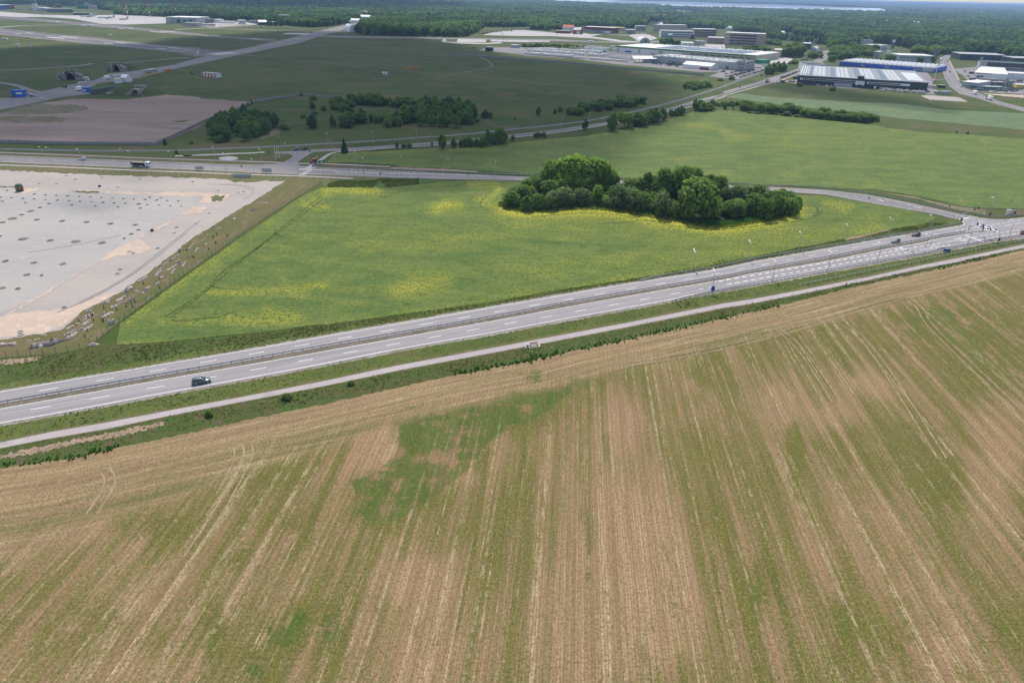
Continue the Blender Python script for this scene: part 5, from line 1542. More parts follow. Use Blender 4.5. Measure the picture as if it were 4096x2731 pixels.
sx = extend(s_out_all, 0, 0)
cu = extend(CYC_UP, 900, 1200); cl_ = extend(CYC_LO, 900, 1200)
grow('tall_grass', 'weeds', along(shift(sx, 12), shift(cu, -10), 6000), .18, .42, .02, 'rough grass between the highway and the cycle path')
grow('tall_grass', 'weeds', along(cl_, EDGE_X, 6000, .12, .8), .2, .5, .02, 'weedy grass in the ditch below the cycle path')
REED = along(EDGE_X, cl_, 2000, .0, .10)
keep = (np.sin(REED[:, 0] / 23.0) + np.sin(REED[:, 0] / 61.0 + 1) > .1)
grow('reeds', 'reeds', REED[keep], .3, .55, .05, 'dark green reeds along the edge of the stubble field')
grow('tall_grass', 'weeds', along(shift(n_line_all, -14), pts('Z -400 1360 0 1322 610 1250 840 1235 1900 1135 2352 1075; b 600 245 1200 165 2352 10; c 600 405 1200 315 1700 240 2352 95; d 700 435 1160 330 1700 218 2352 98; e 450 730'), 9000, .06, .88), .22, .55, .02, 'rough grass on the slope above the highway')
grow('rape_edge', 'rape_plants', along(GROVE_LO, shift(GROVE_LO, 9), 3500), .4, .8, .2, 'ragged edge of the rape crop around the grove')
grow('undergrowth', 'reeds', along(GROVE_LO, shift(GROVE_LO, -14), 5000), .5, 1.0, .1, 'green undergrowth along the foot of the grove')
grow('undergrowth', 'weeds', along(pts('O 1830 700 1960 660 2352 660; Q 350 640 800 640'), pts('O 1830 725 2352 742; Q 400 740 800 698'), 2600), .4, 1.1, .1, 'leafy weeds between the road and the rape field')

# ================================================================== vehicles
def loft(mb, secs, mi=0, cap=True):
    """secs: list of (x, [(y, z), ...]) closed cross sections"""
    n = len(secs[0][1]); k0 = []
    vs = [(x, y, z) for x, sec in secs for y, z in sec]
    fs = []
    for i in range(len(secs) - 1):
        for j in range(n):
            k = (j + 1) % n
            fs.append((i * n + j, (i + 1) * n + j, (i + 1) * n + k, i * n + k))
    if cap:
        fs.append(tuple(range(n))); fs.append(tuple((len(secs) - 1) * n + j for j in range(n))[::-1])
    mb.add(vs, fs, mi)


def sec(w, z0, z1, r=.12, tuck=.06):
    return [(-w + tuck, z0), (-w, z0 + r), (-w, z1 - r), (-w + r, z1), (w - r, z1), (w, z1 - r), (w, z0 + r), (w - tuck, z0)]


def wheel_mesh():
    mb = MB()
    vs = []; fs = []
    n = 14
    for y in (-.11, .11):
        vs += [(.32 * math.cos(2 * math.pi * j / n), y, .32 + .32 * math.sin(2 * math.pi * j / n)) for j in range(n)]
    fs = [(j, (j + 1) % n, n + (j + 1) % n, n + j) for j in range(n)] + [tuple(range(n))[::-1], tuple(range(n, 2 * n))]
    mb.add(vs, fs, 0)
    for y, s in ((-.125, 1), (.125, 1)):
        k = [(.19 * math.cos(2 * math.pi * j / n), y, .32 + .19 * math.sin(2 * math.pi * j / n)) for j in range(n)]
        mb.add(k, [tuple(range(n)) if y > 0 else tuple(range(n))[::-1]], 1)
    return mb.mesh('wheel', [MATS['tyre'], MATS['silver_paint']], True)


WHEEL = wheel_mesh()
CARM = {}


def car_meshes(style):
    if style in CARM: return CARM[style]
    L = {'estate': 4.5, 'hatch': 4.2, 'suv': 4.6, 'van': 5.2, 'sedan': 4.7}[style]
    h = {'estate': 1.4, 'hatch': 1.47, 'suv': 1.72, 'van': 2.1, 'sedan': 1.43}[style]
    b = MB(); belt = h * .62; x0 = -L / 2; x1 = L / 2; w = .9
    hood = belt * (.98 if style != 'van' else 1.1)
    loft(b, [(x0, sec(w * .84, .32, belt * .86)), (x0 + .18, sec(w * .95, .24, belt)), (x0 + 1.0, sec(w, .2, belt)), (x1 - 1.3, sec(w, .2, belt)), (x1 - .9, sec(w * .98, .22, hood * .97)), (x1 - .25, sec(w * .9, .26, hood * .82)), (x1, sec(w * .74, .34, hood * .66))])
    tail = {'estate': .12, 'hatch': .2, 'suv': .15, 'van': .06, 'sedan': 1.0}[style]
    nose = {'estate': 1.25, 'hatch': 1.05, 'suv': 1.2, 'van': .75, 'sedan': 1.3}[style]
    r0 = x0 + tail + (.45 if style in ('estate', 'suv', 'hatch') else (.1 if style == 'van' else .9)); r1 = x1 - nose - .95
    # roof panel and pillars
    loft(b, [(r0, sec(w * .72, h - .07, h, .02, .02)), (r0 + .3, sec(w * .76, h - .06, h + .02, .02, .02)), (r1 - .2, sec(w * .76, h - .06, h + .02, .02, .02)), (r1 + .05, sec(w * .72, h - .07, h - .01, .02, .02))])
    for s in (-1, 1):
        for xa, xb in ((x0 + tail, r0), (x1 - nose, r1), ((r0 + r1) / 2 + .1, (r0 + r1) / 2)):
            b.tube([(xa, s * w * .93, belt - .02), (xb, s * w * .74, h - .03)], .045, 4)
        b.box(x1 - nose - .25, x1 - nose - .05, s * w - (.14 if s < 0 else -.02), s * w + (.02 if s < 0 else .16) - (0 if s < 0 else 0), belt - .02, belt + .13)
        if style == 'estate': b.tube([(r0 + .1, s * .6, h + .07), (r1 - .1, s * .6, h + .07)], .022, 4)
    g = MB()
    gs = lambda x, ww, z: (x, [(-ww, belt - .04), (-ww * .83 if z > belt + .1 else -ww, z), (ww * .83 if z > belt + .1 else ww, z), (ww, belt - .04)])
    loft(g, [gs(x0 + tail, w * .88, belt), gs(r0, w * .92, h - .05), gs(r1, w * .92, h - .05), gs(x1 - nose, w * .88, belt)])
    lt = MB()
    lt.box(x1 - .26, x1 - .04, .42, .72, hood * .56, hood * .74)
    hl = lt.mesh('headlight', MATS['white_paint'])
    tl = MB().box(x0 - .02, x0 + .1, .55, .8, belt * .7, belt * .95).mesh('tail_light', MATS['red_paint'])
    CARM[style] = (b, g.mesh('window', MATS['dark_glass'], False), hl, tl, L, {})
    return CARM[style]


def car(a, b, style, paint, label, group=None, full=True, name='car', cat='car'):
    """car standing at survey point a, heading towards survey point b"""
    A = G(*a); B = G(*b)
    rz = math.atan2(B.y - A.y, B.x - A.x)
    body, glass, hl, tl, L, cache = car_meshes(style)
    if paint not in cache: cache[paint] = body.mesh('body', MATS[paint], True)
    root = empty(name, (A.x, A.y, .12), rz, label, cat, group)
    bo = link_mesh('body', cache[paint], root)
    link_mesh('window', glass, root)
    if full:
        for x in (-L * .29, L * .31):
            for y in (-.82, .82):
                link_mesh('wheel', WHEEL, root, (x, y, 0))
        for s in (1, -1):
            o = link_mesh('headlight', hl, root); o.scale.y = s
            o = link_mesh('tail_light', tl, root); o.scale.y = s
    return root


for nm, c in (('deep_grey', (.11, .15, .155)), ('dark_blue', (.015, .03, .08)), ('wine', (.12, .01, .02)), ('beige', (.35, .32, .27)), ('light_grey', (.38, .40, .42))):
    t = NT(nm, .22, .6); t.color(c); t.b.inputs['Metallic'].default_value = .35; t.b.inputs['Coat Weight'].default_value = .6; MATS[nm] = t.mat
car(P('a', 1900, 308), P('a', 2300, 240), 'estate', 'deep_grey', 'dark grey estate car with roof rails driving on the near carriageway')
car(P('T', 830, 800), P('T', 600, 850), 'hatch', 'deep_grey', 'dark car with a bright reflecting bonnet following on the far carriageway')
car(P('T', 1072, 722), P('T', 840, 770), 'hatch', 'black_paint', 'black car ahead of the guard rail on the far carriageway')
car(P('T', 2352, 700), P('T', 2500, 672), 'hatch', 'wine', 'dark car leaving the traffic light junction at the right frame edge')
car(P('N', 972, 268), P('N', 800, 262), 'estate', 'white_paint', 'white car driving on the left road')
car(P('O', 1425, 300), P('O', 1300, 304), 'suv', 'deep_grey', 'grey car with a light roof waiting at the junction')
car(P('O', 1522, 297), P('O', 1440, 301), 'suv', 'olive_paint', 'dark green off road vehicle behind the grey car at the junction', name='off_road_vehicle')
car(P('L', 525, 350), P('L', 300, 430), 'hatch', 'deep_grey', 'dark car with shining windscreen on the road below the depot', full=False)
car(P('L', 825, 188), P('L', 900, 192), 'hatch', 'deep_grey', 'dark car on the grass beside the railway', full=False)
car(P('L', 890, 196), P('L', 960, 200), 'hatch', 'light_grey', 'left silver car of the pair near the depot road', full=False)
car(P('L', 925, 193), P('L', 990, 197), 'hatch', 'silver_paint', 'right silver car of the pair near the depot road', full=False)
car(P('L', 1172, 128), P('L', 1230, 105), 'hatch', 'black_paint', 'dark car driving past the line of parked cars', full=False)
car(P('L', 1395, 76), P('L', 1440, 84), 'van', 'white_paint', 'white car parked beside the white office block', full=False)
car(P('E', 1490, 846), P('E', 1540, 820), 'hatch', 'black_paint', 'dark car on the upper road bend', full=False)
car(P('M', 1350, 137), P('M', 1330, 60), 'hatch', 'black_paint', 'dark car driving on the right hand road', full=False)
car(P('M', 1503, 338), P('M', 1470, 290), 'van', 'silver_paint', 'silver van on the right hand road', name='van', cat='van', full=False)
car(P('F', 1290, 838), P('F', 1270, 800), 'hatch', 'silver_paint', 'silver car at the top of the right hand road', full=False)
car(P('F', 1320, 832), P('F', 1300, 790), 'hatch', 'black_paint', 'dark car beside the silver one at the road top', full=False)
car(P('M', 1145, 322), P('M', 1150, 360), 'hatch', 'white_paint', 'white car in the yard right of the dark building', full=False)
car(P('H', 505, 438), P('H', 560, 432), 'estate', 'white_paint', 'white car parked alone near the bare brown yard')
car(P('H', 420, 405), P('H', 470, 400), 'estate', 'silver_paint', 'silver car right of the blue site office', full=False)
car(P('H', 375, 405), P('H', 400, 390), 'hatch', 'black_paint', 'dark car half hidden behind the silver car', full=False)
car(P('H', 360, 382), P('H', 400, 372), 'van', 'white_paint', 'white van right of the blue site office', name='van', cat='van', full=False)
car(P('H', 322, 385), P('H', 350, 378), 'van', 'white_paint', 'white van close against the blue site office', name='van', cat='van', full=False)
car(P('H', 155, 412), P('H', 200, 410), 'sedan', 'black_paint', 'black car in front of the blue site office', full=False)
car(P('H', 1015, 240), P('H', 1030, 215), 'van', 'white_paint', 'white van parked left of the pair by the aircraft shelter', name='van', cat='van', full=False)
car(P('H', 1048, 234), P('H', 1065, 210), 'van', 'white_paint', 'white van parked right of the pair by the aircraft shelter', name='van', cat='van', full=False)
for k, x in enumerate((930, 950, 970, 990)):
    car(P('H', x, 262 - 3 * k), P('H', x + 10, 240 - 3 * k), 'van', 'white_paint', '%s white van from left in the short row by the shelter' % ORD[k], 'white vans in a short row', full=False, name='van', cat='van')
paints = ['black_paint', 'deep_grey', 'silver_paint', 'light_grey', 'white_paint', 'dark_blue', 'deep_grey', 'silver_paint', 'wine', 'beige']
PNAME = {'black_paint': 'black', 'deep_grey': 'dark grey', 'silver_paint': 'silver', 'light_grey': 'light grey', 'white_paint': 'white', 'dark_blue': 'dark blue', 'wine': 'dark red', 'beige': 'beige'}
NTH = ['first', 'second', 'third', 'fourth', 'fifth', 'sixth', 'seventh', 'eighth', 'ninth', 'tenth', '11th', '12th', '13th', '14th', '15th', '16th', '17th', '18th', '19th', '20th', '21st', '22nd', '23rd', '24th', '25th', '26th', '27th', '28th', '29th', '30th']


def car_row(s, p0, p1, n, where, group, seed, turn=(12, -18)):
    r = random.Random(seed)
    for k in range(n):
        t_ = (k + r.uniform(-.1, .1)) / (n - 1)
        x = p0[0] + (p1[0] - p0[0]) * t_; y = p0[1] + (p1[1] - p0[1]) * t_
        pt = r.choice(paints)
        car(P(s, x, y), P(s, x + turn[0], y + turn[1]), r.choice(['hatch', 'sedan', 'estate', 'suv']), pt, '%s car, %s from the left %s' % (PNAME[pt], NTH[k], where), group, full=False)


car_row('h', (350, 362), (985, 165), 24, 'in the front parking row', 'cars in the front parking row', 1)
car_row('h', (20, 345), (690, 185), 22, 'in the middle parking row', 'cars in the middle parking row', 2)
car_row('h', (10, 285), (300, 215), 10, 'in the rear parking row', 'cars in the rear parking row', 3)
car_row('h', (270, 325), (650, 205), 12, 'in the inner parking row', 'cars in the inner parking row', 4)
car_row('h', (700, 135), (850, 145), 5, 'beside the office block', 'cars beside the office block', 5)
car_row('h', (1310, 372), (1775, 205), 22, 'along the road before the dark building', 'cars parked along the depot road', 6)
car_row('h', (1510, 462), (1620, 470), 4, 'left of the dark building', 'cars left of the dark building', 7, (0, -20))
car_row('L', (1410, 296), (1760, 328), 16, 'before the dark building wall', 'cars before the dark building', 8, (2, -18))
car_row('i', (10, 215), (640, 270), 14, 'in the row behind the trailers', 'cars behind the trailers', 9, (-10, -12))
car_row('M', (1545, 125), (1600, 200), 5, 'by the hedge of the right hand yard', 'cars in the right hand yard', 10, (-20, 3))
car_row('B', (520, 300), (740, 292), 12, 'by the small airport sheds', 'cars by the airport sheds', 11, (2, -8))


# ---- lorries
def lorry_meshes():
    out = {}
    def cab(mb, x, col=0):
        loft(mb, [(x, sec(1.2, .55, 2.75, .1)), (x + 1.5, sec(1.22, .5, 2.8, .1)), (x + 2.0, sec(1.2, .45, 2.55, .15)), (x + 2.2, sec(1.12, .45, 1.5, .15))], col)
    b = MB(); cab(b, 3.7); out['cab'] = b
    g = MB(); g.add([(5.75, -1.0, 2.45), (5.75, 1.0, 2.45), (5.93, 1.05, 1.65), (5.93, -1.05, 1.65)], [(0, 1, 2, 3)]); g.box(4.6, 5.4, -1.235, -1.225, 1.6, 2.4); g.box(4.6, 5.4, 1.225, 1.235, 1.6, 2.4)
    out['wind'] = g.mesh('windscreen', MATS['dark_glass'])
    c = MB(); c.box(-4.6, 5.2, -.5, .5, .55, .9); out['chassis'] = c.mesh('chassis', MATS['dark_steel'])
    c = MB(); c.box(-4.7, 3.4, -1.27, 1.27, 1.0, 3.75); out['box'] = c
    t = MB()                                             # tipper body with a sand load
    t.add([(-4.2, -1.2, 1.0), (3.2, -1.2, 1.0), (3.2, 1.2, 1.0), (-4.2, 1.2, 1.0), (-4.6, -1.3, 2.35), (3.3, -1.3, 2.45), (3.3, 1.3, 2.45), (-4.6, 1.3, 2.35)], [(0, 1, 5, 4), (1, 2, 6, 5), (2, 3, 7, 6), (3, 0, 4, 7), (3, 2, 1, 0)])
    for k in range(6):
        x = -3.8 + 1.35 * k
        t.box(x, x + .12, -1.36, -1.26, 1.0, 2.45); t.box(x, x + .12, 1.26, 1.36, 1.0, 2.45)
    out['tipper'] = t.mesh('tipper_body', MATS['dark_blue'])
    s = MB(); n = 9
    vs = [(-4.3 + 7.4 * i / n, -1.2 + 2.4 * j / 4, 2.2 + .45 * math.sin(math.pi * i / n) * math.sin(math.pi * j / 4) + .05 * ((i * 7 + j * 3) % 4)) for i in range(n + 1) for j in range(5)]
    s.add(vs, [(i * 5 + j, (i + 1) * 5 + j, (i + 1) * 5 + j + 1, i * 5 + j + 1) for i in range(n) for j in range(4)])
    out['load'] = s.mesh('sand_load', MATS['sand_load'])
    s = MB(); s.box(-8.9, 4.4, -1.27, 1.27, 1.15, 3.95); out['trailer'] = s
    return out


LM = lorry_meshes()
_mc = {}


def cached(key, mat):
    if (key, mat) not in _mc: _mc[(key, mat)] = LM[key].mesh(key, MATS[mat])
    return _mc[(key, mat)]


def lorry(a, b, kind, cabm, boxm, label, group=None, full=True, name='lorry', cat='lorry'):
    A = G(*a); B = G(*b)
    root = empty(name, (A.x, A.y, .1), math.atan2(B.y - A.y, B.x - A.x), label, cat, group)
    if kind != 'trailer':
        link_mesh('cab', cached('cab', cabm), root)
        link_mesh('windscreen', LM['wind'], root)
        link_mesh('chassis', LM['chassis'], root)
    if kind == 'box': link_mesh('cargo_box', cached('box', boxm), root)
    if kind == 'trailer':
        link_mesh('cargo_box', cached('trailer', boxm), root); link_mesh('chassis', LM['chassis'], root)
    if kind == 'tipper':
        link_mesh('tipper_body', LM['tipper'], root); link_mesh('sand_load', LM['load'], root)
    for x in ((4.5, 2.6, -1.6, -3.0) if kind == 'tipper' else ((4.5, -3.0) if full or kind == 'box' else (4.5, -2.0))):
        if kind == 'trailer': x -= 7
        for y in (-1.05, 1.05):
            o = link_mesh('wheel', WHEEL, root, (x, y, 0)); o.scale = (1.6, 1.5, 1.6)
    return root


lorry(P('N', 1650, 345), P('N', 1800, 352), 'tipper', 'white_paint', 'dark_blue', 'dark blue tipper lorry with white cab carrying sand on the left road', name='tipper_lorry')
lorry(P('L', 905, 272), P('L', 760, 325), 'box', 'deep_grey', 'beige', 'beige box lorry driving on the depot road', full=False)
lorry(P('M', 1680, 432), P('M', 1560, 385), 'box', 'white_paint', 'white_paint', 'white box lorry, the left of two on the right hand road', full=False)
lorry(P('M', 1880, 508), P('M', 1760, 470), 'box', 'black_paint', 'white_paint', 'white boxed lorry with dark cab, the right of two on the right hand road', full=False)
lorry(P('F', 1220, 822), P('F', 1240, 860), 'box', 'white_paint', 'white_paint', 'white lorry coming down the right hand road bend', full=False)
lorry(P('M', 270, 362), P('M', 330, 366), 'box', 'white_paint', 'dark_blue', 'dark blue lorry with white cab parked at the dark building', full=False)
lorry(P('M', 1135, 262), P('M', 1140, 300), 'box', 'white_paint', 'red_paint', 'white and red lorry in the yard beyond the dark building', full=False)
lorry(P('M', 1070, 350), P('M', 1130, 355), 'box', 'silver_paint', 'white_paint', 'white tanker like lorry at the corner of the dark building', full=False)
lorry(P('H', 1020, 218), P('H', 960, 205), 'box', 'white_paint', 'silver_paint', 'silver service lorry before the near aircraft shelter', full=False)
lorry(P('H', 940, 335), P('H', 1000, 315), 'box', 'white_paint', 'white_paint', 'white fuel lorry left of the blue container', full=False, name='fuel_lorry')
lorry(P('H', 1262, 203), P('H', 1230, 212), 'box', 'white_paint', 'white_paint', 'white camper like lorry near the striped tents', full=False)
lorry(P('H', 1745, 128), P('H', 1720, 130), 'box', 'silver_paint', 'light_grey', 'left light blue tanker on the taxiway', full=False, name='fuel_lorry')
lorry(P('H', 1795, 120), P('H', 1770, 122), 'box', 'silver_paint', 'light_grey', 'right light blue tanker on the taxiway', full=False, name='fuel_lorry')
for k, (x, y) in enumerate(((1682, 168), (1722, 160), (1765, 152), (1810, 140))):
    car(P('H', x, y), P('H', x + 30, y - 6), 'van', 'yellow_paint', '%s yellow airport vehicle from the left beside the taxiway' % ORD[k], 'yellow airport vehicles', full=False, name='airport_vehicle', cat='vehicle')
for x, y, nm in ((195, 332, 'left'), (870, 322, 'middle'), (955, 330, 'right')):
    car(P('B', x, y), P('B', x + 30, y), 'van', 'yellow_paint', 'yellow fire vehicle, %s of three on the airport grass' % nm, 'yellow fire vehicles', full=False, name='fire_engine', cat='vehicle')
car(P('B', 1560, 380), P('B', 1600, 381), 'van', 'white_paint', 'white van beside the small runway pad', name='van', cat='van', full=False)
car(P('B', 1812, 388), P('B', 1790, 395), 'hatch', 'black_paint', 'tiny dark car driving on the bright runway end', full=False)
car(P('B', 1012, 328), P('B', 1030, 328), 'suv', 'olive_paint', 'dark vehicle beside the yellow fire vehicles', full=False)
# trailers and tractor units of the depot
r = random.Random(5)
for p0, p1, n, turn, where, grp in (((35, 328), (900, 388), 14, (-40, -1), 'in the front row of the depot yard', 'front row of white trailers'),
                                    ((80, 268), (1440, 362), 17, (-60, 4), 'in the second row of the depot yard', 'second row of white trailers'),
                                    ((290, 248), (1430, 300), 13, (-60, 4), 'in the back row of the depot yard', 'back row of white trailers')):
    for k in range(n):
        t_ = k / (n - 1)
        x = p0[0] + (p1[0] - p0[0]) * t_ + r.uniform(-12, 12); y = p0[1] + (p1[1] - p0[1]) * t_
        lorry(P('i', x, y), P('i', x + turn[0], y + turn[1]), 'trailer' if k % 3 else 'box', 'white_paint', 'white_paint', 'white trailer, %s from the left %s' % (NTH[k], where), grp, full=False, name='trailer', cat='trailer')
for p0, p1, n, where, grp in (((930, 398), (1145, 405), 6, 'in the small front group of lorry cabs', 'small front group of lorry cabs'), ((1225, 415), (1940, 465), 21, 'in the long front row of lorry cabs', 'front row of lorry cabs'),
                              ((1560, 345), (2200, 385), 15, 'in the second row of lorry cabs', 'second row of lorry cabs'), ((1580, 368), (2180, 412), 15, 'in the third row of lorry cabs', 'third row of lorry cabs'),
                              ((1600, 388), (2050, 432), 12, 'in the fourth row of lorry cabs', 'fourth row of lorry cabs'), ((1480, 318), (2352, 335), 20, 'in the rear row of lorry cabs', 'rear row of lorry cabs')):
    for k in range(n):
        t_ = k / (n - 1)
        lorry(P('i', p0[0] + (p1[0] - p0[0]) * t_, p0[1] + (p1[1] - p0[1]) * t_), P('i', p0[0] + (p1[0] - p0[0]) * t_ + 6, p0[1] + (p1[1] - p0[1]) * t_ + 30), 'cab', 'white_paint', None,
              'white lorry cab, %s from the left %s' % (NTH[k], where), grp, full=False, name='tractor_unit', cat='lorry')
for k in range(16):
    x = 2060 + (k % 8) * 95 + r.uniform(-10, 10); y = 735 + 4 * (k % 8) + (22 if k > 7 else 0)
    if k in (3, 11): continue
    lorry(P('D', 1500 + (k % 8) * 42, 755 + 4 * (k % 8) - (14 if k > 7 else 0)), P('D', 1530 + (k % 8) * 42, 770), 'trailer' if k % 2 else 'cab', 'deep_grey', 'deep_grey', 'dark lorry, %s from the left in the %s row before the depot' % (NTH[k % 8], 'near' if k < 8 else 'far'), 'dark lorries before the depot', full=False)
# farm tractor with sprayer
t_ = empty('farm_tractor', G(*P('O', 1628, 455)), math.pi * .97, 'red farm tractor with red cab roof towing a green sprayer at the crossing', 'tractor')
b = MB(); loft(b, [(.1, sec(.45, .9, 1.7)), (1.6, sec(.42, .9, 1.65)), (1.9, sec(.36, .95, 1.4))]); b.box(-1.6, .1, -.55, .55, .8, 1.4); b.build('body', MATS['red_paint'], t_)
MB().box(-1.5, .1, -.75, .75, 1.4, 2.55).build('cab', MATS['dark_glass'], t_)
MB().box(-1.65, .25, -.85, .85, 2.55, 2.75).build('roof', MATS['red_paint'], t_)
for x, y, s in ((-1.0, .95, 2.5), (-1.0, -.95, 2.5), (1.4, .8, 1.7), (1.4, -.8, 1.7)):
    o = link_mesh('wheel', WHEEL, t_, (x, y, 0)); o.scale = (s, 2.2, s)
b = MB(); loft(b, [(-4.9, sec(.7, .9, 1.9)), (-3.2, sec(.8, .8, 2.0)), (-2.6, sec(.5, .9, 1.7))]); b.box(-5.6, -5.3, -1.2, 1.2, .8, 2.2); b.build('sprayer', MATS['green_clad'], t_)
t2 = empty('farm_tractor', G(*P('C', 1450, 575)), 2.9, 'small dark tractor mowing grass near the airfield fence', 'tractor')
b = MB(); loft(b, [(.1, sec(.45, .9, 1.7)), (1.9, sec(.4, .95, 1.5))]); b.build('body', MATS['black_paint'], t2)
MB().box(-1.5, .1, -.75, .75, .8, 2.65).build('cab', MATS['dark_glass'], t2)
for x, y, s in ((-1.0, .95, 2.5), (-1.0, -.95, 2.5), (1.4, .8, 1.7), (1.4, -.8, 1.7)):
    o = link_mesh('wheel', WHEEL, t2, (x, y, 0)); o.scale = (s, 2.2, s)
t3 = copy_tree(t2); t3.location = G(*P('H', 762, 300)); t3['label'] = 'dark tractor on the concrete before the near shelter'

# ================================================================== aircraft
def aircraft(a, b, L, mat, label, dome=True, high=False):
    A = G(*a); B = G(*b)
    root = empty('aircraft', (A.x, A.y, 0), math.atan2(B.y - A.y, B.x - A.x), label, 'aircraft')
    s = L / 46.0; m = MATS[mat]
    f = MB(); n = 12; prof = [(-23, .25), (-20, .9), (-14, 1.7), (-6, 1.9), (12, 1.9), (18, 1.85), (21, 1.3), (22.6, .5), (23, .1)]
    vs = [(x * s, r_ * s * math.cos(2 * math.pi * j / n), (3.6 + (.9 if x < -14 else 0) + r_ * math.sin(2 * math.pi * j / n)) * s) for x, r_ in prof for j in range(n)]
    f.add(vs, [(i * n + j, i * n + (j + 1) % n, (i + 1) * n + (j + 1) % n, (i + 1) * n + j) for i in range(len(prof) - 1) for j in range(n)])
    f.build('fuselage', m, root, smooth=True)
    zw = 5.4 if high else 2.9
    for sg in (-1, 1):
        w = MB(); sw = 9 if not high else 1.5
        lo = [(5, 1.5 * sg, zw), (-3, 1.5 * sg, zw), (-3 - sw - 1.2, 21 * sg, zw + 1.2), (5 - sw - 6.3, 21 * sg, zw + 1.2)]
        w.add([(x * s, y * s, z * s) for x, y, z in lo] + [(x * s, y * s, (z + .35) * s) for x, y, z in lo], [(0, 1, 2, 3), (7, 6, 5, 4), (0, 4, 5, 1), (1, 5, 6, 2), (2, 6, 7, 3), (3, 7, 4, 0)])
        w.build('wing', m, root)
        w = MB(); lo = [(-17, .5 * sg, 5.2), (-21, .5 * sg, 5.2), (-22.5, 7 * sg, 5.4), (-20.5, 7 * sg, 5.4)]
        w.add([(x * s, y * s, z * s) for x, y, z in lo] + [(x * s, y * s, (z + .25) * s) for x, y, z in lo], [(0, 1, 2, 3), (7, 6, 5, 4), (0, 4, 5, 1), (1, 5, 6, 2), (2, 6, 7, 3), (3, 7, 4, 0)])
        w.build('tailplane', m, root)
        for yy in (7, 13):
            xx = 4.5 - (yy - 1.5) * sw / 19
            e = MB(); e.tube([((xx + 2) * s, yy * sg * s, (zw - .9) * s), ((xx - 2.6) * s, yy * sg * s, (zw - .9) * s)], .95 * s, 8, r2=.6 * s); e.build('engine', MATS['dark_steel'], root)
    w = MB(); lo = [(-15, 0, 5), (-21.5, 0, 5), (-23.6, 0, 12.2), (-20.6, 0, 12.2)]
    w.add([(x * s, -.2 * s, z * s) for x, y, z in lo] + [(x * s, .2 * s, z * s) for x, y, z in lo], [(0, 1, 2, 3), (7, 6, 5, 4), (0, 4, 5, 1), (1, 5, 6, 2), (2, 6, 7, 3), (3, 7, 4, 0)])
    w.build('tail_fin', m, root)
    for x, y in ((17, 0), (-1, 3), (-1, -3)):
        MB().tube([(x * s, y * s, 0), (x * s, y * s, 3 * s)], .35 * s, 6).build('landing_gear', MATS['tyre'], root)
    if dome:
        d = MB(); d.lathe([(0, 8.2 * s), (3.6 * s, 8.3 * s), (4.6 * s, 8.9 * s), (3.6 * s, 9.6 * s), (0, 9.8 * s)], -9 * s, 0, 20); d.tube([(-9 * s, -1 * s, 5 * s), (-9 * s, -.6 * s, 8.4 * s)], .3 * s); d.tube([(-9 * s, 1 * s, 5 * s), (-9 * s, .6 * s, 8.4 * s)], .3 * s)
        d.build('radome', m, root)
    return root


aircraft(P('A', 1040, 207), P('A', 940, 207), 46, 'aircraft_grey', 'left light grey airliner sized aircraft with a radar dome on the apron')
aircraft(P('A', 1255, 225), P('A', 1150, 225), 46, 'aircraft_grey', 'right light grey aircraft with a radar dome on the apron')
aircraft(P('A', 1455, 240), P('A', 1380, 243), 34, 'dark_steel', 'dark transport aircraft with a tall fin on the apron', dome=False, high=True)
aircraft(P('E', 262, 655), P('E', 180, 645), 18, 'white_paint', 'small white jet parked behind the long warehouse', dome=False)
for k, x in enumerate((505, 530, 560, 585)):
    aircraft(P('A', x, 183), P('A', x - 30, 184), 15, 'aircraft_grey', '%s small grey jet from the left on the apron' % ORD[k], dome=False)['group'] = 'small grey jets on the apron'

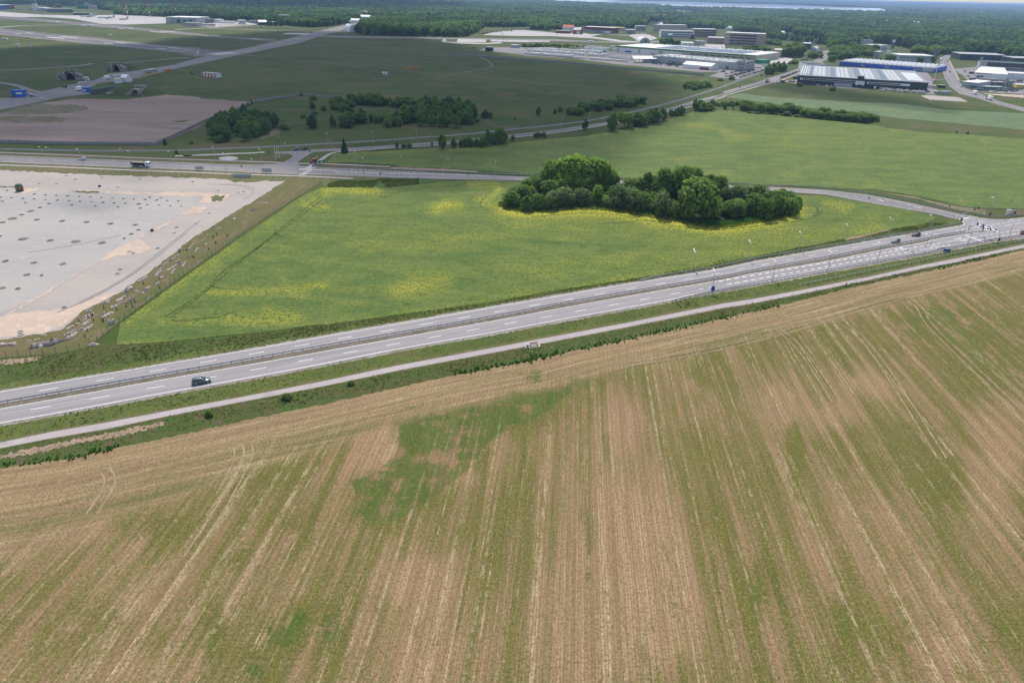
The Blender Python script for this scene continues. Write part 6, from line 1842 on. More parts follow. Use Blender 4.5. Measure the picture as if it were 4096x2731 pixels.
# ================================================================== buildings
def hall(a, b, depth, h, wall, roof, label, name='warehouse', cat='building', shape='flat', win=None, group=None, over=.25):
    """a, b: survey points of the near base line; h in metres, or a survey (x, yb, yt) triple"""
    A = G(*a); B = G(*b)
    if isinstance(h, tuple): h = height_at(*h)
    if isinstance(depth, tuple): depth = (G(depth[0], depth[2], h) - G(depth[0], depth[1], h)).length
    L = (B - A).length
    root = empty(name, A, math.atan2(B.y - A.y, B.x - A.x), label, cat, group)
    W = MB(); R_ = MB()
    if shape == 'flat':
        W.box(0, L, 0, depth, 0, h)
        R_.box(-over, L + over, -over, depth + over, h + .003, h + .45)
    elif shape == 'gable':
        W.box(0, L, 0, depth, 0, h)
        rh = min(depth * .28, h * .6)
        W.add([(0, 0, h), (0, depth, h), (0, depth / 2, h + rh), (L, 0, h), (L, depth, h), (L, depth / 2, h + rh)], [(0, 2, 1), (3, 4, 5)])
        o = over
        R_.add([(-o, -o, h), (L + o, -o, h), (L + o, depth / 2, h + rh + .1), (-o, depth / 2, h + rh + .1), (-o, depth + o, h), (L + o, depth + o, h),
                (-o, -o, h + .25), (L + o, -o, h + .25), (L + o, depth / 2, h + rh + .4), (-o, depth / 2, h + rh + .4), (-o, depth + o, h + .25), (L + o, depth + o, h + .25)],
               [(6, 7, 8, 9), (9, 8, 11, 10), (0, 1, 7, 6), (4, 10, 11, 5), (0, 6, 9, 3), (3, 9, 10, 4), (1, 2, 8, 7), (2, 5, 11, 8), (3, 2, 1, 0), (4, 5, 2, 3)])
    else:                                                # arch, vault running away from the camera
        n = 12
        arc = [(L / 2 - L / 2 * math.cos(math.pi * k / n), h * math.sin(math.pi * k / n) ** .8) for k in range(n + 1)]
        W.add([(x, 0, z) for x, z in arc] + [(x, depth, z) for x, z in arc], [tuple(range(n + 1)), tuple(range(n + 1, 2 * n + 2))[::-1]])
        R_.add([(x, -.3, z + .02) for x, z in arc] + [(x, depth + .3, z + .02) for x, z in arc], [(k, k + 1, n + 2 + k, n + 1 + k) for k in range(n)][::1])
    W.build('wall', MATS[wall], root)
    R_.build('roof', MATS[roof], root)
    if win:
        for nc, nr, z0, dz, ww, wh, x0, x1, mt in win:
            me = MB().box(-ww / 2, ww / 2, -.08, .02, 0, wh).mesh('window', MATS[mt])
            for j in range(nr):
                for i in range(nc):
                    x = x0 * L + (x1 - x0) * L * (i + .5) / nc
                    link_mesh('window', me, root, (x, 0, z0 + j * dz))
    return root, L, h


def side_windows(root, L, depth, nc, nr, z0, dz, ww, wh, mt='dark_glass'):
    me = MB().box(-.02, .08, -ww / 2, ww / 2, 0, wh).mesh('window', MATS[mt])
    for j in range(nr):
        for i in range(nc):
            link_mesh('window', me, root, (L, depth * (i + .5) / nc, z0 + j * dz))


DG = 'dark_glass'
# airport
r1, L1, h1 = hall(P('A', 1960, 274), P('B', 262, 283), 70, (P('A', 1955, 0)[0], P('A', 0, 274)[1], P('A', 0, 203)[1]), 'grey_clad', 'white_roof', 'big grey hangar with white roof beside the airport apron', 'hangar', win=[(3, 1, .5, 1, 9, 8, .3, .9, 'roof_dark')])
for x in (.18, .42):
    MB().box(L1 * x, L1 * x + .8, -.6, -.1, 0, h1 + 2).build('mast_column', MATS['dark_steel'], r1)
hall(P('B', 275, 280), P('B', 455, 270), 30, 9, 'dark_clad', 'roof_light', 'dark glazed terminal wing right of the big grey hangar', 'terminal', win=[(10, 1, 3.5, 1, 5, 2.2, .03, .97, 'grey_clad')])
hall(P('B', 95, 305), P('B', 250, 312), 20, 7, 'grey_clad', 'roof_grey', 'low blue grey shed in front of the big hangar', 'shed')
hall(P('B', 262, 306), P('B', 372, 306), 14, 4.5, 'grey_clad', 'roof_light', 'low grey shed right of the blue grey one', 'shed')
hall(P('B', 380, 308), P('B', 478, 308), 12, 4.5, 'cream', 'roof_grey', 'low beige shed right end of the airport sheds', 'shed')
hall(P('B', 455, 270), P('B', 520, 272), 24, 8, 'white_clad', 'white_roof', 'white shed behind the airport sheds', 'shed')
hall(P('B', 530, 275), P('B', 690, 280), 10, 4, 'white_clad', 'white_roof', 'long low white shed by the airport car park', 'shed')
hall(P('B', 752, 290), P('B', 836, 290), 18, 10, 'white_clad', 'roof_light', 'white cube shaped airport building', 'building', win=[(3, 1, 4, 1, 3, 3, .1, .9, DG)])
hall(P('B', 878, 273), P('B', 1000, 275), 14, 6, 'grey_clad', 'roof_grey', 'low grey barracks with a row of windows by the airport forest', 'barracks', win=[(12, 1, 2, 1, 2.2, 1.8, .02, .98, DG)])
hall(P('B', 990, 298), P('B', 1086, 298), 26, 7, 'dark_clad', 'white_roof', 'small hangar with white rounded roof by the airport trees', 'hangar', 'building', 'gable')
hall(P('B', 1115, 288), P('B', 1180, 290), 18, 6, 'teal', 'roof_light', 'turquoise roofed shed near the small hangar', 'shed')
hall(P('B', 1222, 268), P('B', 1346, 270), 26, 19, 'grey_clad', 'roof_grey', 'pale blue grey apartment tower in the airport forest', 'apartment_block', win=[(5, 5, 2.4, 3.4, 3.2, 1.6, .08, .92, 'dark_glass')])
hall(P('B', 1090, 235), P('B', 1140, 236), 16, 12, 'grey_clad', 'roof_grey', 'small grey block left of the pale apartment tower', 'apartment_block')
hall(P('B', 2052, 380), P('B', 2140, 380), 60, 15, 'white_clad', 'white_roof', 'white vaulted tent hangar at the runway end', 'tent_hangar', 'building', 'arch')
hall(P('B', 2222, 272), P('B', 2290, 268), 60, 10, 'white_clad', 'white_roof', 'second white tent hangar by the runway end', 'tent_hangar', 'building', 'arch')
hall(P('B', 2280, 230), P('B', 2345, 226), 60, 12, 'white_clad', 'white_roof', 'far white tent hangar beyond the runway end', 'tent_hangar', 'building', 'arch')
hall(P('B', 2200, 192), P('B', 2250, 193), 40, 16, 'white_clad', 'white_roof', 'white building in the trees above the runway end', 'building')
hall(P('B', 2055, 275), P('B', 2085, 275), 16, 5, 'white_clad', 'white_roof', 'little white hut left of the runway end', 'hut')
hall(P('A', -60, 118), P('A', 75, 115), 60, 14, 'blue_clad', 'roof_light', 'blue hangar at the left frame edge', 'hangar')
hall(P('A', 77, 113), P('A', 176, 110), 60, 14, 'brick', 'roof_light', 'red hangar beside the blue one', 'hangar')
hall(P('A', 905, 106), P('A', 1042, 107), 40, 12, 'green_clad', 'green_clad', 'building with green roof at the forest edge', 'building')
hall(P('A', 1045, 100), P('A', 1120, 101), 30, 10, 'grey_clad', 'roof_grey', 'blue grey shed right of the green roofed building', 'shed')
hall(P('A', 995, 72), P('A', 1045, 73), 20, 14, 'concrete', 'roof_grey', 'left grey tower block above the green roof', 'building')
hall(P('A', 1075, 72), P('A', 1130, 73), 20, 14, 'concrete', 'roof_grey', 'right grey tower block above the green roof', 'building')
hall(P('A', 560, 148), P('A', 856, 150), 30, 10, 'dark_clad', 'roof_grey', 'long dark glazed passenger terminal behind the small jets', 'terminal', win=[(16, 1, 3, 1, 5, 2.4, .02, .98, 'grey_clad')])
hall(P('A', 862, 180), P('A', 1040, 182), 14, 6, 'dark_clad', 'roof_light', 'low dark shed on the far side of the apron', 'shed')
hall(P('A', 345, 125), P('A', 410, 128), 30, 10, 'concrete', 'roof_light', 'low grey block at the foot of the control tower', 'building')
hall(P('A', 455, 130), P('A', 545, 138), 24, 10, 'concrete', 'roof_light', 'stepped pale block right of the control tower', 'building')
tw = empty('control_tower', G(*P('A', 425, 132)), 0, 'leaning looking white control tower with dark cab left of the terminal', 'tower')
ht = height_at(P('A', 425, 0)[0], P('A', 0, 132)[1], P('A', 0, 14)[1])
MB().box(-6, 6, -6, 6, 0, ht * .78).build('shaft', MATS['white_clad'], tw)
b = MB(); b.lathe([(6, ht * .78), (9.5, ht * .82), (9.5, ht * .93), (7, ht), (0, ht)], n=8); b.build('cab', MATS['dark_clad'], tw)
MB().lathe([(10, ht * .82), (10, ht * .84), (0, ht * .845)], n=8).build('gallery', MATS['brick'], tw)


def mast(a, top, name, label, cat='mast', stripes=9, r0=1.1, r1=.5, c1='red_paint', c2='white_paint', group=None, lattice=True):
    A = G(*a); h = height_at(a[0], a[1], top)
    root = empty(name, A, 0, label, cat, group)
    for k in range(stripes):
        z0 = h * k / stripes; z1 = h * (k + 1) / stripes
        ra = r0 + (r1 - r0) * k / stripes; rb = r0 + (r1 - r0) * (k + 1) / stripes
        b = MB()
        if lattice:
            for i in range(4):
                a0 = math.pi / 4 + i * math.pi / 2; a1 = a0 + math.pi / 2
                b.tube([(ra * math.cos(a0), ra * math.sin(a0), z0), (rb * math.cos(a0), rb * math.sin(a0), z1)], ra * .17, 4)
                b.tube([(ra * math.cos(a0), ra * math.sin(a0), z0), (rb * math.cos(a1), rb * math.sin(a1), z1)], ra * .11, 4)
        else:
            b.tube([(0, 0, z0), (0, 0, z1)], ra, 6, r2=rb)
        b.build('mast_section', MATS[c1 if k % 2 else c2], root)
    return root, h


for (x, yb, yt), w in (((1512, 222, 42), 'first'), ((1768, 205, 60), 'second'), ((2080, 200, 78), 'third')):
    rt, h = mast(P('A', x, yb), P('A', 0, yt)[1], 'floodlight_mast', 'red and white floodlight mast, %s from the left above the apron' % w, 'mast', 6, 1.6, 1.0, group='floodlight masts of the apron')
    MB().box(-4, 4, -1, 1, h, h + 2.2).build('lamp_frame', MATS['red_paint'], rt)
rt, h = mast(P('B', 322, 205), P('B', 0, 120)[1], 'floodlight_mast', 'floodlight mast behind the dark terminal wing', 'mast', 6, 1.4, .9)
MB().box(-4, 4, -1, 1, h, h + 2).build('lamp_frame', MATS['dark_steel'], rt)
mast(P('A', 352, 540), P('A', 0, 430)[1], 'antenna_mast', 'lattice mast with dishes on the grass beside the runway', 'mast', 7, 1.4, .9)
mast(P('C', 1120, 430), P('C', 0, 335)[1], 'antenna_mast', 'thin white and black pole in front of the dark pine wood', 'mast', 9, .5, .3, 'dark_steel', 'white_paint', lattice=False)
mast(P('C', 1785, 448), P('C', 0, 378)[1], 'antenna_mast', 'left thin red and white pole beside the sand area', 'mast', 7, .35, .25, lattice=False)
mast(P('C', 1800, 505), P('C', 0, 380)[1], 'antenna_mast', 'right thin red and white pole beside the concrete pad', 'mast', 9, .3, .2, lattice=False)
mast(P('D', 375, 460), P('D', 0, 395)[1], 'antenna_mast', 'thin red and white pole before the brick sheds', 'mast', 7, .4, .3, lattice=False)
# small marked huts
for s, x0, x1, yb, yt, lab in (('A', 25, 88, 474, 455, 'small red and white hut row left of the lattice mast'), ('A', 183, 225, 550, 525, 'pale cabin with red stripes beside the lattice mast'), ('A', 1275, 1310, 426, 412, 'red and white cabin between the runways')):
    rt, L, h = hall(P(s, x0, yb), P(s, x1, yb), 5, (P(s, x0, 0)[0], P(s, 0, yb)[1], P(s, 0, yt)[1]), 'white_clad', 'roof_light', lab, 'hut')
    for k in range(3):
        MB().box(L * (.1 + .3 * k), L * (.22 + .3 * k), -.06, .02, .1, h - .1).build('stripe', MATS['red_paint'], rt)
rt, L, h = hall(P('I', 318, 168), P('I', 492, 182), 7, (P('I', 318, 0)[0], P('I', 0, 168)[1], P('I', 0, 124)[1]), 'white_clad', 'roof_grey', 'long hut painted in red and white stripes and chequers on the airfield grass', 'equipment_hut')
for k in range(4):
    MB().box(L * (.02 + .2 * k), L * (.02 + .2 * k) + L * .09, -.07, .02, .1, h - .05).build('stripe', MATS['red_paint'], rt)
for i in range(4):
    for j in range(3):
        if (i + j) % 2 == 0: MB().box(L * (.78 + .055 * i), L * (.78 + .055 * (i + 1)), -.07, .02, .1 + (h - .2) * j / 3, .1 + (h - .2) * (j + 1) / 3).build('chequer', MATS['red_paint'], rt)
rt, L, h = hall(P('J', 372, 155), P('J', 424, 157), 5, (P('J', 372, 0)[0], P('J', 0, 155)[1], P('J', 0, 124)[1]), 'white_clad', 'roof_light', 'small cabin with dark red and white stripes alone on the grass', 'equipment_hut')
for k in range(4):
    MB().box(L * (.0 + .27 * k), L * (.0 + .27 * k) + L * .13, -.06, .02, .1, h - .05).build('stripe', MATS['wine'], rt)
# localiser antenna
A = G(*P('J', 640, 108)); B = G(*P('J', 806, 88))
rt = empty('antenna_array', A, math.atan2(B.y - A.y, B.x - A.x), 'orange antenna array standing in a row on the airfield grass', 'antenna')
L = (B - A).length
post = MB().box(-.15, .15, -.15, .15, 0, 4.2).mesh('post', MATS['orange_paint']); arm = MB().box(-.2, .2, -2.4, 1.2, 4.2, 4.5).mesh('antenna', MATS['orange_paint'])
for k in range(15):
    link_mesh('post', post, rt, (L * k / 14, 0, 0)); link_mesh('antenna', arm, rt, (L * k / 14, 0, 0))
MB().box(0, L, -.08, .08, 4.0, 4.2).build('beam', MATS['orange_paint'], rt)
for k, (x, yb, yt) in enumerate(((238, 245, 218), (498, 272, 242), (770, 300, 262), (1050, 328, 288), (1342, 360, 310), (1642, 392, 338))):
    A = G(*P('K', x, yb)); h = height_at(*P('K', x, yb), P('K', x, yt)[1])
    rt = empty('approach_light', A, 0, 'orange approach light mast, %s from the left along the grass track' % ORD[k], 'light mast', 'approach light masts')
    MB().tube([(0, 0, 0), (0, 0, h)], .22, 5, r2=.14).build('pole', MATS['orange_paint'], rt)
    b = MB(); b.box(-1.6, 1.6, -.12, .12, h, h + .25); b.tube([(0, 0, h * .75), (-1.4, 0, h)], .07, 4); b.tube([(0, 0, h * .75), (1.4, 0, h)], .07, 4); b.build('crossbar', MATS['orange_paint'], rt)
for k, (s, x, yb, yt) in enumerate((('J', 1800, 205, 180), ('J', 2045, 225, 200))):
    A = G(*P(s, x, yb)); h = height_at(*P(s, x, yb), P(s, x, yt)[1])
    rt = empty('approach_light', A, 0, 'orange approach light mast, %s from the inner end of the track' % ORD[k], 'light mast', 'approach light masts')
    MB().tube([(0, 0, 0), (0, 0, h)], .2, 5).build('pole', MATS['orange_paint'], rt); MB().box(-1.3, 1.3, -.1, .1, h, h + .2).build('crossbar', MATS['orange_paint'], rt)


# hardened shelters: grassed mound, concrete portal, wing walls
def shelter(s, x0, x1, yb, yt, depth, rz, label):
    A = G(*P(s, (x0 + x1) / 2, yb)); w = (G(*P(s, x1, yb)) - G(*P(s, x0, yb))).length
    h = height_at(*P(s, (x0 + x1) / 2, yb), P(s, 0, yt)[1])
    rt = empty('aircraft_shelter', A, rz, label, 'bunker')
    n = 12
    arc = lambda k, rx, rh: (rx * math.cos(math.pi * k / n), rh * math.sin(math.pi * k / n) ** .85)
    b = MB(); vs = []; rx, rh = w * .5, h
    ax, ah = w * .43, h * .88
    for y in (0, 3):
        vs += [(arc(k, rx, rh)[0], y, arc(k, rx, rh)[1]) for k in range(n + 1)] + [(arc(k, ax, ah)[0], y, arc(k, ax, ah)[1]) for k in range(n + 1)]
    m = n + 1
    fs = [(k, k + 1, m + k + 1, m + k) for k in range(n)] + [(k + 1, k, 2 * m + k, 2 * m + k + 1) for k in range(n)] + [(m + k, m + k + 1, 3 * m + k + 1, 3 * m + k) for k in range(n)]
    b.add(vs, fs); b.build('portal', MATS['stained_concrete'], rt)
    b = MB(); vs = [(arc(k, ax, ah)[0], y, arc(k, ax, ah)[1]) for y in (3, depth) for k in range(m)]
    b.add(vs, [(k, k + 1, m + k + 1, m + k) for k in range(n)] + [tuple(range(m, 2 * m))]); b.build('vault', MATS['black_paint'], rt)  # black colour puts the shade of the deep mouth into the vault
    for sg in (-1, 1):
        b = MB()
        for k in range(3):
            x = sg * (w * .5 + k * 2.3); hh = h * (.95 - .13 * k)
            b.add([(x, -1.5 - 1.6 * k, 0), (x + sg * 2.1, -3 - 1.6 * k, 0), (x + sg * 2.1, 5, 0), (x, 5, 0), (x, -1 - 1.2 * k, hh), (x + sg * 2.1, -2.2 - 1.2 * k, hh * .93), (x + sg * 2.1, 5, hh * .93), (x, 5, hh)],
                  [(4, 5, 6, 7), (0, 1, 5, 4), (1, 2, 6, 5), (2, 3, 7, 6), (3, 0, 4, 7)])
        b.build('wing_wall', MATS['stained_concrete'], rt)
    b = MB(); N1, N2 = 18, 10; vs = []
    for j in range(N2 + 1):
        for i in range(N1 + 1):
            u = i / N1 * 2 - 1; v = j / N2
            y = 4 + v * (depth + 14)
            hh = h * 1.02 * max(0, 1 - abs(u) ** 2.2) * max(0, 1 - max(0, v * 1.15 - .25) ** 2 * 1.6)
            vs.append((u * w * 1.25, y, hh + (random.uniform(-.2, .3) if 0 < i < N1 and hh > .3 else -.1)))
    b.add(vs, [(j * (N1 + 1) + i, j * (N1 + 1) + i + 1, (j + 1) * (N1 + 1) + i + 1, (j + 1) * (N1 + 1) + i) for j in range(N2) for i in range(N1)])
    b.build('earth_mound', MATS['slope_grass'], rt, smooth=True)
    return rt


shelter('H', 778, 892, 205, 112, 34, .35, 'near hardened aircraft shelter with dark arched mouth in a grass mound')
shelter('H', 1336, 1414, 108, 24, 34, .15, 'far hardened aircraft shelter with arched mouth and ribbed wing walls')
# low grassed bunker with concrete doorway
A = G(*P('H', 1400, 395)); rt = empty('bunker', A, 0, 'long grassed bunker mound with a dark doorway beside the bare yard', 'bunker')
w = 150 * mpp(*P('H', 1400, 395)); b = MB(); vs = []
N1, N2 = 26, 10
for j in range(N2 + 1):
    for i in range(N1 + 1):
        u = i / N1 * 2 - 1; v = j / N2 * 2 - 1
        hh = 6.2 * max(0, 1 - abs(u) ** 2.6) * max(0, 1 - v * v)
        vs.append((u * w * .72 + 4, v * 17 + 18, hh + (random.uniform(-.3, .3) if hh > .4 else -.1)))
b.add(vs, [(j * (N1 + 1) + i, j * (N1 + 1) + i + 1, (j + 1) * (N1 + 1) + i + 1, (j + 1) * (N1 + 1) + i) for j in range(N2) for i in range(N1)])
b.build('earth_mound', MATS['slope_grass'], rt, smooth=True)
dx = (1575 - 1400) / 2.94 * mpp(*P('H', 1400, 395))
b = MB(); b.box(dx - 4.2, dx - 2, 3, 12, 0, 4.6); b.box(dx + 2, dx + 4.2, 3, 12, 0, 4.6); b.box(dx - 4.2, dx + 4.2, 3.4, 12, 4.6, 5.3)
for sg in (-1, 1):
    b.add([(dx + sg * 4.2, 3, 0), (dx + sg * 8, 0, 0), (dx + sg * 8, .6, 0), (dx + sg * 4.2, 3.7, 0), (dx + sg * 4.2, 3, 4.6), (dx + sg * 8, 0, 1), (dx + sg * 8, .6, 1), (dx + sg * 4.2, 3.7, 4.6)], [(4, 5, 6, 7), (0, 1, 5, 4), (2, 3, 7, 6), (1, 2, 6, 5)])
b.build('doorway', MATS['stained_concrete'], rt)
MB().box(dx - 2, dx + 2, 5, 5.3, 0, 4.6).build('door', MATS['black_paint'], rt)
dx2 = (1272 - 1400) / 2.94 * mpp(*P('H', 1400, 395))
MB().box(dx2 - 3, dx2 + 3, 2, 6, 0, 2.0).build('vent_block', MATS['stained_concrete'], rt)
MB().box(dx - 6, dx + 4, 14, 20, 4.5, 7.2).build('roof_block', MATS['stained_concrete'], rt)
b = MB()
for k in range(7):
    b.box(-w * .72 - 3 + k * 1.5, -w * .72 - 1.8 + k * 1.5, 2 + k * 4.2, 6.1 + k * 4.2, 0, 4.6)
b.build('revetment', MATS['dark_steel'], rt)
hall(P('H', 148, 410), P('H', 272, 412), 6, 5.2, 'blue_clad', 'blue_clad', 'two storey blue site office with white windows near the left edge', 'site_office', win=[(3, 1, 2.6, 1, 1.6, 1.3, .42, 1.0, 'white_paint')])
hall(P('H', 975, 352), P('H', 1042, 355), 5, 3.6, 'blue_clad', 'blue_clad', 'blue container office with two white windows by the bunker', 'container_office', win=[(2, 1, 1.2, 1, 1.1, 1.2, .05, .65, 'white_paint')])
hall(P('H', 1348, 248), P('H', 1418, 248), 8, 3.2, 'white_clad', 'beige', 'left pitched white tent beside the taxiway', 'tent', 'tent', 'gable')
hall(P('H', 1425, 235), P('H', 1494, 237), 10, 4.2, 'white_clad', 'white_roof', 'right larger pitched white tent beside the taxiway', 'tent', 'tent', 'gable')
hall(P('H', 1330, 178), P('H', 1500, 178), 3, 1.6, 'light_grey', 'light_grey', 'long pale blue stack lying beside the taxiway', 'pipe_stack', 'stack')
hall(P('H', 1945, 105), P('H', 2010, 98), 2, 1.6, 'orange_paint', 'orange_paint', 'orange barrier at the end of the taxiway strip', 'barrier', 'barrier')

# concrete wall round the bare yard, panel by panel
WALL = pts('H -300 925 0 948 700 968 1840 972; I 0 875 350 705 650 590 940 470 1480 388; I 1500 388 1840 425 2010 442')
rt = empty('concrete_wall', G(*WALL[0]), 0, 'long grey concrete panel wall around the bare brown yard', 'wall')
o0 = G(*WALL[0])
panel = MB().box(0, 1, -.12, .12, 0, 2.0).mesh('panel', MATS['wall_concrete'])
pw = [G(*p) for p in WALL]; npan = 0
for a, b in zip(pw[:-1], pw[1:]):
    L = (b - a).length
    if (b - a).length < 8: continue
    k = max(1, int(round(L / 5.6)))
    for i in range(k):
        p = a.lerp(b, i / k)
        o = link_mesh('panel', panel, rt, (p.x - o0.x, p.y - o0.y, random.uniform(-.08, .08)), math.atan2(b.y - a.y, b.x - a.x))
        o.scale = (L / k - .12, 1, random.uniform(.96, 1.05)); npan += 1
# dark perimeter wall of the depot
WALL2 = pts('C 1165 640 1500 668 1900 700 2352 735; D 0 700 600 755 1200 815 1800 868; K 1800 130 2110 160')
rt = empty('perimeter_fence', G(*WALL2[0]), 0, 'dark grey fence running along the grass before the depot', 'fence')
o0 = G(*WALL2[0])
panel2 = MB().box(0, 1, -.1, .1, 0, 2.1).mesh('panel', MATS['wall_concrete'])
pw = [G(*p) for p in WALL2]
for a, b in zip(pw[:-1], pw[1:]):
    L = (b - a).length; k = max(1, int(round(L / 7)))
    for i in range(k):
        p = a.lerp(b, i / k)
        o = link_mesh('panel', panel2, rt, (p.x - o0.x, p.y - o0.y, 0), math.atan2(b.y - a.y, b.x - a.x)); o.scale = (L / k - .15, 1, 1)

# depot
def band_part(root, name, x0, x1, z0, z1, mat, y=-.12, y1=.02):
    return MB().box(x0, x1, y, y1, z0, z1).build(name, MATS[mat], root)


r0, L0, h0 = hall(P('D', 1080, 612), P('E', 735, 840), (2900, 225, 207), 9.5, 'cream', 'roof_light', 'long warehouse with white roof and green edge band behind the lorry yard', 'warehouse', win=[(9, 1, 4.5, 1, 9, 1.4, .55, .98, DG)])
band_part(r0, 'green_band', -.4, L0 + .4, h0 - 1.6, h0 + .5, 'green_clad', -.35)
for x0, x1 in ((.02, .17), (.19, .33), (.36, .50)):
    band_part(r0, 'white_panel', L0 * x0, L0 * x1, 0, h0 - 2.6, 'white_clad')
sp = MB().box(0, 1, 0, 1, 0, .25).mesh('solar_panel', MATS['solar'])
for j in range(5):
    for i in range(16):
        if (i, j) in ((7, 2), (12, 3), (4, 1)): continue
        o = link_mesh('solar_panel', sp, r0, (L0 * (.28 + .039 * i), 10 + j * 14, h0 + .6)); o.scale = (L0 * .036, 11.6, 1); o.rotation_euler.x = .02
sk = MB().box(-1.2, 1.2, -.8, .8, 0, .8).mesh('skylight', MATS['white_paint'])
for j in range(3):
    for i in range(14):
        link_mesh('skylight', sk, r0, (L0 * (.04 + .068 * i), 84 + 14 * j, h0 + .45))
r0, L0, h0 = hall(P('D', 1492, 738), P('E', 462, 948), (2780, 237, 227), 9.5, 'grey_clad', 'roof_grey', 'long grey depot hall with dark gates and busy flat roof', 'warehouse', win=[(6, 1, 0.05, 1, 4.2, 4.2, .22, .98, 'roof_dark'), (5, 1, .05, 1, 3.6, 3.6, .30, .85, 'dark_steel')])
vb = MB().box(-1.3, 1.3, -1, 1, 0, 1.3).mesh('roof_vent', MATS['white_paint'])
r = random.Random(4)
for i in range(38):
    link_mesh('roof_vent', vb, r0, (r.uniform(.03, .97) * L0, r.uniform(3, 37), h0 + .45), r.random())
hall(P('E', 466, 958), P('E', 606, 968), 45, (P('E', 470, 0)[0], P('E', 0, 958)[1], P('E', 0, 838)[1]), 'grey_clad', 'roof_dark', 'four storey grey office block at the end of the depot', 'office_block', win=[(4, 3, 4.0, 4.0, 1.3, 1.8, .22, .85, DG), (6, 1, .6, 1, 1.2, 2, .1, .95, DG)])
ro = [o for o in bpy.data.objects if o.name == 'office_block'][0]
Lo = (G(*P('E', 606, 968)) - G(*P('E', 466, 958))).length
side_windows(ro, Lo, 45, 12, 4, 1.2, 4.0, 1.6, 2.2, 'dark_steel')
hall(P('D', 1850, 802), P('D', 2182, 832), 22, 5, 'white_clad', 'white_roof', 'long white storage tent in front of the grey depot hall', 'storage_tent', 'tent', 'gable', win=[(1, 1, .05, 1, 14, 3, .55, .99, 'brick')])
rt = empty('canopy', G(*P('D', 1275, 742)), .12, 'open grey canopy with dark interior beside the lorry cabs', 'canopy')
b = MB(); b.add([(0, 0, 5), (34, -2, 5.6), (38, 16, 8.2), (2, 18, 7.6), (0, 0, 5.4), (34, -2, 6), (38, 16, 8.6), (2, 18, 8)], [(4, 5, 6, 7), (3, 2, 1, 0), (0, 1, 5, 4), (1, 2, 6, 5), (2, 3, 7, 6), (3, 0, 4, 7)]); b.build('roof', MATS['roof_light'], rt)
b = MB(); b.box(18, 36, 2, 16, 0, 5.4); b.build('wall', MATS['grey_clad'], rt)
for x, y in ((1, 1), (9, 0), (1, 16)): MB().tube([(x, y, 0), (x, y, 6)], .2, 6).build('post', MATS['dark_steel'], rt)
# stacked white cabins behind the lorries
cb = MB().box(-4.6, 4.6, -1.4, 1.4, 0, 2.8).mesh('container', MATS['white_clad']); r = random.Random(8)
k = 0
for x, y, lv in ((1085, 245, 1), (1150, 250, 2), (1160, 225, 2), (1215, 222, 2), (1245, 255, 1), (1280, 215, 2), (1310, 255, 2), (1375, 245, 2), (1400, 225, 2), (1440, 262, 2), (1480, 245, 2), (1535, 250, 2), (1640, 215, 2), (1690, 215, 1), (1690, 245, 1)):
    for l in range(lv):
        g = G(*P('i', x, y + 10)); o = link_mesh('container', cb, None, (g.x, g.y, .1 + 2.85 * l), r.uniform(-.1, .1))
        tag(o, 'white container cabin, %s spot from the left behind the trailers%s' % (NTH[k], ', upper of its stack' if l else ''), 'container', 'white container cabins')
    k += 1
o = MB().box(-5, 5, -1.4, 1.4, 0, 2.8).build('container', MATS['teal'], None, G(*P('i', 1470, 282))); tag(o, 'dark green container before the white cabins', 'container')
o = MB().box(-7, 7, -1.6, 1.6, 0, 3).build('container', MATS['blue_clad'], None, G(*P('i', 1960, 292))); tag(o, 'blue green container beside the warehouse wall', 'container')
MB().box(0, 78, -.2, .2, 0, 2).build('yard_wall', MATS['concrete'], None, G(*P('i', 1540, 300)), -.1)
tag([o for o in bpy.data.objects if o.name == 'yard_wall'][0], 'pale concrete wall between the cabins and the lorry cabs', 'wall')
hall(P('C', 1590, 605), P('C', 1665, 608), 12, 6, 'dark_clad', 'roof_grey', 'small dark gatehouse at the left end of the lorry yard', 'gatehouse')
hall(P('C', 1885, 565), P('C', 1965, 570), 8, 5, 'grey_clad', 'roof_light', 'small grey shed behind the parked car row', 'shed')
hall(P('D', 735, 518), P('D', 798, 520), 8, 5, 'white_clad', 'roof_light', 'white and pale blue container by the concrete taxiway', 'shed')
# brick sheds and barracks
r0, L0, h0 = hall(P('D', 562, 403), P('D', 648, 406), 40, 9, 'brick', 'roof_grey', 'gabled red brick hangar with grey roof', 'brick_hangar', 'building', 'gable', win=[(1, 1, .1, 1, 8, 6, .55, .9, 'roof_light')])
hall(P('D', 690, 380), P('D', 1038, 397), 34, 13, 'brick', 'roof_light', 'long red brick hangar with grey doors', 'brick_hangar', win=[(2, 1, .1, 1, 46, 6, .05, .9, 'grey_clad'), (16, 1, 7.5, 1, 3, 1.6, .04, .96, DG)])
hall(P('D', 358, 394), P('D', 520, 399), 20, 6, 'brick', 'roof_grey', 'low dark red brick garage row', 'garage')
hall(P('D', 438, 368), P('D', 560, 372), 36, 9, 'white_clad', 'red_roof', 'white building with a pink red roof behind the garages', 'building', 'building', 'gable')
hall(P('D', 185, 345), P('D', 232, 346), 24, 10, 'cream', 'roof_light', 'sand coloured shed among the trees left of the brick buildings', 'shed')
hall(P('D', 0, 345), P('D', 80, 348), 8, 4, 'grey_clad', 'roof_light', 'low grey wall like shed at the forest edge', 'shed')
hall(P('D', 928, 408), P('D', 985, 410), 10, 5, 'grey_clad', 'roof_light', 'small grey hut before the long brick hangar', 'hut')
hall(P('D', 1045, 370), P('D', 1180, 372), 30, 9, 'cream', 'yellow_paint', 'pale building with a yellow roof behind the brick hangar', 'building')
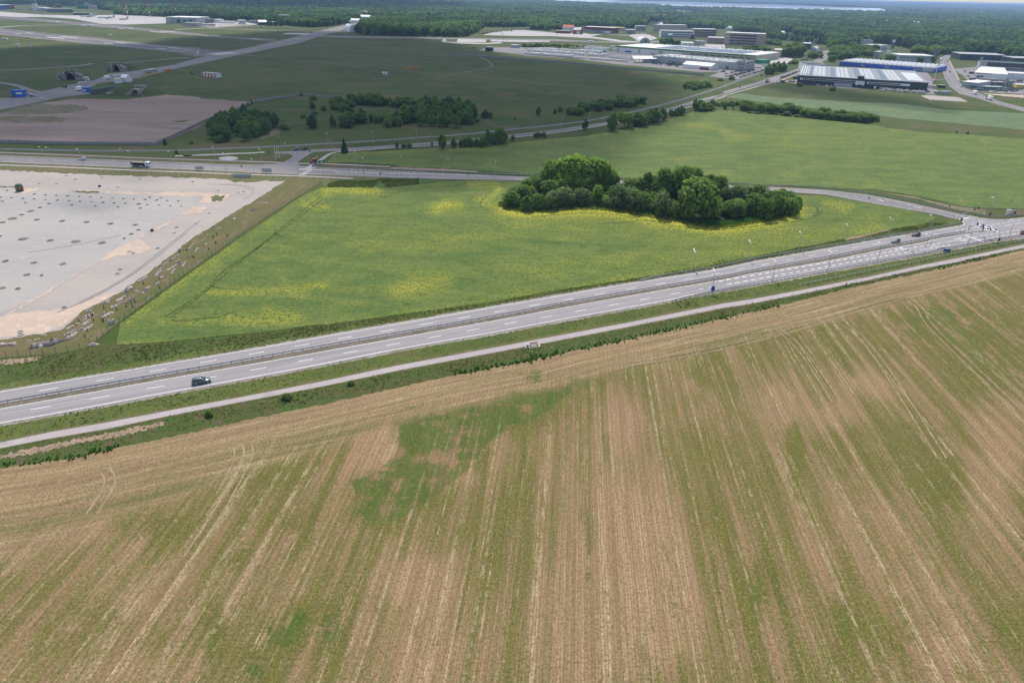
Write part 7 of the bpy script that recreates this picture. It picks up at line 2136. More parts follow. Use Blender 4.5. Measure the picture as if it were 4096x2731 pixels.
hall(P('D', 1195, 400), P('D', 1295, 402), 40, 9, 'concrete', 'roof_grey', 'grey concrete block right of the yellow roof', 'building', win=[(5, 2, 1.8, 3.6, 3, 2, .1, .9, DG)])
hall(P('D', 1300, 365), P('D', 1420, 368), 40, 12, 'concrete', 'roof_grey', 'taller grey block behind the parked lorries', 'building', win=[(5, 3, 1.8, 3.5, 3, 2, .1, .9, DG)])
hall(P('D', 1345, 520), P('D', 1470, 522), 34, 12, 'light_grey', 'roof_light', 'silver arched hangar behind the green edged warehouse', 'arched_hangar', 'building', 'arch')
rh = [o for o in bpy.data.objects if o.name == 'arched_hangar'][0]
MB().box(10, 15, -.2, .05, .1, 8).build('door', MATS['dark_steel'], rh)
hall(P('D', 1590, 448), P('D', 1975, 458), 34, 15.5, 'white_clad', 'roof_grey', 'long white three storey block with many windows', 'barracks', win=[(26, 3, 2.2, 4.6, 3, 2.2, .02, .98, DG)])
hall(P('D', 1560, 375), P('D', 1900, 378), 30, 17, 'concrete', 'roof_light', 'grey block peeping out behind the white three storey block', 'barracks')
hall(P('D', 1985, 440), P('D', 2245, 445), 30, 18, 'pink_brick', 'roof_light', 'brownish four storey block with dark bands', 'barracks', win=[(14, 4, 1.8, 4.1, 5, 2.2, .03, .97, DG)])
hall(P('D', 2140, 510), P('D', 2352, 518), 30, 11, 'pink_brick', 'roof_light', 'lower pinkish wing left of the large barracks', 'barracks', win=[(8, 3, 1.6, 3.1, 2.4, 1.6, .05, .95, 'dark_steel')])
r0, L0, h0 = hall(P('E', 312, 603), P('E', 835, 628), 34, 23, 'pink_brick', 'roof_light', 'large pinkish four storey barracks with bare end walls', 'barracks', win=[(16, 4, 2.2, 5.0, 4.2, 2.8, .15, .82, 'dark_glass')])
band_part(r0, 'string_course', L0 * .13, L0 * .84, 5.6, 6.4, 'concrete'); band_part(r0, 'string_course', L0 * .13, L0 * .84, 10.6, 11.4, 'concrete'); band_part(r0, 'string_course', L0 * .13, L0 * .84, 15.7, 16.5, 'concrete')
hall(P('E', 980, 775), P('E', 1080, 780), 24, 12, 'pink_brick', 'roof_light', 'pale two storey house behind the depot trees', 'house')
hall(P('E', 720, 855), P('E', 830, 865), 24, 5, 'green_clad', 'green_clad', 'green canopy at the end of the long warehouse', 'canopy')
hall(P('E', 760, 820), P('E', 900, 800), 10, 6, 'green_clad', 'white_roof', 'white roofed loading shelter with green front', 'canopy')
hall(P('E', 820, 885), P('E', 975, 893), 1, 2, 'white_clad', 'white_clad', 'white hoarding before the depot car park', 'hoarding', 'fence')
hall(P('E', 1365, 660), P('E', 1465, 665), 30, 10, 'dark_clad', 'roof_light', 'dark low building right of the depot trees', 'building')
hall(P('E', 1470, 695), P('E', 1560, 700), 30, 8, 'grey_clad', 'roof_light', 'grey vaulted shed beside the road bend', 'shed', 'building', 'arch')
hall(P('D', 1675, 455), P('D', 1728, 457), 10, 7, 'teal', 'teal', 'small turquoise hut before the white block', 'hut', 'building', 'gable')
hall(P('D', 1840, 558), P('D', 1975, 562), 24, 8, 'white_clad', 'white_roof', 'white low building right of the arched hangar', 'building')
hall(P('D', 1990, 535), P('D', 2085, 540), 18, 8, 'concrete', 'roof_grey', 'small pale shed right of the white low building', 'shed')
# commercial blocks on the right
r0, L0, h0 = hall(P('L', 1296, 292), P('M', 1030, 400), (3395, 321, 277), (P('L', 1296, 0)[0], P('L', 0, 292)[1], P('L', 0, 178)[1]), 'dark_clad', 'roof_slate', 'large dark commercial building with pale window band and solar roof', 'commercial_building')
band_part(r0, 'window_band', L0 * .02, L0 * .47, h0 * .55, h0 * .78, 'white_clad', -.3); band_part(r0, 'window_band', L0 * .04, L0 * .46, h0 * .60, h0 * .73, 'dark_glass', -.42, -.28)
band_part(r0, 'window_band', L0 * .55, L0 * .87, h0 * .52, h0 * .76, 'white_clad', -.3); band_part(r0, 'window_band', L0 * .56, L0 * .80, h0 * .58, h0 * .70, 'dark_glass', -.42, -.28)
band_part(r0, 'window_band', L0 * .46, L0 * .53, h0 * .30, h0 * .80, 'white_clad', -.9)
band_part(r0, 'lower_wall', L0 * .30, L0 * .44, 0, h0 * .42, 'grey_clad', -.3); band_part(r0, 'gate', L0 * .445, L0 * .475, 0, h0 * .4, 'black_paint', -.3); band_part(r0, 'gate', L0 * .485, L0 * .505, 0, h0 * .4, 'black_paint', -1.0)
MB().box(L0 * .47, L0 * .52, -.6, 8, h0 * .5, h0 + 3).build('stair_tower', MATS['dark_clad'], r0)
strip = MB().box(0, 1, 0, 1, 0, .35).mesh('roof_light_strip', MATS['white_paint']); sp2 = MB().box(0, 1, 0, 1, 0, .22).mesh('solar_panel', MATS['solar'])
DC = ((G(3395, 277, h0) - G(3395, 321, h0)).length - 14) / 11
for g0 in (.12, .31, .51, .71):
    for i in range(3):
        for j in range(11):
            o = link_mesh('roof_light_strip', strip, r0, (L0 * (g0 + .034 * i), 5 + j * DC, h0 + .5)); o.scale = (L0 * .027, DC * .45, 1)
    for i in range(2):
        for j in range(6):
            o = link_mesh('solar_panel', sp2, r0, (L0 * (g0 - .05 + .022 * i * .9), 12 + j * DC * 1.7, h0 + .5)); o.scale = (L0 * .018, DC * 1.3, 1)
for i in range(9):
    o = link_mesh('roof_light_strip', strip, r0, (L0 * (.86 + .013 * i), 12, h0 + .5)); o.scale = (L0 * .006, DC * 8, 1)
for i in range(4):
    o = link_mesh('roof_light_strip', strip, r0, (L0 * (.015 + .02 * i), 6, h0 + .5)); o.scale = (L0 * .004, DC * 10, 1)
r0, L0, h0 = hall(P('L', 1420, 112), P('L', 1600, 118), (3246, 268, 257), 9, 'white_clad', 'roof_dark', 'white two storey office with dark roof left of the blue hall', 'office_block', win=[(2, 2, 1.2, 3.4, 8, 1.8, .38, .85, DG), (2, 1, 4.6, 1, 3, 1, .02, .3, DG)])
hall(P('L', 1600, 118), P('L', 1740, 108), 26, 7, 'grey_clad', 'roof_dark', 'grey wing joined to the white two storey office', 'office_block', win=[(5, 1, 1, 1, 3, 2, .05, .95, DG)])
r0, L0, h0 = hall(P('F', -150, 890), P('F', 1118, 990), (3577, 265, 251), (P('F', 1118, 0)[0], P('F', 0, 990)[1], P('F', 0, 928)[1]), 'blue_clad', 'roof_grey', 'long bright blue hall with saw like pale roof lights', 'blue_hall')
for x0, x1 in ((.24, .28), (.50, .55), (.80, .88)):
    for z in range(4): band_part(r0, 'white_louvre', L0 * x0, L0 * x1, h0 * (.2 + .18 * z), h0 * (.28 + .18 * z), 'grey_clad')
band_part(r0, 'grey_panel', L0 * .89, L0, h0 * .2, h0 * .98, 'grey_clad')
band_part(r0, 'ground_floor', L0 * .1, L0 * .98, 0, h0 * .16, 'dark_steel', -.2)
rd = MB().prism([(-1.6, 0), (1.6, 0), (.9, 1.5), (-.9, 1.5)], 0, 40).mesh('roof_light', MATS['white_roof'])
DB = (G(3577, 251, h0) - G(3577, 265, h0)).length / 44
for k in range(20): link_mesh('roof_light', rd, r0, (L0 * (.03 + .049 * k), 3, h0 + .45)).scale.y = DB
hall(P('F', 645, 855), P('F', 1110, 868), (3650, 233, 226.5), 11.5, 'grey_clad', 'roof_light', 'low long grey building behind the blue hall', 'building', win=[(12, 1, 8, 1, 4, 1.2, .03, .97, 'dark_steel')])
rt = empty('totem_sign', G(*P('F', 1145, 790)), 0, 'tall dark totem sign beside the long grey building', 'sign'); MB().box(-4, 4, -1, 1, 0, 16).build('panel', MATS['dark_steel'], rt)
r0, L0, h0 = hall(P('F', 1475, 812), P('F', 2090, 835), 50, 9.3, 'dark_clad', 'roof_grey', 'dark clad hall among the trees on the right', 'dark_hall')
band_part(r0, 'gate', L0 * .45, L0 * .52, 0, 6, 'grey_clad'); band_part(r0, 'gate', L0 * .7, L0 * .75, 0, 8, 'black_paint')
r0, L0, h0 = hall(P('F', 2190, 890), P('F', 3000, 915), 40, 11, 'dark_clad', 'roof_grey', 'dark hall with green stripe at the right frame edge', 'dark_hall')
band_part(r0, 'green_band', 0, L0, h0 * .3, h0 * .42, 'green_clad')
r0, L0, h0 = hall(P('M', 1735, 95), P('M', 3000, 165), 40, 10, 'grey_clad', 'dark_clad', 'long grey hall with black upper band on the right', 'warehouse')
band_part(r0, 'upper_band', L0 * .08, L0, h0 * .52, h0 + .5, 'black_paint', -.4); band_part(r0, 'window_band', L0 * .3, L0, h0 * .2, h0 * .34, 'dark_glass')
r0, L0, h0 = hall(P('M', 1660, 215), P('M', 1890, 232), (3930, 300, 277), 7, 'white_clad', 'roof_light', 'white workshop with pale pitched roofs and orange stripe, left bay', 'workshop', 'building', 'gable', win=[(4, 1, .8, 1, 1.4, 3, .2, .6, DG)])
band_part(r0, 'orange_stripe', L0 * .1, L0, h0 * .86, h0 * .98, 'red_roof')
hall(P('M', 1890, 232), P('M', 2110, 245), (4000, 303, 280), 7, 'white_clad', 'roof_light', 'white workshop with pale pitched roof, right bay', 'workshop', 'building', 'gable')
hall(P('M', 2115, 225), P('M', 2900, 270), 24, 7, 'white_clad', 'roof_light', 'white roofed shed right of the workshop', 'shed')
hall(P('M', 1700, 350), P('M', 1890, 325), 16, 5.5, 'grey_clad', 'white_roof', 'grey shed with bright white roof in the right hand yard', 'shed')
hall(P('M', 1935, 325), P('M', 2085, 328), 8, 4.5, 'dark_steel', 'roof_grey', 'dark grey container shed in the right hand yard', 'shed')
hall(P('M', 1840, 372), P('M', 2060, 378), 10, 3, 'green_clad', 'roof_grey', 'low dull green shed behind the right yard fence', 'shed')
hall(P('M', 2240, 360), P('M', 2600, 378), 12, 4.5, 'yellow_paint', 'roof_light', 'yellow shed with grey roof at the right edge', 'shed')
for s, x, y, l, pm, lab in (('M', 1265, 430, 15, 'grey_clad', 'long grey container by the sand patch'), ('M', 1180, 430, 7, 'light_grey', 'short pale container left of the long grey one'), ('M', 1775, 248, 9, 'light_grey', 'pale trailer in the right hand yard'),
                            ('M', 1920, 262, 13, 'brick', 'rust red trailer in the right hand yard'), ('M', 1650, 240, 7, 'dark_steel', 'dark trailer left in the right hand yard'), ('L', 1105, 275, 5, 'dark_steel', 'small dark kiosk beside the cycle path'),
                            ('L', 1280, 222, 6, 'green_clad', 'green roofed kiosk left of the dark building'), ('M', 1230, 345, 8, 'olive_paint', 'flat bed trailer near the sand patch'), ('M', 1640, 155, 6, 'black_paint', 'black container in the right hand yard')):
    rt = empty('container', G(*P(s, x, y)), random.uniform(-.15, .1), lab, 'container')
    MB().box(-l / 2, l / 2, -1.3, 1.3, .15, 3.0).build('body', MATS[pm], rt); MB().box(-l / 2 - .05, l / 2 + .05, -1.35, 1.35, 3.0, 3.15).build('roof', MATS['roof_light'], rt)
# pallets and scrap in front of the dark building
r = random.Random(3); b = MB()
for k in range(150):
    g = G(*P('M', r.uniform(380, 1040), 0)); x = r.uniform(400, 1030); y = 365 + (x - 400) * .07 + r.uniform(-5, 22)
    g = G(*P('M', x, y)); a = r.uniform(.6, 1.8); hh = r.uniform(.4, 2.4)
    b.box(g.x - a, g.x + a, g.y - .7, g.y + .7, .1, hh)
tag(b.build('pallet_stacks', MATS['concrete']), 'many grey pallet stacks in front of the dark building', 'pallets', None, 'stuff')
r = random.Random(13); b = MB()
for k in range(220):
    x = r.uniform(1620, 2340); y = r.uniform(255, 400)
    g = G(*P('M', x, y)); a = r.uniform(.6, 2.4); hh = r.uniform(.5, 2.6); b.box(g.x - a, g.x + a, g.y - 1, g.y + 1, .1, hh)
tag(b.build('scrap', MATS['dark_steel']), 'dark scrap and goods scattered over the right hand yard', 'scrap', None, 'stuff')
rt = empty('light_mast', G(*P('M', 1145, 200)), 0, 'tall white mast at the corner of the blue hall', 'mast'); MB().tube([(0, 0, 0), (0, 0, 14)], .3, 6).build('pole', MATS['white_paint'], rt); MB().box(-1.2, 2.6, -.2, .2, 14, 15).build('sign_panel', MATS['white_paint'], rt)
hall(P('F', 340, 690), P('F', 500, 688), 30, 9.6, 'white_clad', 'roof_light', 'white car showroom with dark windows at the wood edge', 'showroom', win=[(2, 2, 2, 4, 6, 1.8, .45, .95, DG), (1, 1, .1, 1, 6, 5, .1, .3, DG)])
hall(P('F', -60, 625), P('F', 300, 632), 40, 12, 'grey_clad', 'light_grey', 'long hall with pale blue roof behind the trees', 'warehouse')
hall(P('E', 1750, 645), P('E', 1920, 650), 30, 8, 'dark_clad', 'roof_light', 'dark shed with pale roof left of the pale blue roof hall', 'shed')
rt = empty('totem_sign', G(*P('F', 570, 662)), 0, 'tall dark totem with white top beside the showroom', 'sign'); MB().box(-2.5, 2.5, -1, 1, 0, 12).build('panel', MATS['dark_steel'], rt); MB().box(-2.5, 2.5, -1, 1, 12.01, 17).build('top_panel', MATS['white_paint'], rt)
hall(P('F', 305, 790), P('F', 375, 795), 18, 10.5, 'light_grey', 'roof_light', 'grey silo like tower left of the low grey building', 'silo_tower')
hall(P('F', 460, 800), P('F', 482, 802), 10, 12, 'white_clad', 'white_clad', 'slim white tower beside the dark trees', 'silo_tower')
for s, x0, x1, y, hh, roof, lab in (('C', 2000, 2050, 178, 14, 'roof_light', 'white house with grey roof in the forest, left of two'), ('C', 2150, 2200, 178, 14, 'roof_light', 'white house with grey roof in the forest, right of two'),
                                    ('D', 1545, 1680, 225, 18, 'red_roof', 'red and white school like building in the forest'), ('E', 1095, 1145, 470, 9, 'white_roof', 'house with bright roof in the suburb, right one'),
                                    ('E', 940, 985, 480, 8, 'white_roof', 'house with bright roof in the suburb, left one'), ('E', 1000, 1050, 478, 8, 'roof_light', 'house with grey roof in the suburb, middle one'),
                                    ('E', 215, 270, 385, 14, 'red_roof', 'small house with pink red roof behind the barracks'), ('E', 390, 430, 415, 12, 'roof_light', 'small house with pale roof behind the barracks'),
                                    ('F', 500, 530, 328, 16, 'white_roof', 'tiny white house in the far forest'), ('F', 530, 572, 328, 16, 'red_roof', 'tiny house with orange roof in the far forest'),
                                    ('F', 870, 940, 342, 14, 'white_roof', 'pale house row in the far forest, left'), ('F', 960, 1022, 342, 14, 'white_roof', 'pale house row in the far forest, right'),
                                    ('F', 1880, 1925, 372, 16, 'red_roof', 'house with pink roof in the far village'), ('F', 2070, 2120, 388, 14, 'white_roof', 'house with shining white roof in the far village'),
                                    ('F', 2180, 2240, 378, 12, 'roof_light', 'house with grey roof in the far village'), ('F', 2270, 2310, 385, 12, 'roof_light', 'last grey roofed house in the far village'),
                                    ('E', 1470, 1530, 340, 12, 'roof_light', 'pale house alone in the far forest'), ('E', 1890, 1960, 352, 12, 'roof_light', 'pale low house in the far forest'),
                                    ('D', 95, 140, 176, 14, 'roof_light', 'white house with grey roof left in the forest'), ('D', 465, 560, 92, 14, 'roof_light', 'pale houses on the far wooded ridge'),
                                    ('D', 1590, 1640, 318, 12, 'roof_light', 'pale house with gable near the barracks'), ('D', 935, 1010, 305, 9, 'white_roof', 'low white roofed shed behind the brick hangar')):
    hall(P(s, x0, y), P(s, x1, y), 18, hh * .6, 'white_clad', roof, lab, 'house', 'house', 'gable')
for k, (x, y) in enumerate(((1560, 405), (1590, 400), (1620, 395), (1655, 390), (1690, 385), (1730, 382), (1770, 378), (1850, 365), (1900, 372))):
    lorry(P('C', x, y), P('C', x + 20, y - 6), 'box', 'deep_grey', 'dark_steel' if k > 4 else 'brick', 'dark construction vehicle, %s from the left by the sand area' % ORD[k], 'construction vehicles by the sand area', full=False, name='construction_vehicle', cat='vehicle')
for k in range(7):
    lorry(P('D', 1350 + 32 * k, 408 - 3 * k), P('D', 1370 + 32 * k, 390 - 3 * k), 'box', 'white_paint', 'light_grey', 'pale lorry, %s from the left in the military lot' % ORD[k], 'lorries in the military lot', full=False)

# ================================================================== street furniture
def lamp(s, base, top, arm, label, group):
    a = P(s, *base); h = max(5.0, height_at(a[0], a[1], P(s, *top)[1]))
    A = G(*a)
    rt = empty('street_lamp', A, 0, label, 'street lamp', group)
    B_ = G(*P(s, *arm)) if arm else None
    MB().tube([(0, 0, 0), (0, 0, h)], .11, 6, r2=.07).build('pole', MATS['steel'], rt)
    dx, dy = ARM[s]
    L = 1.8
    MB().tube([(0, 0, h), (dx * L * .4, dy * L * .4, h + .35), (dx * L, dy * L, h + .45)], .05, 5).build('arm', MATS['steel'], rt)
    b = MB(); x, y = dx * L, dy * L
    b.tube([(x - dx * .1, y - dy * .1, h + .45), (x + dx * .45, y + dy * .45, h + .5), (x + dx * .9, y + dy * .9, h + .47)], .17, 6)
    b.build('lamp_head', MATS['white_paint'], rt)
    return rt


rd = (G(*P('d', 1400, 435)) - G(*P('d', 0, 690))).normalized()
ARM = {'N': (0.1, -1), 'O': (.1, -1), 'Q': (.1, -1), 'K': (.1, -1), 'd': (0, 1), 'c': (0, 1), 'e': (0, 1)}
ARM2 = (rd.y, -rd.x)
lamps = {
    'along the near side of the left road': [('N', (10, 285), (0, 235)), ('N', (622, 318), (560, 115)), ('N', (978, 332), (922, 135)), ('N', (1570, 352), (1527, 155)), ('N', (2120, 376), (2092, 218)), ('O', (62, 523), (32, 368)),
                                           ('O', (612, 540), (582, 332)), ('O', (933, 550), (912, 400)), ('O', (1448, 570), (1436, 448)), ('O', (1748, 602), (1735, 440)), ('O', (2230, 634), (2218, 385)), ('Q', (172, 632), (160, 385))],
    'along the far side of the left road': [('N', (515, 220), (485, 112)), ('N', (1465, 272), (1437, 135)), ('N', (2020, 290), (1993, 165)), ('O', (490, 452), (455, 262)), ('O', (1030, 468), (1006, 280)), ('O', (1317, 355), (1310, 212)),
                                          ('O', (1578, 513), (1560, 352)), ('O', (1690, 495), (1648, 372)), ('Q', (78, 535), (62, 315)), ('Q', (610, 545), (597, 372)), ('Q', (1155, 550), (1148, 398)), ('Q', (1708, 590), (1708, 422))],
    'along the road running to the depot': [('O', (1255, 292), (1240, 135)), ('O', (1805, 262), (1803, 100)), ('O', (2333, 242), (2326, 78)), ('Q', (785, 196), (785, 48)), ('Q', (1266, 166), (1262, 15)), ('Q', (2113, 75), (2113, -75)), ('K', (425, 776), (428, 640)), ('K', (750, 702), (752, 592))],
    'behind the far guard rail of the highway': [('c', (2050, 190), (2062, 25)), ('d', (165, 545), (182, 378)), ('d', (685, 458), (702, 290)), ('d', (1160, 366), (1182, 206)), ('d', (1597, 286), (1618, 132)), ('d', (2002, 236), (2035, 70)), ('e', (565, 785), (602, 640))],
    'along the near edge of the highway': [('d', (345, 762), (380, 562)), ('d', (915, 652), (955, 472)), ('d', (1435, 556), (1475, 385)), ('d', (1902, 466), (1945, 303)), ('e', (435, 1310), (550, 925)), ('e', (1275, 1112), (1390, 800)), ('e', (2055, 965), (2180, 650))]}
for where, lst in lamps.items():
    for k, (s, b_, t_) in enumerate(lst):
        lamp(s, b_, t_, None, 'grey street lamp, %s from the left %s' % (NTH[k], where), 'street lamps ' + where)
lamp('e', (1690, 560), (1795, 215), None, 'tall thin lamp on the bank behind the junction rail', None)
# flag poles
for k, (b_, t_) in enumerate((((1185, 413), (1163, 265)), ((1207, 401), (1187, 255)), ((1230, 390), (1210, 240)))):
    a = P('O', *b_); h = height_at(a[0], a[1], P('O', *t_)[1])
    rt = empty('flagpole', G(*a), 0, 'white flagpole without a flag, %s of three near the junction' % ('left', 'middle', 'right')[k], 'flagpole', 'three white flagpoles')
    MB().tube([(0, 0, 0), (0, 0, h)], .12, 6, r2=.07).build('pole', MATS['white_paint'], rt); MB().lathe([(0, h + .2), (.14, h + .1), (0, h)], n=6).build('finial', MATS['steel'], rt)


# guard rails with posts
def guard(text, side_lbl, label, posts=True, step=2.0, top=.75, mat='rail_steel', off=0.0, wide=.17):
    pl = pts(text) if isinstance(text, str) else text
    w = smooth_line([G(*p) for p in pl], 1)
    if off: w = offset_line(w, off)
    w = resample(w, step)
    o0 = w[0].copy()
    rt = empty('guard_rail', o0, 0, label, 'guard rail')
    b = MB()
    # W profile beam
    prof = [(0, -wide), (.07, -wide * .5), (0, 0), (.07, wide * .5), (0, wide)]
    a = offset_line(w, .0)
    vs = []
    for i, p in enumerate(w):
        d = (w[min(i + 1, len(w) - 1)] - w[max(i - 1, 0)]).normalized(); n = Vector((-d.y, d.x, 0))
        for q, z in prof: vs.append((p.x - o0.x + n.x * q, p.y - o0.y + n.y * q, top - .15 + z))
        vs.append((p.x - o0.x - n.x * .09, p.y - o0.y - n.y * .09, top - .15 + wide)); vs.append((p.x - o0.x - n.x * .09, p.y - o0.y - n.y * .09, top - .15 - wide))
    m = 7; order = [0, 1, 2, 3, 4, 5, 6]
    fs = [(i * m + order[j], i * m + order[(j + 1) % m], (i + 1) * m + order[(j + 1) % m], (i + 1) * m + order[j]) for i in range(len(w) - 1) for j in range(m)]
    b.add(vs, fs); b.build('rail', MATS[mat], rt)
    if posts:
        pm = MB().box(-.06, .06, -.06, .06, 0, top + .02).mesh('post', MATS['dark_steel'])
        n = len(w)
        st = max(1, int(math.ceil(n / 290)))
        for i in range(0, n, st):
            link_mesh('post', pm, rt, (w[i].x - o0.x, w[i].y - o0.y, 0))
    return rt


guard([(x, y - 1) for x, y in extend(N_BAR, 300, 0) + pts('e 700 935 1280 850')], '', 'steel guard rail along the median between the carriageways', step=2.6)
guard('c 1550 292 1800 240 2100 195 2352 150; d 700 450 1160 370 1600 297 2000 227 2352 168; e 600 785 1000 715 1150 690 1182 680', '', 'steel guard rail between the highway and the rape field', step=2.4)
guard('c 1850 492 2050 438 2352 380; d 700 684 1400 558 2000 448 2352 392; e 600 1228 1200 1108 1800 998 2352 922', '', 'dark guard rail with posts along the near edge of the highway', step=2.0)
guard([(3, 4)] [:0] + pts('Q 300 524 700 540 1200 560 1700 582 2200 602; R 0 392 680 415 1000 428 1870 465; S 1330 478 1900 490 2352 516; T 500 216 1000 311 1600 450; e 1300 500 1500 540 1700 567 2100 570 2352 520') + [(4500, 800)], '', 'steel guard rail on the outer side of the curving side road', step=3.0)
rt = guard('d 1150 695 1600 608 2100 505 2352 462; e 400 1405 1200 1245 1800 1130 2352 1035', '', 'thin tubular railing beside the cycle path', step=2.4, top=1.0, wide=.05)
# delineator posts
dp = MB(); dp.tube([(0, 0, 0), (0, 0, 1.0)], .07, 5); DPM = dp.mesh('post', MATS['white_paint']); DPB = MB().box(-.075, .075, -.075, .075, .72, .86).mesh('reflector_band', MATS['black_paint'])
for k, (s, x, y) in enumerate((('a', 112, 350), ('a', 1950, 38), ('b', 1140, 243), ('c', 355, 492), ('c', 1163, 358), ('c', 1275, 335), ('c', 1384, 316), ('c', 1490, 298))):
    rt = empty('marker_post', G(*P(s, x, y)), 0, 'white roadside marker post, %s from the left on the far verge' % NTH[k], 'marker post', 'marker posts on the far verge'); link_mesh('post', DPM, rt); link_mesh('reflector_band', DPB, rt)
for k, (s, x, y) in enumerate((('a', 1988, 358), ('b', 1310, 520), ('b', 1527, 480), ('c', 580, 722), ('c', 1440, 560), ('c', 1545, 540), ('c', 1663, 518), ('c', 1768, 498))):
    rt = empty('marker_post', G(*P(s, x, y)), 0, 'white roadside marker post, %s from the left on the near verge' % NTH[k], 'marker post', 'marker posts on the near verge'); link_mesh('post', DPM, rt); link_mesh('reflector_band', DPB, rt)
# bollards on the hatched island
bm = MB().tube([(0, 0, 0), (0, 0, 1.1)], .12, 6).mesh('post', MATS['dark_steel'])
for k in range(28):
    x = 1985 + 57 * k; y = 548 + 1.02 * k * 1.35
    rt = link_mesh('bollard', bm, None, G(*P('O', x, y))); tag(rt, 'dark bollard, %s from the left on the hatched island' % NTH[k], 'bollard', 'bollards on the hatched island')


def sign(s, base, top, w, h, mat, label, posts=1, name='road_sign', back='steel', rz=0.0):
    a = P(s, *base); H = height_at(a[0], a[1], P(s, *top)[1])
    rt = empty(name, G(*a), rz, label, 'sign')
    for x in ((0,) if posts == 1 else (-w * .35, w * .35)):
        MB().tube([(x, .06, 0), (x, .06, H)], .05, 5).build('post', MATS['steel'], rt)
    MB().box(-w / 2, w / 2, -.03, .01, H - h, H).build('panel', MATS[mat], rt)
    return rt


for x, l in ((272, 'first'), (306, 'second')): sign('O', (x, 536), (x, 487), 3.0, 1.6, 'grey_clad', 'grey sign panel on two posts, %s of the left pair' % l, 2)
for x, l in ((1058, 'first'), (1106, 'second')): sign('O', (x, 568), (x, 510), 3.2, 2.0, 'grey_clad', 'grey sign panel on two posts, %s of the right pair' % l, 2)
sign('O', (790, 616), (790, 578), 9.5, 3.2, 'grey_clad', 'wide pale panel on low legs at the yard edge', 2, 'billboard')
sign('O', (790, 548), (786, 475), .8, 1.2, 'dark_steel', 'small dark sign on a post at the road edge', 1)
sign('O', (1490, 530), (1487, 460), .8, 1.0, 'dark_steel', 'small sign at the crossing', 1)
sign('O', (1623, 535), (1622, 470), .8, 1.0, 'sign_blue', 'blue sign at the traffic island', 1)
sign('O', (1588, 345), (1588, 298), 1.0, 1.0, 'sign_blue', 'blue sign on the corner of the depot road', 1)
sign('O', (1690, 495), (1688, 425), .8, 1.0, 'dark_steel', 'thin sign post right of the farm tractor', 1)
sign('Q', (362, 628), (360, 560), .8, 1.0, 'dark_steel', 'small dark sign before the leafy weeds', 1)
sign('Q', (1388, 610), (1388, 565), .8, 1.0, 'dark_steel', 'small dark sign at the end of the bollard row', 1)
rs_ = sign('c', (2230, 422), (2238, 340), 1.2, 1.6, 'sign_blue', 'blue sign at the start of the near guard rail', 1)
sign('e', (880, 1225), (885, 1165), 2.9, 1.1, 'sign_blue', 'blue direction sign over the near guard rail', 2)
sign('e', (990, 585), (1000, 525), 1.6, .5, 'white_paint', 'white sign board beside the side road at the junction', 2)
sign('e', (930, 400), (955, 325), 1.0, 1.2, 'concrete', 'grey sign on a thin post behind the side road rail', 1)
sign('e', (565, 785), (600, 665), .7, .9, 'concrete', 'small round looking sign behind the highway rail', 1)
sign('e', (1565, 820), (1582, 765), .8, .8, 'dark_steel', 'sign at the tip of the median', 1)
sign('T', (515, 292), (520, 262), .6, .9, 'dark_steel', 'small dark sign on the side road edge', 1)
for k, x in enumerate((2022, 2062, 2090)):
    hall(P('e', x - 14, 525 - 8 * k), P('e', x + 14, 525 - 8 * k), .6, 2.2 - .3 * k, 'white_clad', 'white_clad', 'white switch cabinet, %s of three behind the junction rail' % ('left', 'middle', 'right')[k], 'switch_cabinet', 'cabinet', over=.05)


# traffic signals
def signal(s, base, top, tip, heads, label, plates=()):
    a = P(s, *base); A = G(*a); H = height_at(a[0], a[1], P(s, *top)[1])
    rt = empty('traffic_signal', A, 0, label, 'traffic light')
    t = P(s, *tip)
    # tip of the arm at height H+.8: intersect the sight line with that height
    T = G(t[0], t[1], H + .6)
    v = T - A
    p1 = Vector((0, 0, H * .86)); p2 = Vector((v.x * .12, v.y * .12, H + .35)); p3 = Vector((v.x, v.y, H + .6))
    MB().tube([(0, 0, 0), p1, p2, Vector((v.x * .5, v.y * .5, H + .55)), p3], .14, 7, r2=.07).build('pole', MATS['steel'], rt)
    hm = MB()
    hm.box(-.22, .22, -.15, .15, -.55, .55)
    for z in (-.34, 0, .34): hm.lathe([(.12, 0)], n=6) if 0 else hm.tube([(0, -.15, z), (0, -.3, z + .02)], .13, 6)
    hme = hm.mesh('signal_head', MATS['black_paint'])
    for u in heads:
        o = link_mesh('signal_head', hme, rt, (v.x * u, v.y * u, H + .35 + .25 * u), rnd_rot)
        o.scale = (1.05, 1.05, 1)
    link_mesh('signal_head', hme, rt, (0.3, -.1, H * .42), rnd_rot).scale = (1.3, 1.3, 1.2)
    for u, w_ in plates:
        MB().box(-w_ / 2, w_ / 2, -.04, .04, -.6, .6).build('sign_plate', MATS['sign_blue'], rt, (v.x * u + .9, v.y * u, H + .3), rnd_rot)
    return rt


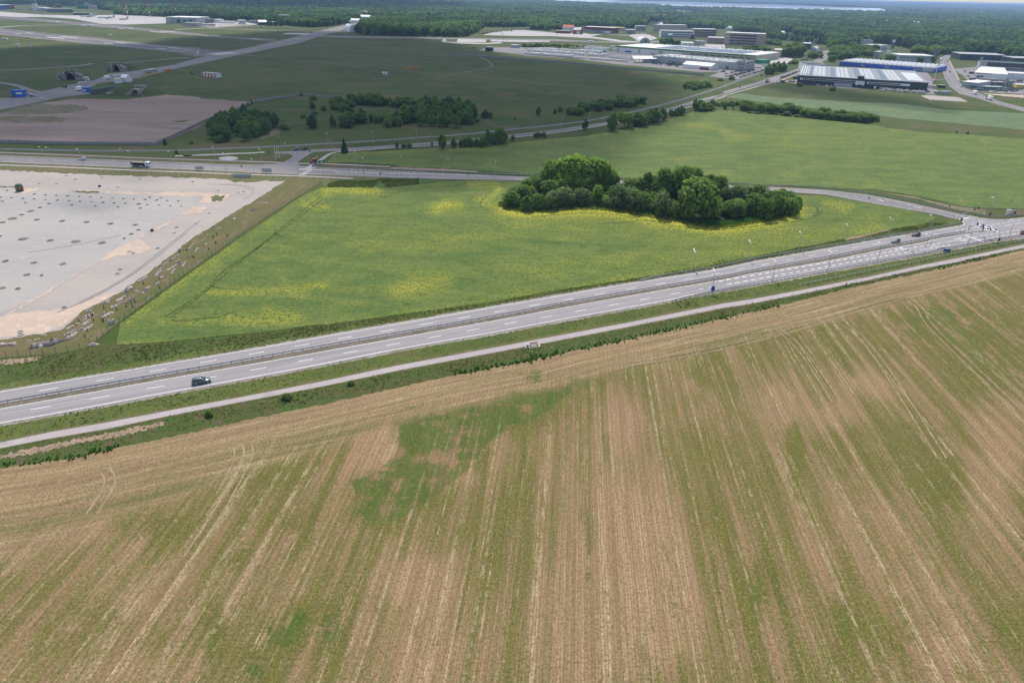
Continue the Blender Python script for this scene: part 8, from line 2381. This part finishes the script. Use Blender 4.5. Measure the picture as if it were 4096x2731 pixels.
rnd_rot = .3
signal('e', (1135, 660), (1165, 520), (1490, 385), (.75, .97), 'traffic light on a long grey arm over the side road mouth')
signal('e', (1842, 1060), (1890, 870), (1462, 690), (.98, .72, .42), 'traffic light gantry arm with blue signs over the carriageway', ((.86, 1.7), (.60, 1.2), (.30, .9)))
signal('e', (2150, 525), (2200, 410), (2500, 385), (.6, .95), 'traffic light arm at the right frame edge behind the rail')
for s, base, top, lab in (('e', (1290, 850), (1345, 705), 'short traffic light post on the median'), ('e', (1690, 565), (1690, 470), 'traffic light post behind the junction rail')):
    a = P(s, *base); H = height_at(a[0], a[1], P(s, *top)[1]); rt = empty('traffic_signal', G(*a), .3, lab, 'traffic light')
    MB().tube([(0, 0, 0), (0, 0, H)], .09, 6).build('pole', MATS['steel'], rt); MB().box(-.3, .3, -.2, .2, H * .45, H * .45 + 1.3).build('signal_head', MATS['black_paint'], rt)

# bench and bin beside the cycle path
A = G(*P('c', 555, 905)); dr = (G(*P('c', 700, 868)) - G(*P('c', 0, 998))); rz = math.atan2(dr.y, dr.x)
rt = empty('bench', (A.x, A.y, .1), rz, 'wooden bench with backrest beside the cycle path', 'bench')
for k in range(4): MB().box(-1.3, 1.3, -.28 + .15 * k, -.16 + .15 * k, .45, .5).build('seat_slat', MATS['wood'], rt)
for k in range(3): MB().box(-1.3, 1.3, .36, .4, .6 + .16 * k, .72 + .16 * k).build('back_slat', MATS['wood'], rt)
for x in (-1.1, 1.1): MB().box(x - .1, x + .1, -.3, .42, 0, .449).build('leg', MATS['concrete'], rt)
MB().box(-2.6, 1.8, -.8, .9, -.02, .02).build('paving', MATS['concrete'], rt)
bn = empty('litter_bin', (A.x - 2.0 * math.cos(rz), A.y - 2.0 * math.sin(rz), .1), rz, 'round grey litter bin at the left end of the bench', 'bin')
MB().lathe([(.36, 0), (.42, .9), (.34, .95), (.0, .8)], n=10).build('body', MATS['concrete'], bn); MB().lathe([(.44, .9), (.44, 1.0), (.3, 1.02)], n=10).build('rim', MATS['white_paint'], bn)

# fence along the mown slope
fw = resample([G(*p) for p in extend(FENCE, 0, 500)], 2.9)
rt = empty('mesh_fence', fw[0], 0, 'green wire mesh fence between the mown slope and the rape field', 'fence')
pm = MB().box(-.045, .045, -.045, .045, 0, 1.9).mesh('post', MATS['dark_steel'])
for p in fw[:290]: link_mesh('post', pm, rt, (p.x - fw[0].x, p.y - fw[0].y, 0))
b = MB()
for z in (.15, .55, .95, 1.35, 1.75):
    b.tube([(p.x - fw[0].x, p.y - fw[0].y, z) for p in fw], .018, 3)
tag(b.build('wire_mesh', MATS['rail_steel'], rt), kind='stuff')
gw = resample([G(*p) for p in pts('N 0 395 1000 415 1900 440 2352 455; O 700 605 1300 640 1720 668 1950 640')], 3.2)
rt = empty('mesh_fence', gw[0], 0, 'thin wire fence along the top of the gravel yard', 'fence')
for p in gw[:290]: link_mesh('post', pm, rt, (p.x - gw[0].x, p.y - gw[0].y, 0))

# boulders lying in curved rows on the mown slope
def rock_mesh(seed, mat):
    r = np.random.default_rng(seed)
    vs = []; n1, n2 = 8, 5
    vs.append((0, 0, .95))
    for i in range(1, n2):
        for j in range(n1):
            th = math.pi * .52 * i / (n2 - 1); a = 2 * math.pi * j / n1
            rr = 1 + r.normal() * .11
            vs.append((math.sin(th) * math.cos(a) * rr, math.sin(th) * math.sin(a) * rr * .8, max(-.12, math.cos(th) * .85 * rr)))
    fs = [(0, 1 + j, 1 + (j + 1) % n1) for j in range(n1)]
    for i in range(n2 - 2):
        fs += [(1 + i * n1 + j, 1 + (i + 1) * n1 + j, 1 + (i + 1) * n1 + (j + 1) % n1, 1 + i * n1 + (j + 1) % n1) for j in range(n1)]
    me = bpy.data.meshes.new('boulder'); me.from_pydata(vs, [], fs); me.materials.append(MATS[mat]); return me


ROCKS = [rock_mesh(i, m) for i, m in enumerate(('stone', 'stone', 'pink_stone', 'dark_stone', 'stone', 'pink_stone'))]
RN = ['pale', 'pale grey', 'pinkish', 'dark', 'light', 'reddish']
rows = [  # (survey g polyline, n, size m, where)
    ('g', (10, 1152, 210, 1140), 4, 1.0, 'in the lowest row at the left frame edge'), ('g', (380, 1095, 560, 1068), 8, .45, 'in the small row above the left fence'),
    ('g', (430, 1150, 700, 1108), 8, .6, 'in the second row above the left fence'), ('g', (440, 1185, 590, 1160), 3, 1.0, 'in the front row by the left fence'),
    ('g', (650, 1150, 780, 1112), 3, 1.7, 'among the big dark ones by the left fence'), ('g', (820, 1100, 960, 1065), 5, 1.0, 'in the row rising from the big dark ones'),
    ('g', (970, 1055, 1060, 985), 6, .9, 'in the rising row left of the planted conifers'), ('g', (870, 1025, 1060, 945), 10, .5, 'in the fine row beside the small conifers'),
    ('g', (930, 940, 1080, 860), 8, .7, 'in the upper row at the bottom of the slope'), ('g', (1100, 945, 1160, 910), 4, .5, 'in the short row at the slope bottom'),
    ('g', (1160, 880, 1240, 815), 7, .8, 'in the middle row at the slope bottom'), ('g', (1180, 950, 1300, 870), 8, .7, 'in the lower curved row'),
    ('g', (1150, 820, 1280, 735), 9, .5, 'in the upper fine row'), ('g', (1170, 770, 1290, 708), 7, .6, 'in the highest short row'), ('g', (1400, 740, 1480, 680), 7, .5, 'in the small row on the middle slope'),
    ('g', (1410, 785, 1570, 700), 9, .9, 'in the curved row on the middle slope'), ('g', (1450, 570, 1580, 500), 7, .6, 'beside the pale block on the middle slope'),
    ('g', (1630, 550, 1742, 480), 6, .9, 'in the rising row at the slope middle'), ('g', (1570, 640, 1620, 600), 3, 1.1, 'in the short pair row near the fence'), ('g', (1630, 585, 1710, 555), 5, .5, 'in the tiny row near the fence'),
    ('Z', (890, 855, 950, 820), 4, 1.2, 'at the left of the upper slope'), ('Z', (850, 920, 920, 870), 8, .8, 'in the long row of the upper slope'), ('Z', (915, 930, 975, 885), 8, .8, 'in the dark row of the upper slope'),
    ('Z', (1000, 775, 1070, 735), 7, .8, 'in the row along the yard edge'), ('Z', (1030, 860, 1085, 805), 7, .8, 'in the fenceward row of the upper slope'), ('Z', (960, 855, 1000, 835), 4, .6, 'in the little gap row'),
    ('Z', (1130, 735, 1170, 680), 8, .9, 'in the steep row of the upper slope'), ('Z', (1130, 795, 1160, 770), 5, .7, 'in the knot of the upper slope'), ('Z', (1160, 745, 1185, 735), 3, .9, 'beside the steep row'),
    ('Z', (1180, 655, 1300, 575), 11, .7, 'in the edge row of the upper slope'), ('Z', (1205, 695, 1310, 635), 12, .6, 'in the winding row of the upper slope'), ('Z', (1240, 718, 1270, 680), 6, .7, 'in the short steep row'),
    ('Z', (1315, 665, 1350, 635), 5, .8, 'in the far short row'), ('Z', (1270, 635, 1300, 615), 4, .6, 'in the tiny far row'), ('Z', (1350, 545, 1420, 485), 9, .6, 'in the topmost long row'),
    ('Z', (1415, 560, 1432, 530), 4, .7, 'in the topmost short row'), ('Z', (1360, 608, 1375, 575), 4, .6, 'in the small topmost knot'), ('Z', (1485, 510, 1502, 495), 3, .7, 'in the high pair'),
    ('Z', (1495, 440, 1520, 435), 3, .6, 'in the lonely low heap'), ('Z', (1578, 395, 1592, 380), 4, .7, 'in the second heap from the top'), ('Z', (1680, 330, 1705, 315), 5, .8, 'in the long heap from the top'),
    ('Z', (1815, 262, 1845, 255), 4, .8, 'in the dark heap below the top'), ('Z', (1905, 210, 1935, 205), 6, .9, 'in the topmost round heap')]
r = random.Random(21)
for s, (x0, y0, x1, y1), n, sz, where in rows:
    for k in range(n):
        t_ = (k + .5) / n
        x = x0 + (x1 - x0) * t_ + r.uniform(-2, 2); y = y0 + (y1 - y0) * t_ + r.uniform(-3, 3)
        i = r.randrange(6) if 'dark' not in where else 3
        g = G(*P(s, x, y)); o = link_mesh('boulder', ROCKS[i], None, (g.x, g.y, .05), r.random() * 6.28)
        q = sz * r.uniform(.6, 1.05) * .85; o.scale = (q * 1.25, q, q * .85)
        tag(o, '%s boulder, %s from left %s' % (RN[i], NTH[k], where.replace('the ', '')), 'boulder', 'boulders on the mown slope')
for s, x, y, q, lab in (('g', 1302, 1150, 1.1, 'large pale boulder beyond the fence corner'), ('g', 1472, 562, .9, 'white boulder at the edge of the sand'), ('g', 615, 1022, .6, 'round white boulder at the yard corner')):
    g = G(*P(s, x, y)); o = link_mesh('boulder', ROCKS[0], None, (g.x, g.y, .05), .4); o.scale = (q * 1.3, q * .8, q * .6); tag(o, lab, 'boulder')
# concrete rings (manholes) in the yard and on the slope
ring = MB().lathe([(.75, 0), (.75, .45), (.55, .45), (.55, .1)], n=10).mesh('manhole_ring', MATS['concrete'])
for k, (s, x, y, h) in enumerate((('g', 1562, 845, 1.6), ('g', 900, 632, .5), ('g', 286, 970, .4), ('g', 290, 1012, .4), ('g', 1245, 682, .5), ('g', 1676, 102, .4), ('g', 1640, 160, .4), ('Z', 937, 557, .4), ('Z', 965, 567, .4), ('Z', 1142, 532, .4), ('Z', 1278, 381, .4), ('Z', 1262, 422, .3),
                                  ('Z', 1418, 355, .3), ('Z', 1725, 127, .3), ('Z', 1762, 122, .3), ('Z', 1580, 115, .3), ('Z', 1515, 278, .3), ('Z', 1550, 372, .5), ('Z', 1305, 540, .5), ('Z', 545, 35, .4), ('N', 665, 549, .3), ('N', 460, 547, .3), ('N', 780, 452, .3), ('N', 1650, 490, .3), ('N', 1385, 587, .3), ('N', 1198, 470, .3), ('N', 2265, 523, .4), ('N', 890, 497, .3))):
    o = link_mesh('manhole_ring', ring, None, G(*P(s, x, y))); o.scale = (1, 1, h * 1.6)
    tag(o, ('tall concrete well ring beside the mesh fence' if k == 0 else 'low concrete manhole ring set in the gravel yard'), 'manhole', None if k == 0 else 'manhole rings of the gravel yard')
# foundation pits in the slab: rim of soil round a sunken dark floor
r = random.Random(17)
PITS = [('N', x, y, w) for x, y, w in ((85, 627, 34), (405, 671, 46), (535, 679, 42), (663, 685, 38), (797, 692, 56), (935, 697, 34), (1063, 704, 38), (1192, 711, 34), (1325, 716, 34), (1455, 723, 38), (1575, 730, 34), (1762, 708, 46), (1890, 714, 42), (1707, 735, 46), (1843, 741, 48), (1968, 746, 34), (2098, 750, 40),
        (10, 707, 34), (138, 713, 46), (270, 721, 46), (403, 728, 46), (535, 735, 34), (675, 743, 50), (817, 749, 36), (943, 756, 44), (1078, 762, 36), (1212, 768, 52), (1342, 775, 40), (1475, 780, 40), (1630, 786, 70), (1733, 793, 50), (1870, 799, 34), (2003, 806, 34), (2133, 812, 30),
        (28, 754, 48), (302, 769, 40), (577, 782, 60), (848, 796, 50), (1123, 811, 42), (1390, 822, 44), (1652, 836, 50), (470, 827, 66), (362, 869, 100), (255, 912, 76), (145, 957, 140), (435, 972, 88), (730, 987, 92), (1018, 999, 82), (1305, 1018, 86))]
PITS += [('Z', x, y, w) for x, y, w in ((980, 363, 50), (1003, 400, 40), (950, 430, 42), (900, 462, 28), (170, 465, 90), (365, 476, 66), (550, 484, 84), (740, 493, 74), (5, 445, 30), (38, 626, 64), (245, 637, 60), (455, 646, 62), (195, 724, 62), (300, 730, 34), (20, 820, 60), (130, 826, 52), (20, 345, 50), (800, 355, 54), (625, 343, 52), (1017, 243, 26))]
for s, x, y, w in PITS:
    c = P(s, x, y); wm = w / SHEETS[s][2] * mpp(*c) / 2.6
    A = G(*c); b = MB(); n = 12; vs = []
    yr = min(wm * 1.0, 2.2)
    for rr, z in ((1.0, .105), (.8, .30), (.5, .16), (.15, .12)):
        vs += [(wm * rr * math.cos(6.283 * k / n) * r.uniform(.85, 1.1), yr * rr * math.sin(6.283 * k / n) * r.uniform(.85, 1.1), z * r.uniform(.7, 1.3) if rr < 1 else z) for k in range(n)]
    b.add(vs, [(i * n + j, i * n + (j + 1) % n, (i + 1) * n + (j + 1) % n, (i + 1) * n + j) for i in range(3) for j in range(n)] + [tuple(3 * n + j for j in range(n))])
    o = b.build('foundation_pit', MATS['pit_soil'], None, A); o['kind'] = 'structure'
# wrapped bale in the yard
rt = empty('wrapped_bundle', G(*P('N', 238, 632)), .2, 'tall dark green wrapped bundle with orange straps on the gravel slab', 'bundle')
H = height_at(*P('N', 238, 632), P('N', 0, 545)[1])
b = MB(); b.lathe([(1.35, 0), (1.6, .4), (1.7, H * .5), (1.55, H * .85), (1.0, H), (0, H * 1.01)], n=10); b.build('tarpaulin', MATS['green_tarp'], rt)
for z in (.35, .62): MB().lathe([(1.72, H * z), (1.74, H * z + .12), (1.7, H * z + .24)], n=10).build('strap', MATS['orange_paint'], rt)
o = MB().box(-.5, .5, -.5, .5, 0, .8).build('crate', MATS['black_paint'], None, G(*P('N', 1173, 582))); tag(o, 'small black crate standing alone on the gravel', 'crate')
o = MB().box(-.5, .5, -.4, .4, 0, .9).build('crate', MATS['black_paint'], None, G(*P('Z', 1102, 408))); tag(o, 'small black crate at the edge of the sand strip', 'crate')
for k, (x, y) in enumerate(((560, 905), (350, 925), (330, 945))):
    rt = empty('traffic_cone', G(*P('O', x, y)), 0, 'pale marker cone, %s from the right on the gravel near the weeds' % ORD[k], 'cone', 'marker cones on the gravel'); MB().lathe([(.45, 0), (.45, .1), (.2, .12), (.05, 1.3), (0, 1.3)], n=8).build('cone', MATS['white_paint'], rt)
o = MB().add([(-2, 0, 0), (1.5, -.4, 0), (2.6, .5, .2), (-1, .8, 0), (-1.2, .2, .9), (1.2, .3, 1.3)], [(0, 1, 5, 4), (1, 2, 5), (2, 3, 4, 5), (3, 0, 4)]).build('rubble_heap', MATS['stone'], None, G(*P('M', 1810, 975))); tag(o, 'grey rubble heap on the field margin at the right', 'rubble')

# ================================================================== clouds and air
def cloud(poly, alt, seed, soft, dens, label):
    off = SUN_DIR * (alt / SUN_DIR.z)
    w = [G(*p) + Vector((off.x, off.y, 0)) for p in poly]
    a = np.array([(p.x, p.y) for p in w])
    x0, y0 = a.min(0); x1, y1 = a.max(0)
    st = max(x1 - x0, y1 - y0) / 70
    X, Y = np.meshgrid(np.arange(x0 - soft, x1 + soft, st), np.arange(y0 - soft, y1 + soft, st))
    q = np.stack([X.ravel(), Y.ravel()], 1)
    d, _ = polyline_dist(q, [tuple(r) for r in a] + [tuple(a[0])])
    d = np.where(inside(q, [tuple(r) for r in a]), d, -d)
    den = np.clip((d + soft * .5) / soft, 0, 1)
    r = np.random.default_rng(seed)
    bump = sum(np.sin(q[:, 0] / s + r.random() * 6) * np.cos(q[:, 1] / s * 1.2 + r.random() * 6) for s in (260, 140, 70)) / 3
    th = np.sqrt(np.clip(den, 0, 1)) * (90 + 60 * bump)
    ny, nx = X.shape
    me = bpy.data.meshes.new('cloud')
    v = np.concatenate([np.stack([q[:, 0], q[:, 1], alt + np.maximum(th, 0)], 1), np.stack([q[:, 0], q[:, 1], alt - .25 * np.maximum(th, 0) - 1], 1)])
    f = []
    keep = (den.reshape(ny, nx) > 0)
    N0 = len(q)
    for j in range(ny - 1):
        for i in range(nx - 1):
            if keep[j:j + 2, i:i + 2].any():
                k = j * nx + i
                f.append((k, k + 1, k + nx + 1, k + nx))
                f.append((N0 + k + nx, N0 + k + nx + 1, N0 + k + 1, N0 + k))
    me.from_pydata(v.tolist(), [], f)
    at = me.attributes.new('cover', 'FLOAT', 'POINT')
    at.data.foreach_set('value', np.tile(den, 2).astype(np.float32))
    t = NT('cloud_' + str(seed), 1, 0)
    t.color((.95, .95, .95))
    dn = t.attr('cover')
    nz = t.noise(t.pos(), .006, 4, .6)
    al = t.math('MULTIPLY', t.step(t.math('ADD', dn, t.math('MULTIPLY', t.math('SUBTRACT', nz, .5), .8)), .12, .88), dens)
    t.put(t.b.inputs['Alpha'], al)
    me.materials.append(t.mat)
    o = link_mesh('cloud', me)
    o['kind'] = 'structure'
    return o


cloud([(-900, 190), (0, 196), (250, 180), (560, 176), (720, 150), (900, 140), (1150, 124), (1500, 128), (1800, 165), (1950, 205), (2100, 233), (2300, 252), (2500, 275), (2650, 315), (2700, 400),
       (2560, 470), (2450, 545), (2380, 610), (2150, 610), (2050, 655), (1700, 680), (1500, 672), (1400, 640), (1180, 590), (900, 592), (600, 598), (0, 570), (-900, 560)], 900, 3, 80, .60, 'cloud')
cloud([(-600, 5), (200, 22), (700, 30), (1000, 42), (1500, 40), (1900, 30), (1800, 14), (1200, 0), (400, -18), (-600, -45)], 1300, 5, 300, .72, 'cloud')
cloud([(2350, 12), (2700, 20), (3300, 36), (3500, 33), (3300, 24), (2500, 2)], 1300, 6, 500, .6, 'cloud')
cloud([(3000, 325), (3300, 345), (3700, 405), (3650, 420), (3200, 375)], 900, 8, 70, .5, 'cloud')
cloud([(420, 690), (620, 700), (640, 730), (520, 745), (400, 725)], 900, 9, 45, .4, 'cloud')

mb = MB()
S_ = 60500
mb.box(-S_, S_, -S_ + 200, S_ + 200, -1.0, 92.0)
t = NT('air', 1, 0)
t.t.nodes.remove(t.b)
pv = t.n('ShaderNodeVolumePrincipled')
pv.inputs['Color'].default_value = (.42, .62, 1.0, 1)
pv.inputs['Density'].default_value = 7.2e-5
pv.inputs['Anisotropy'].default_value = .1
t.t.links.new(pv.outputs[0], t.t.nodes['Material Output'].inputs['Volume'])
mb.build('haze', t.mat)['kind'] = 'stuff'
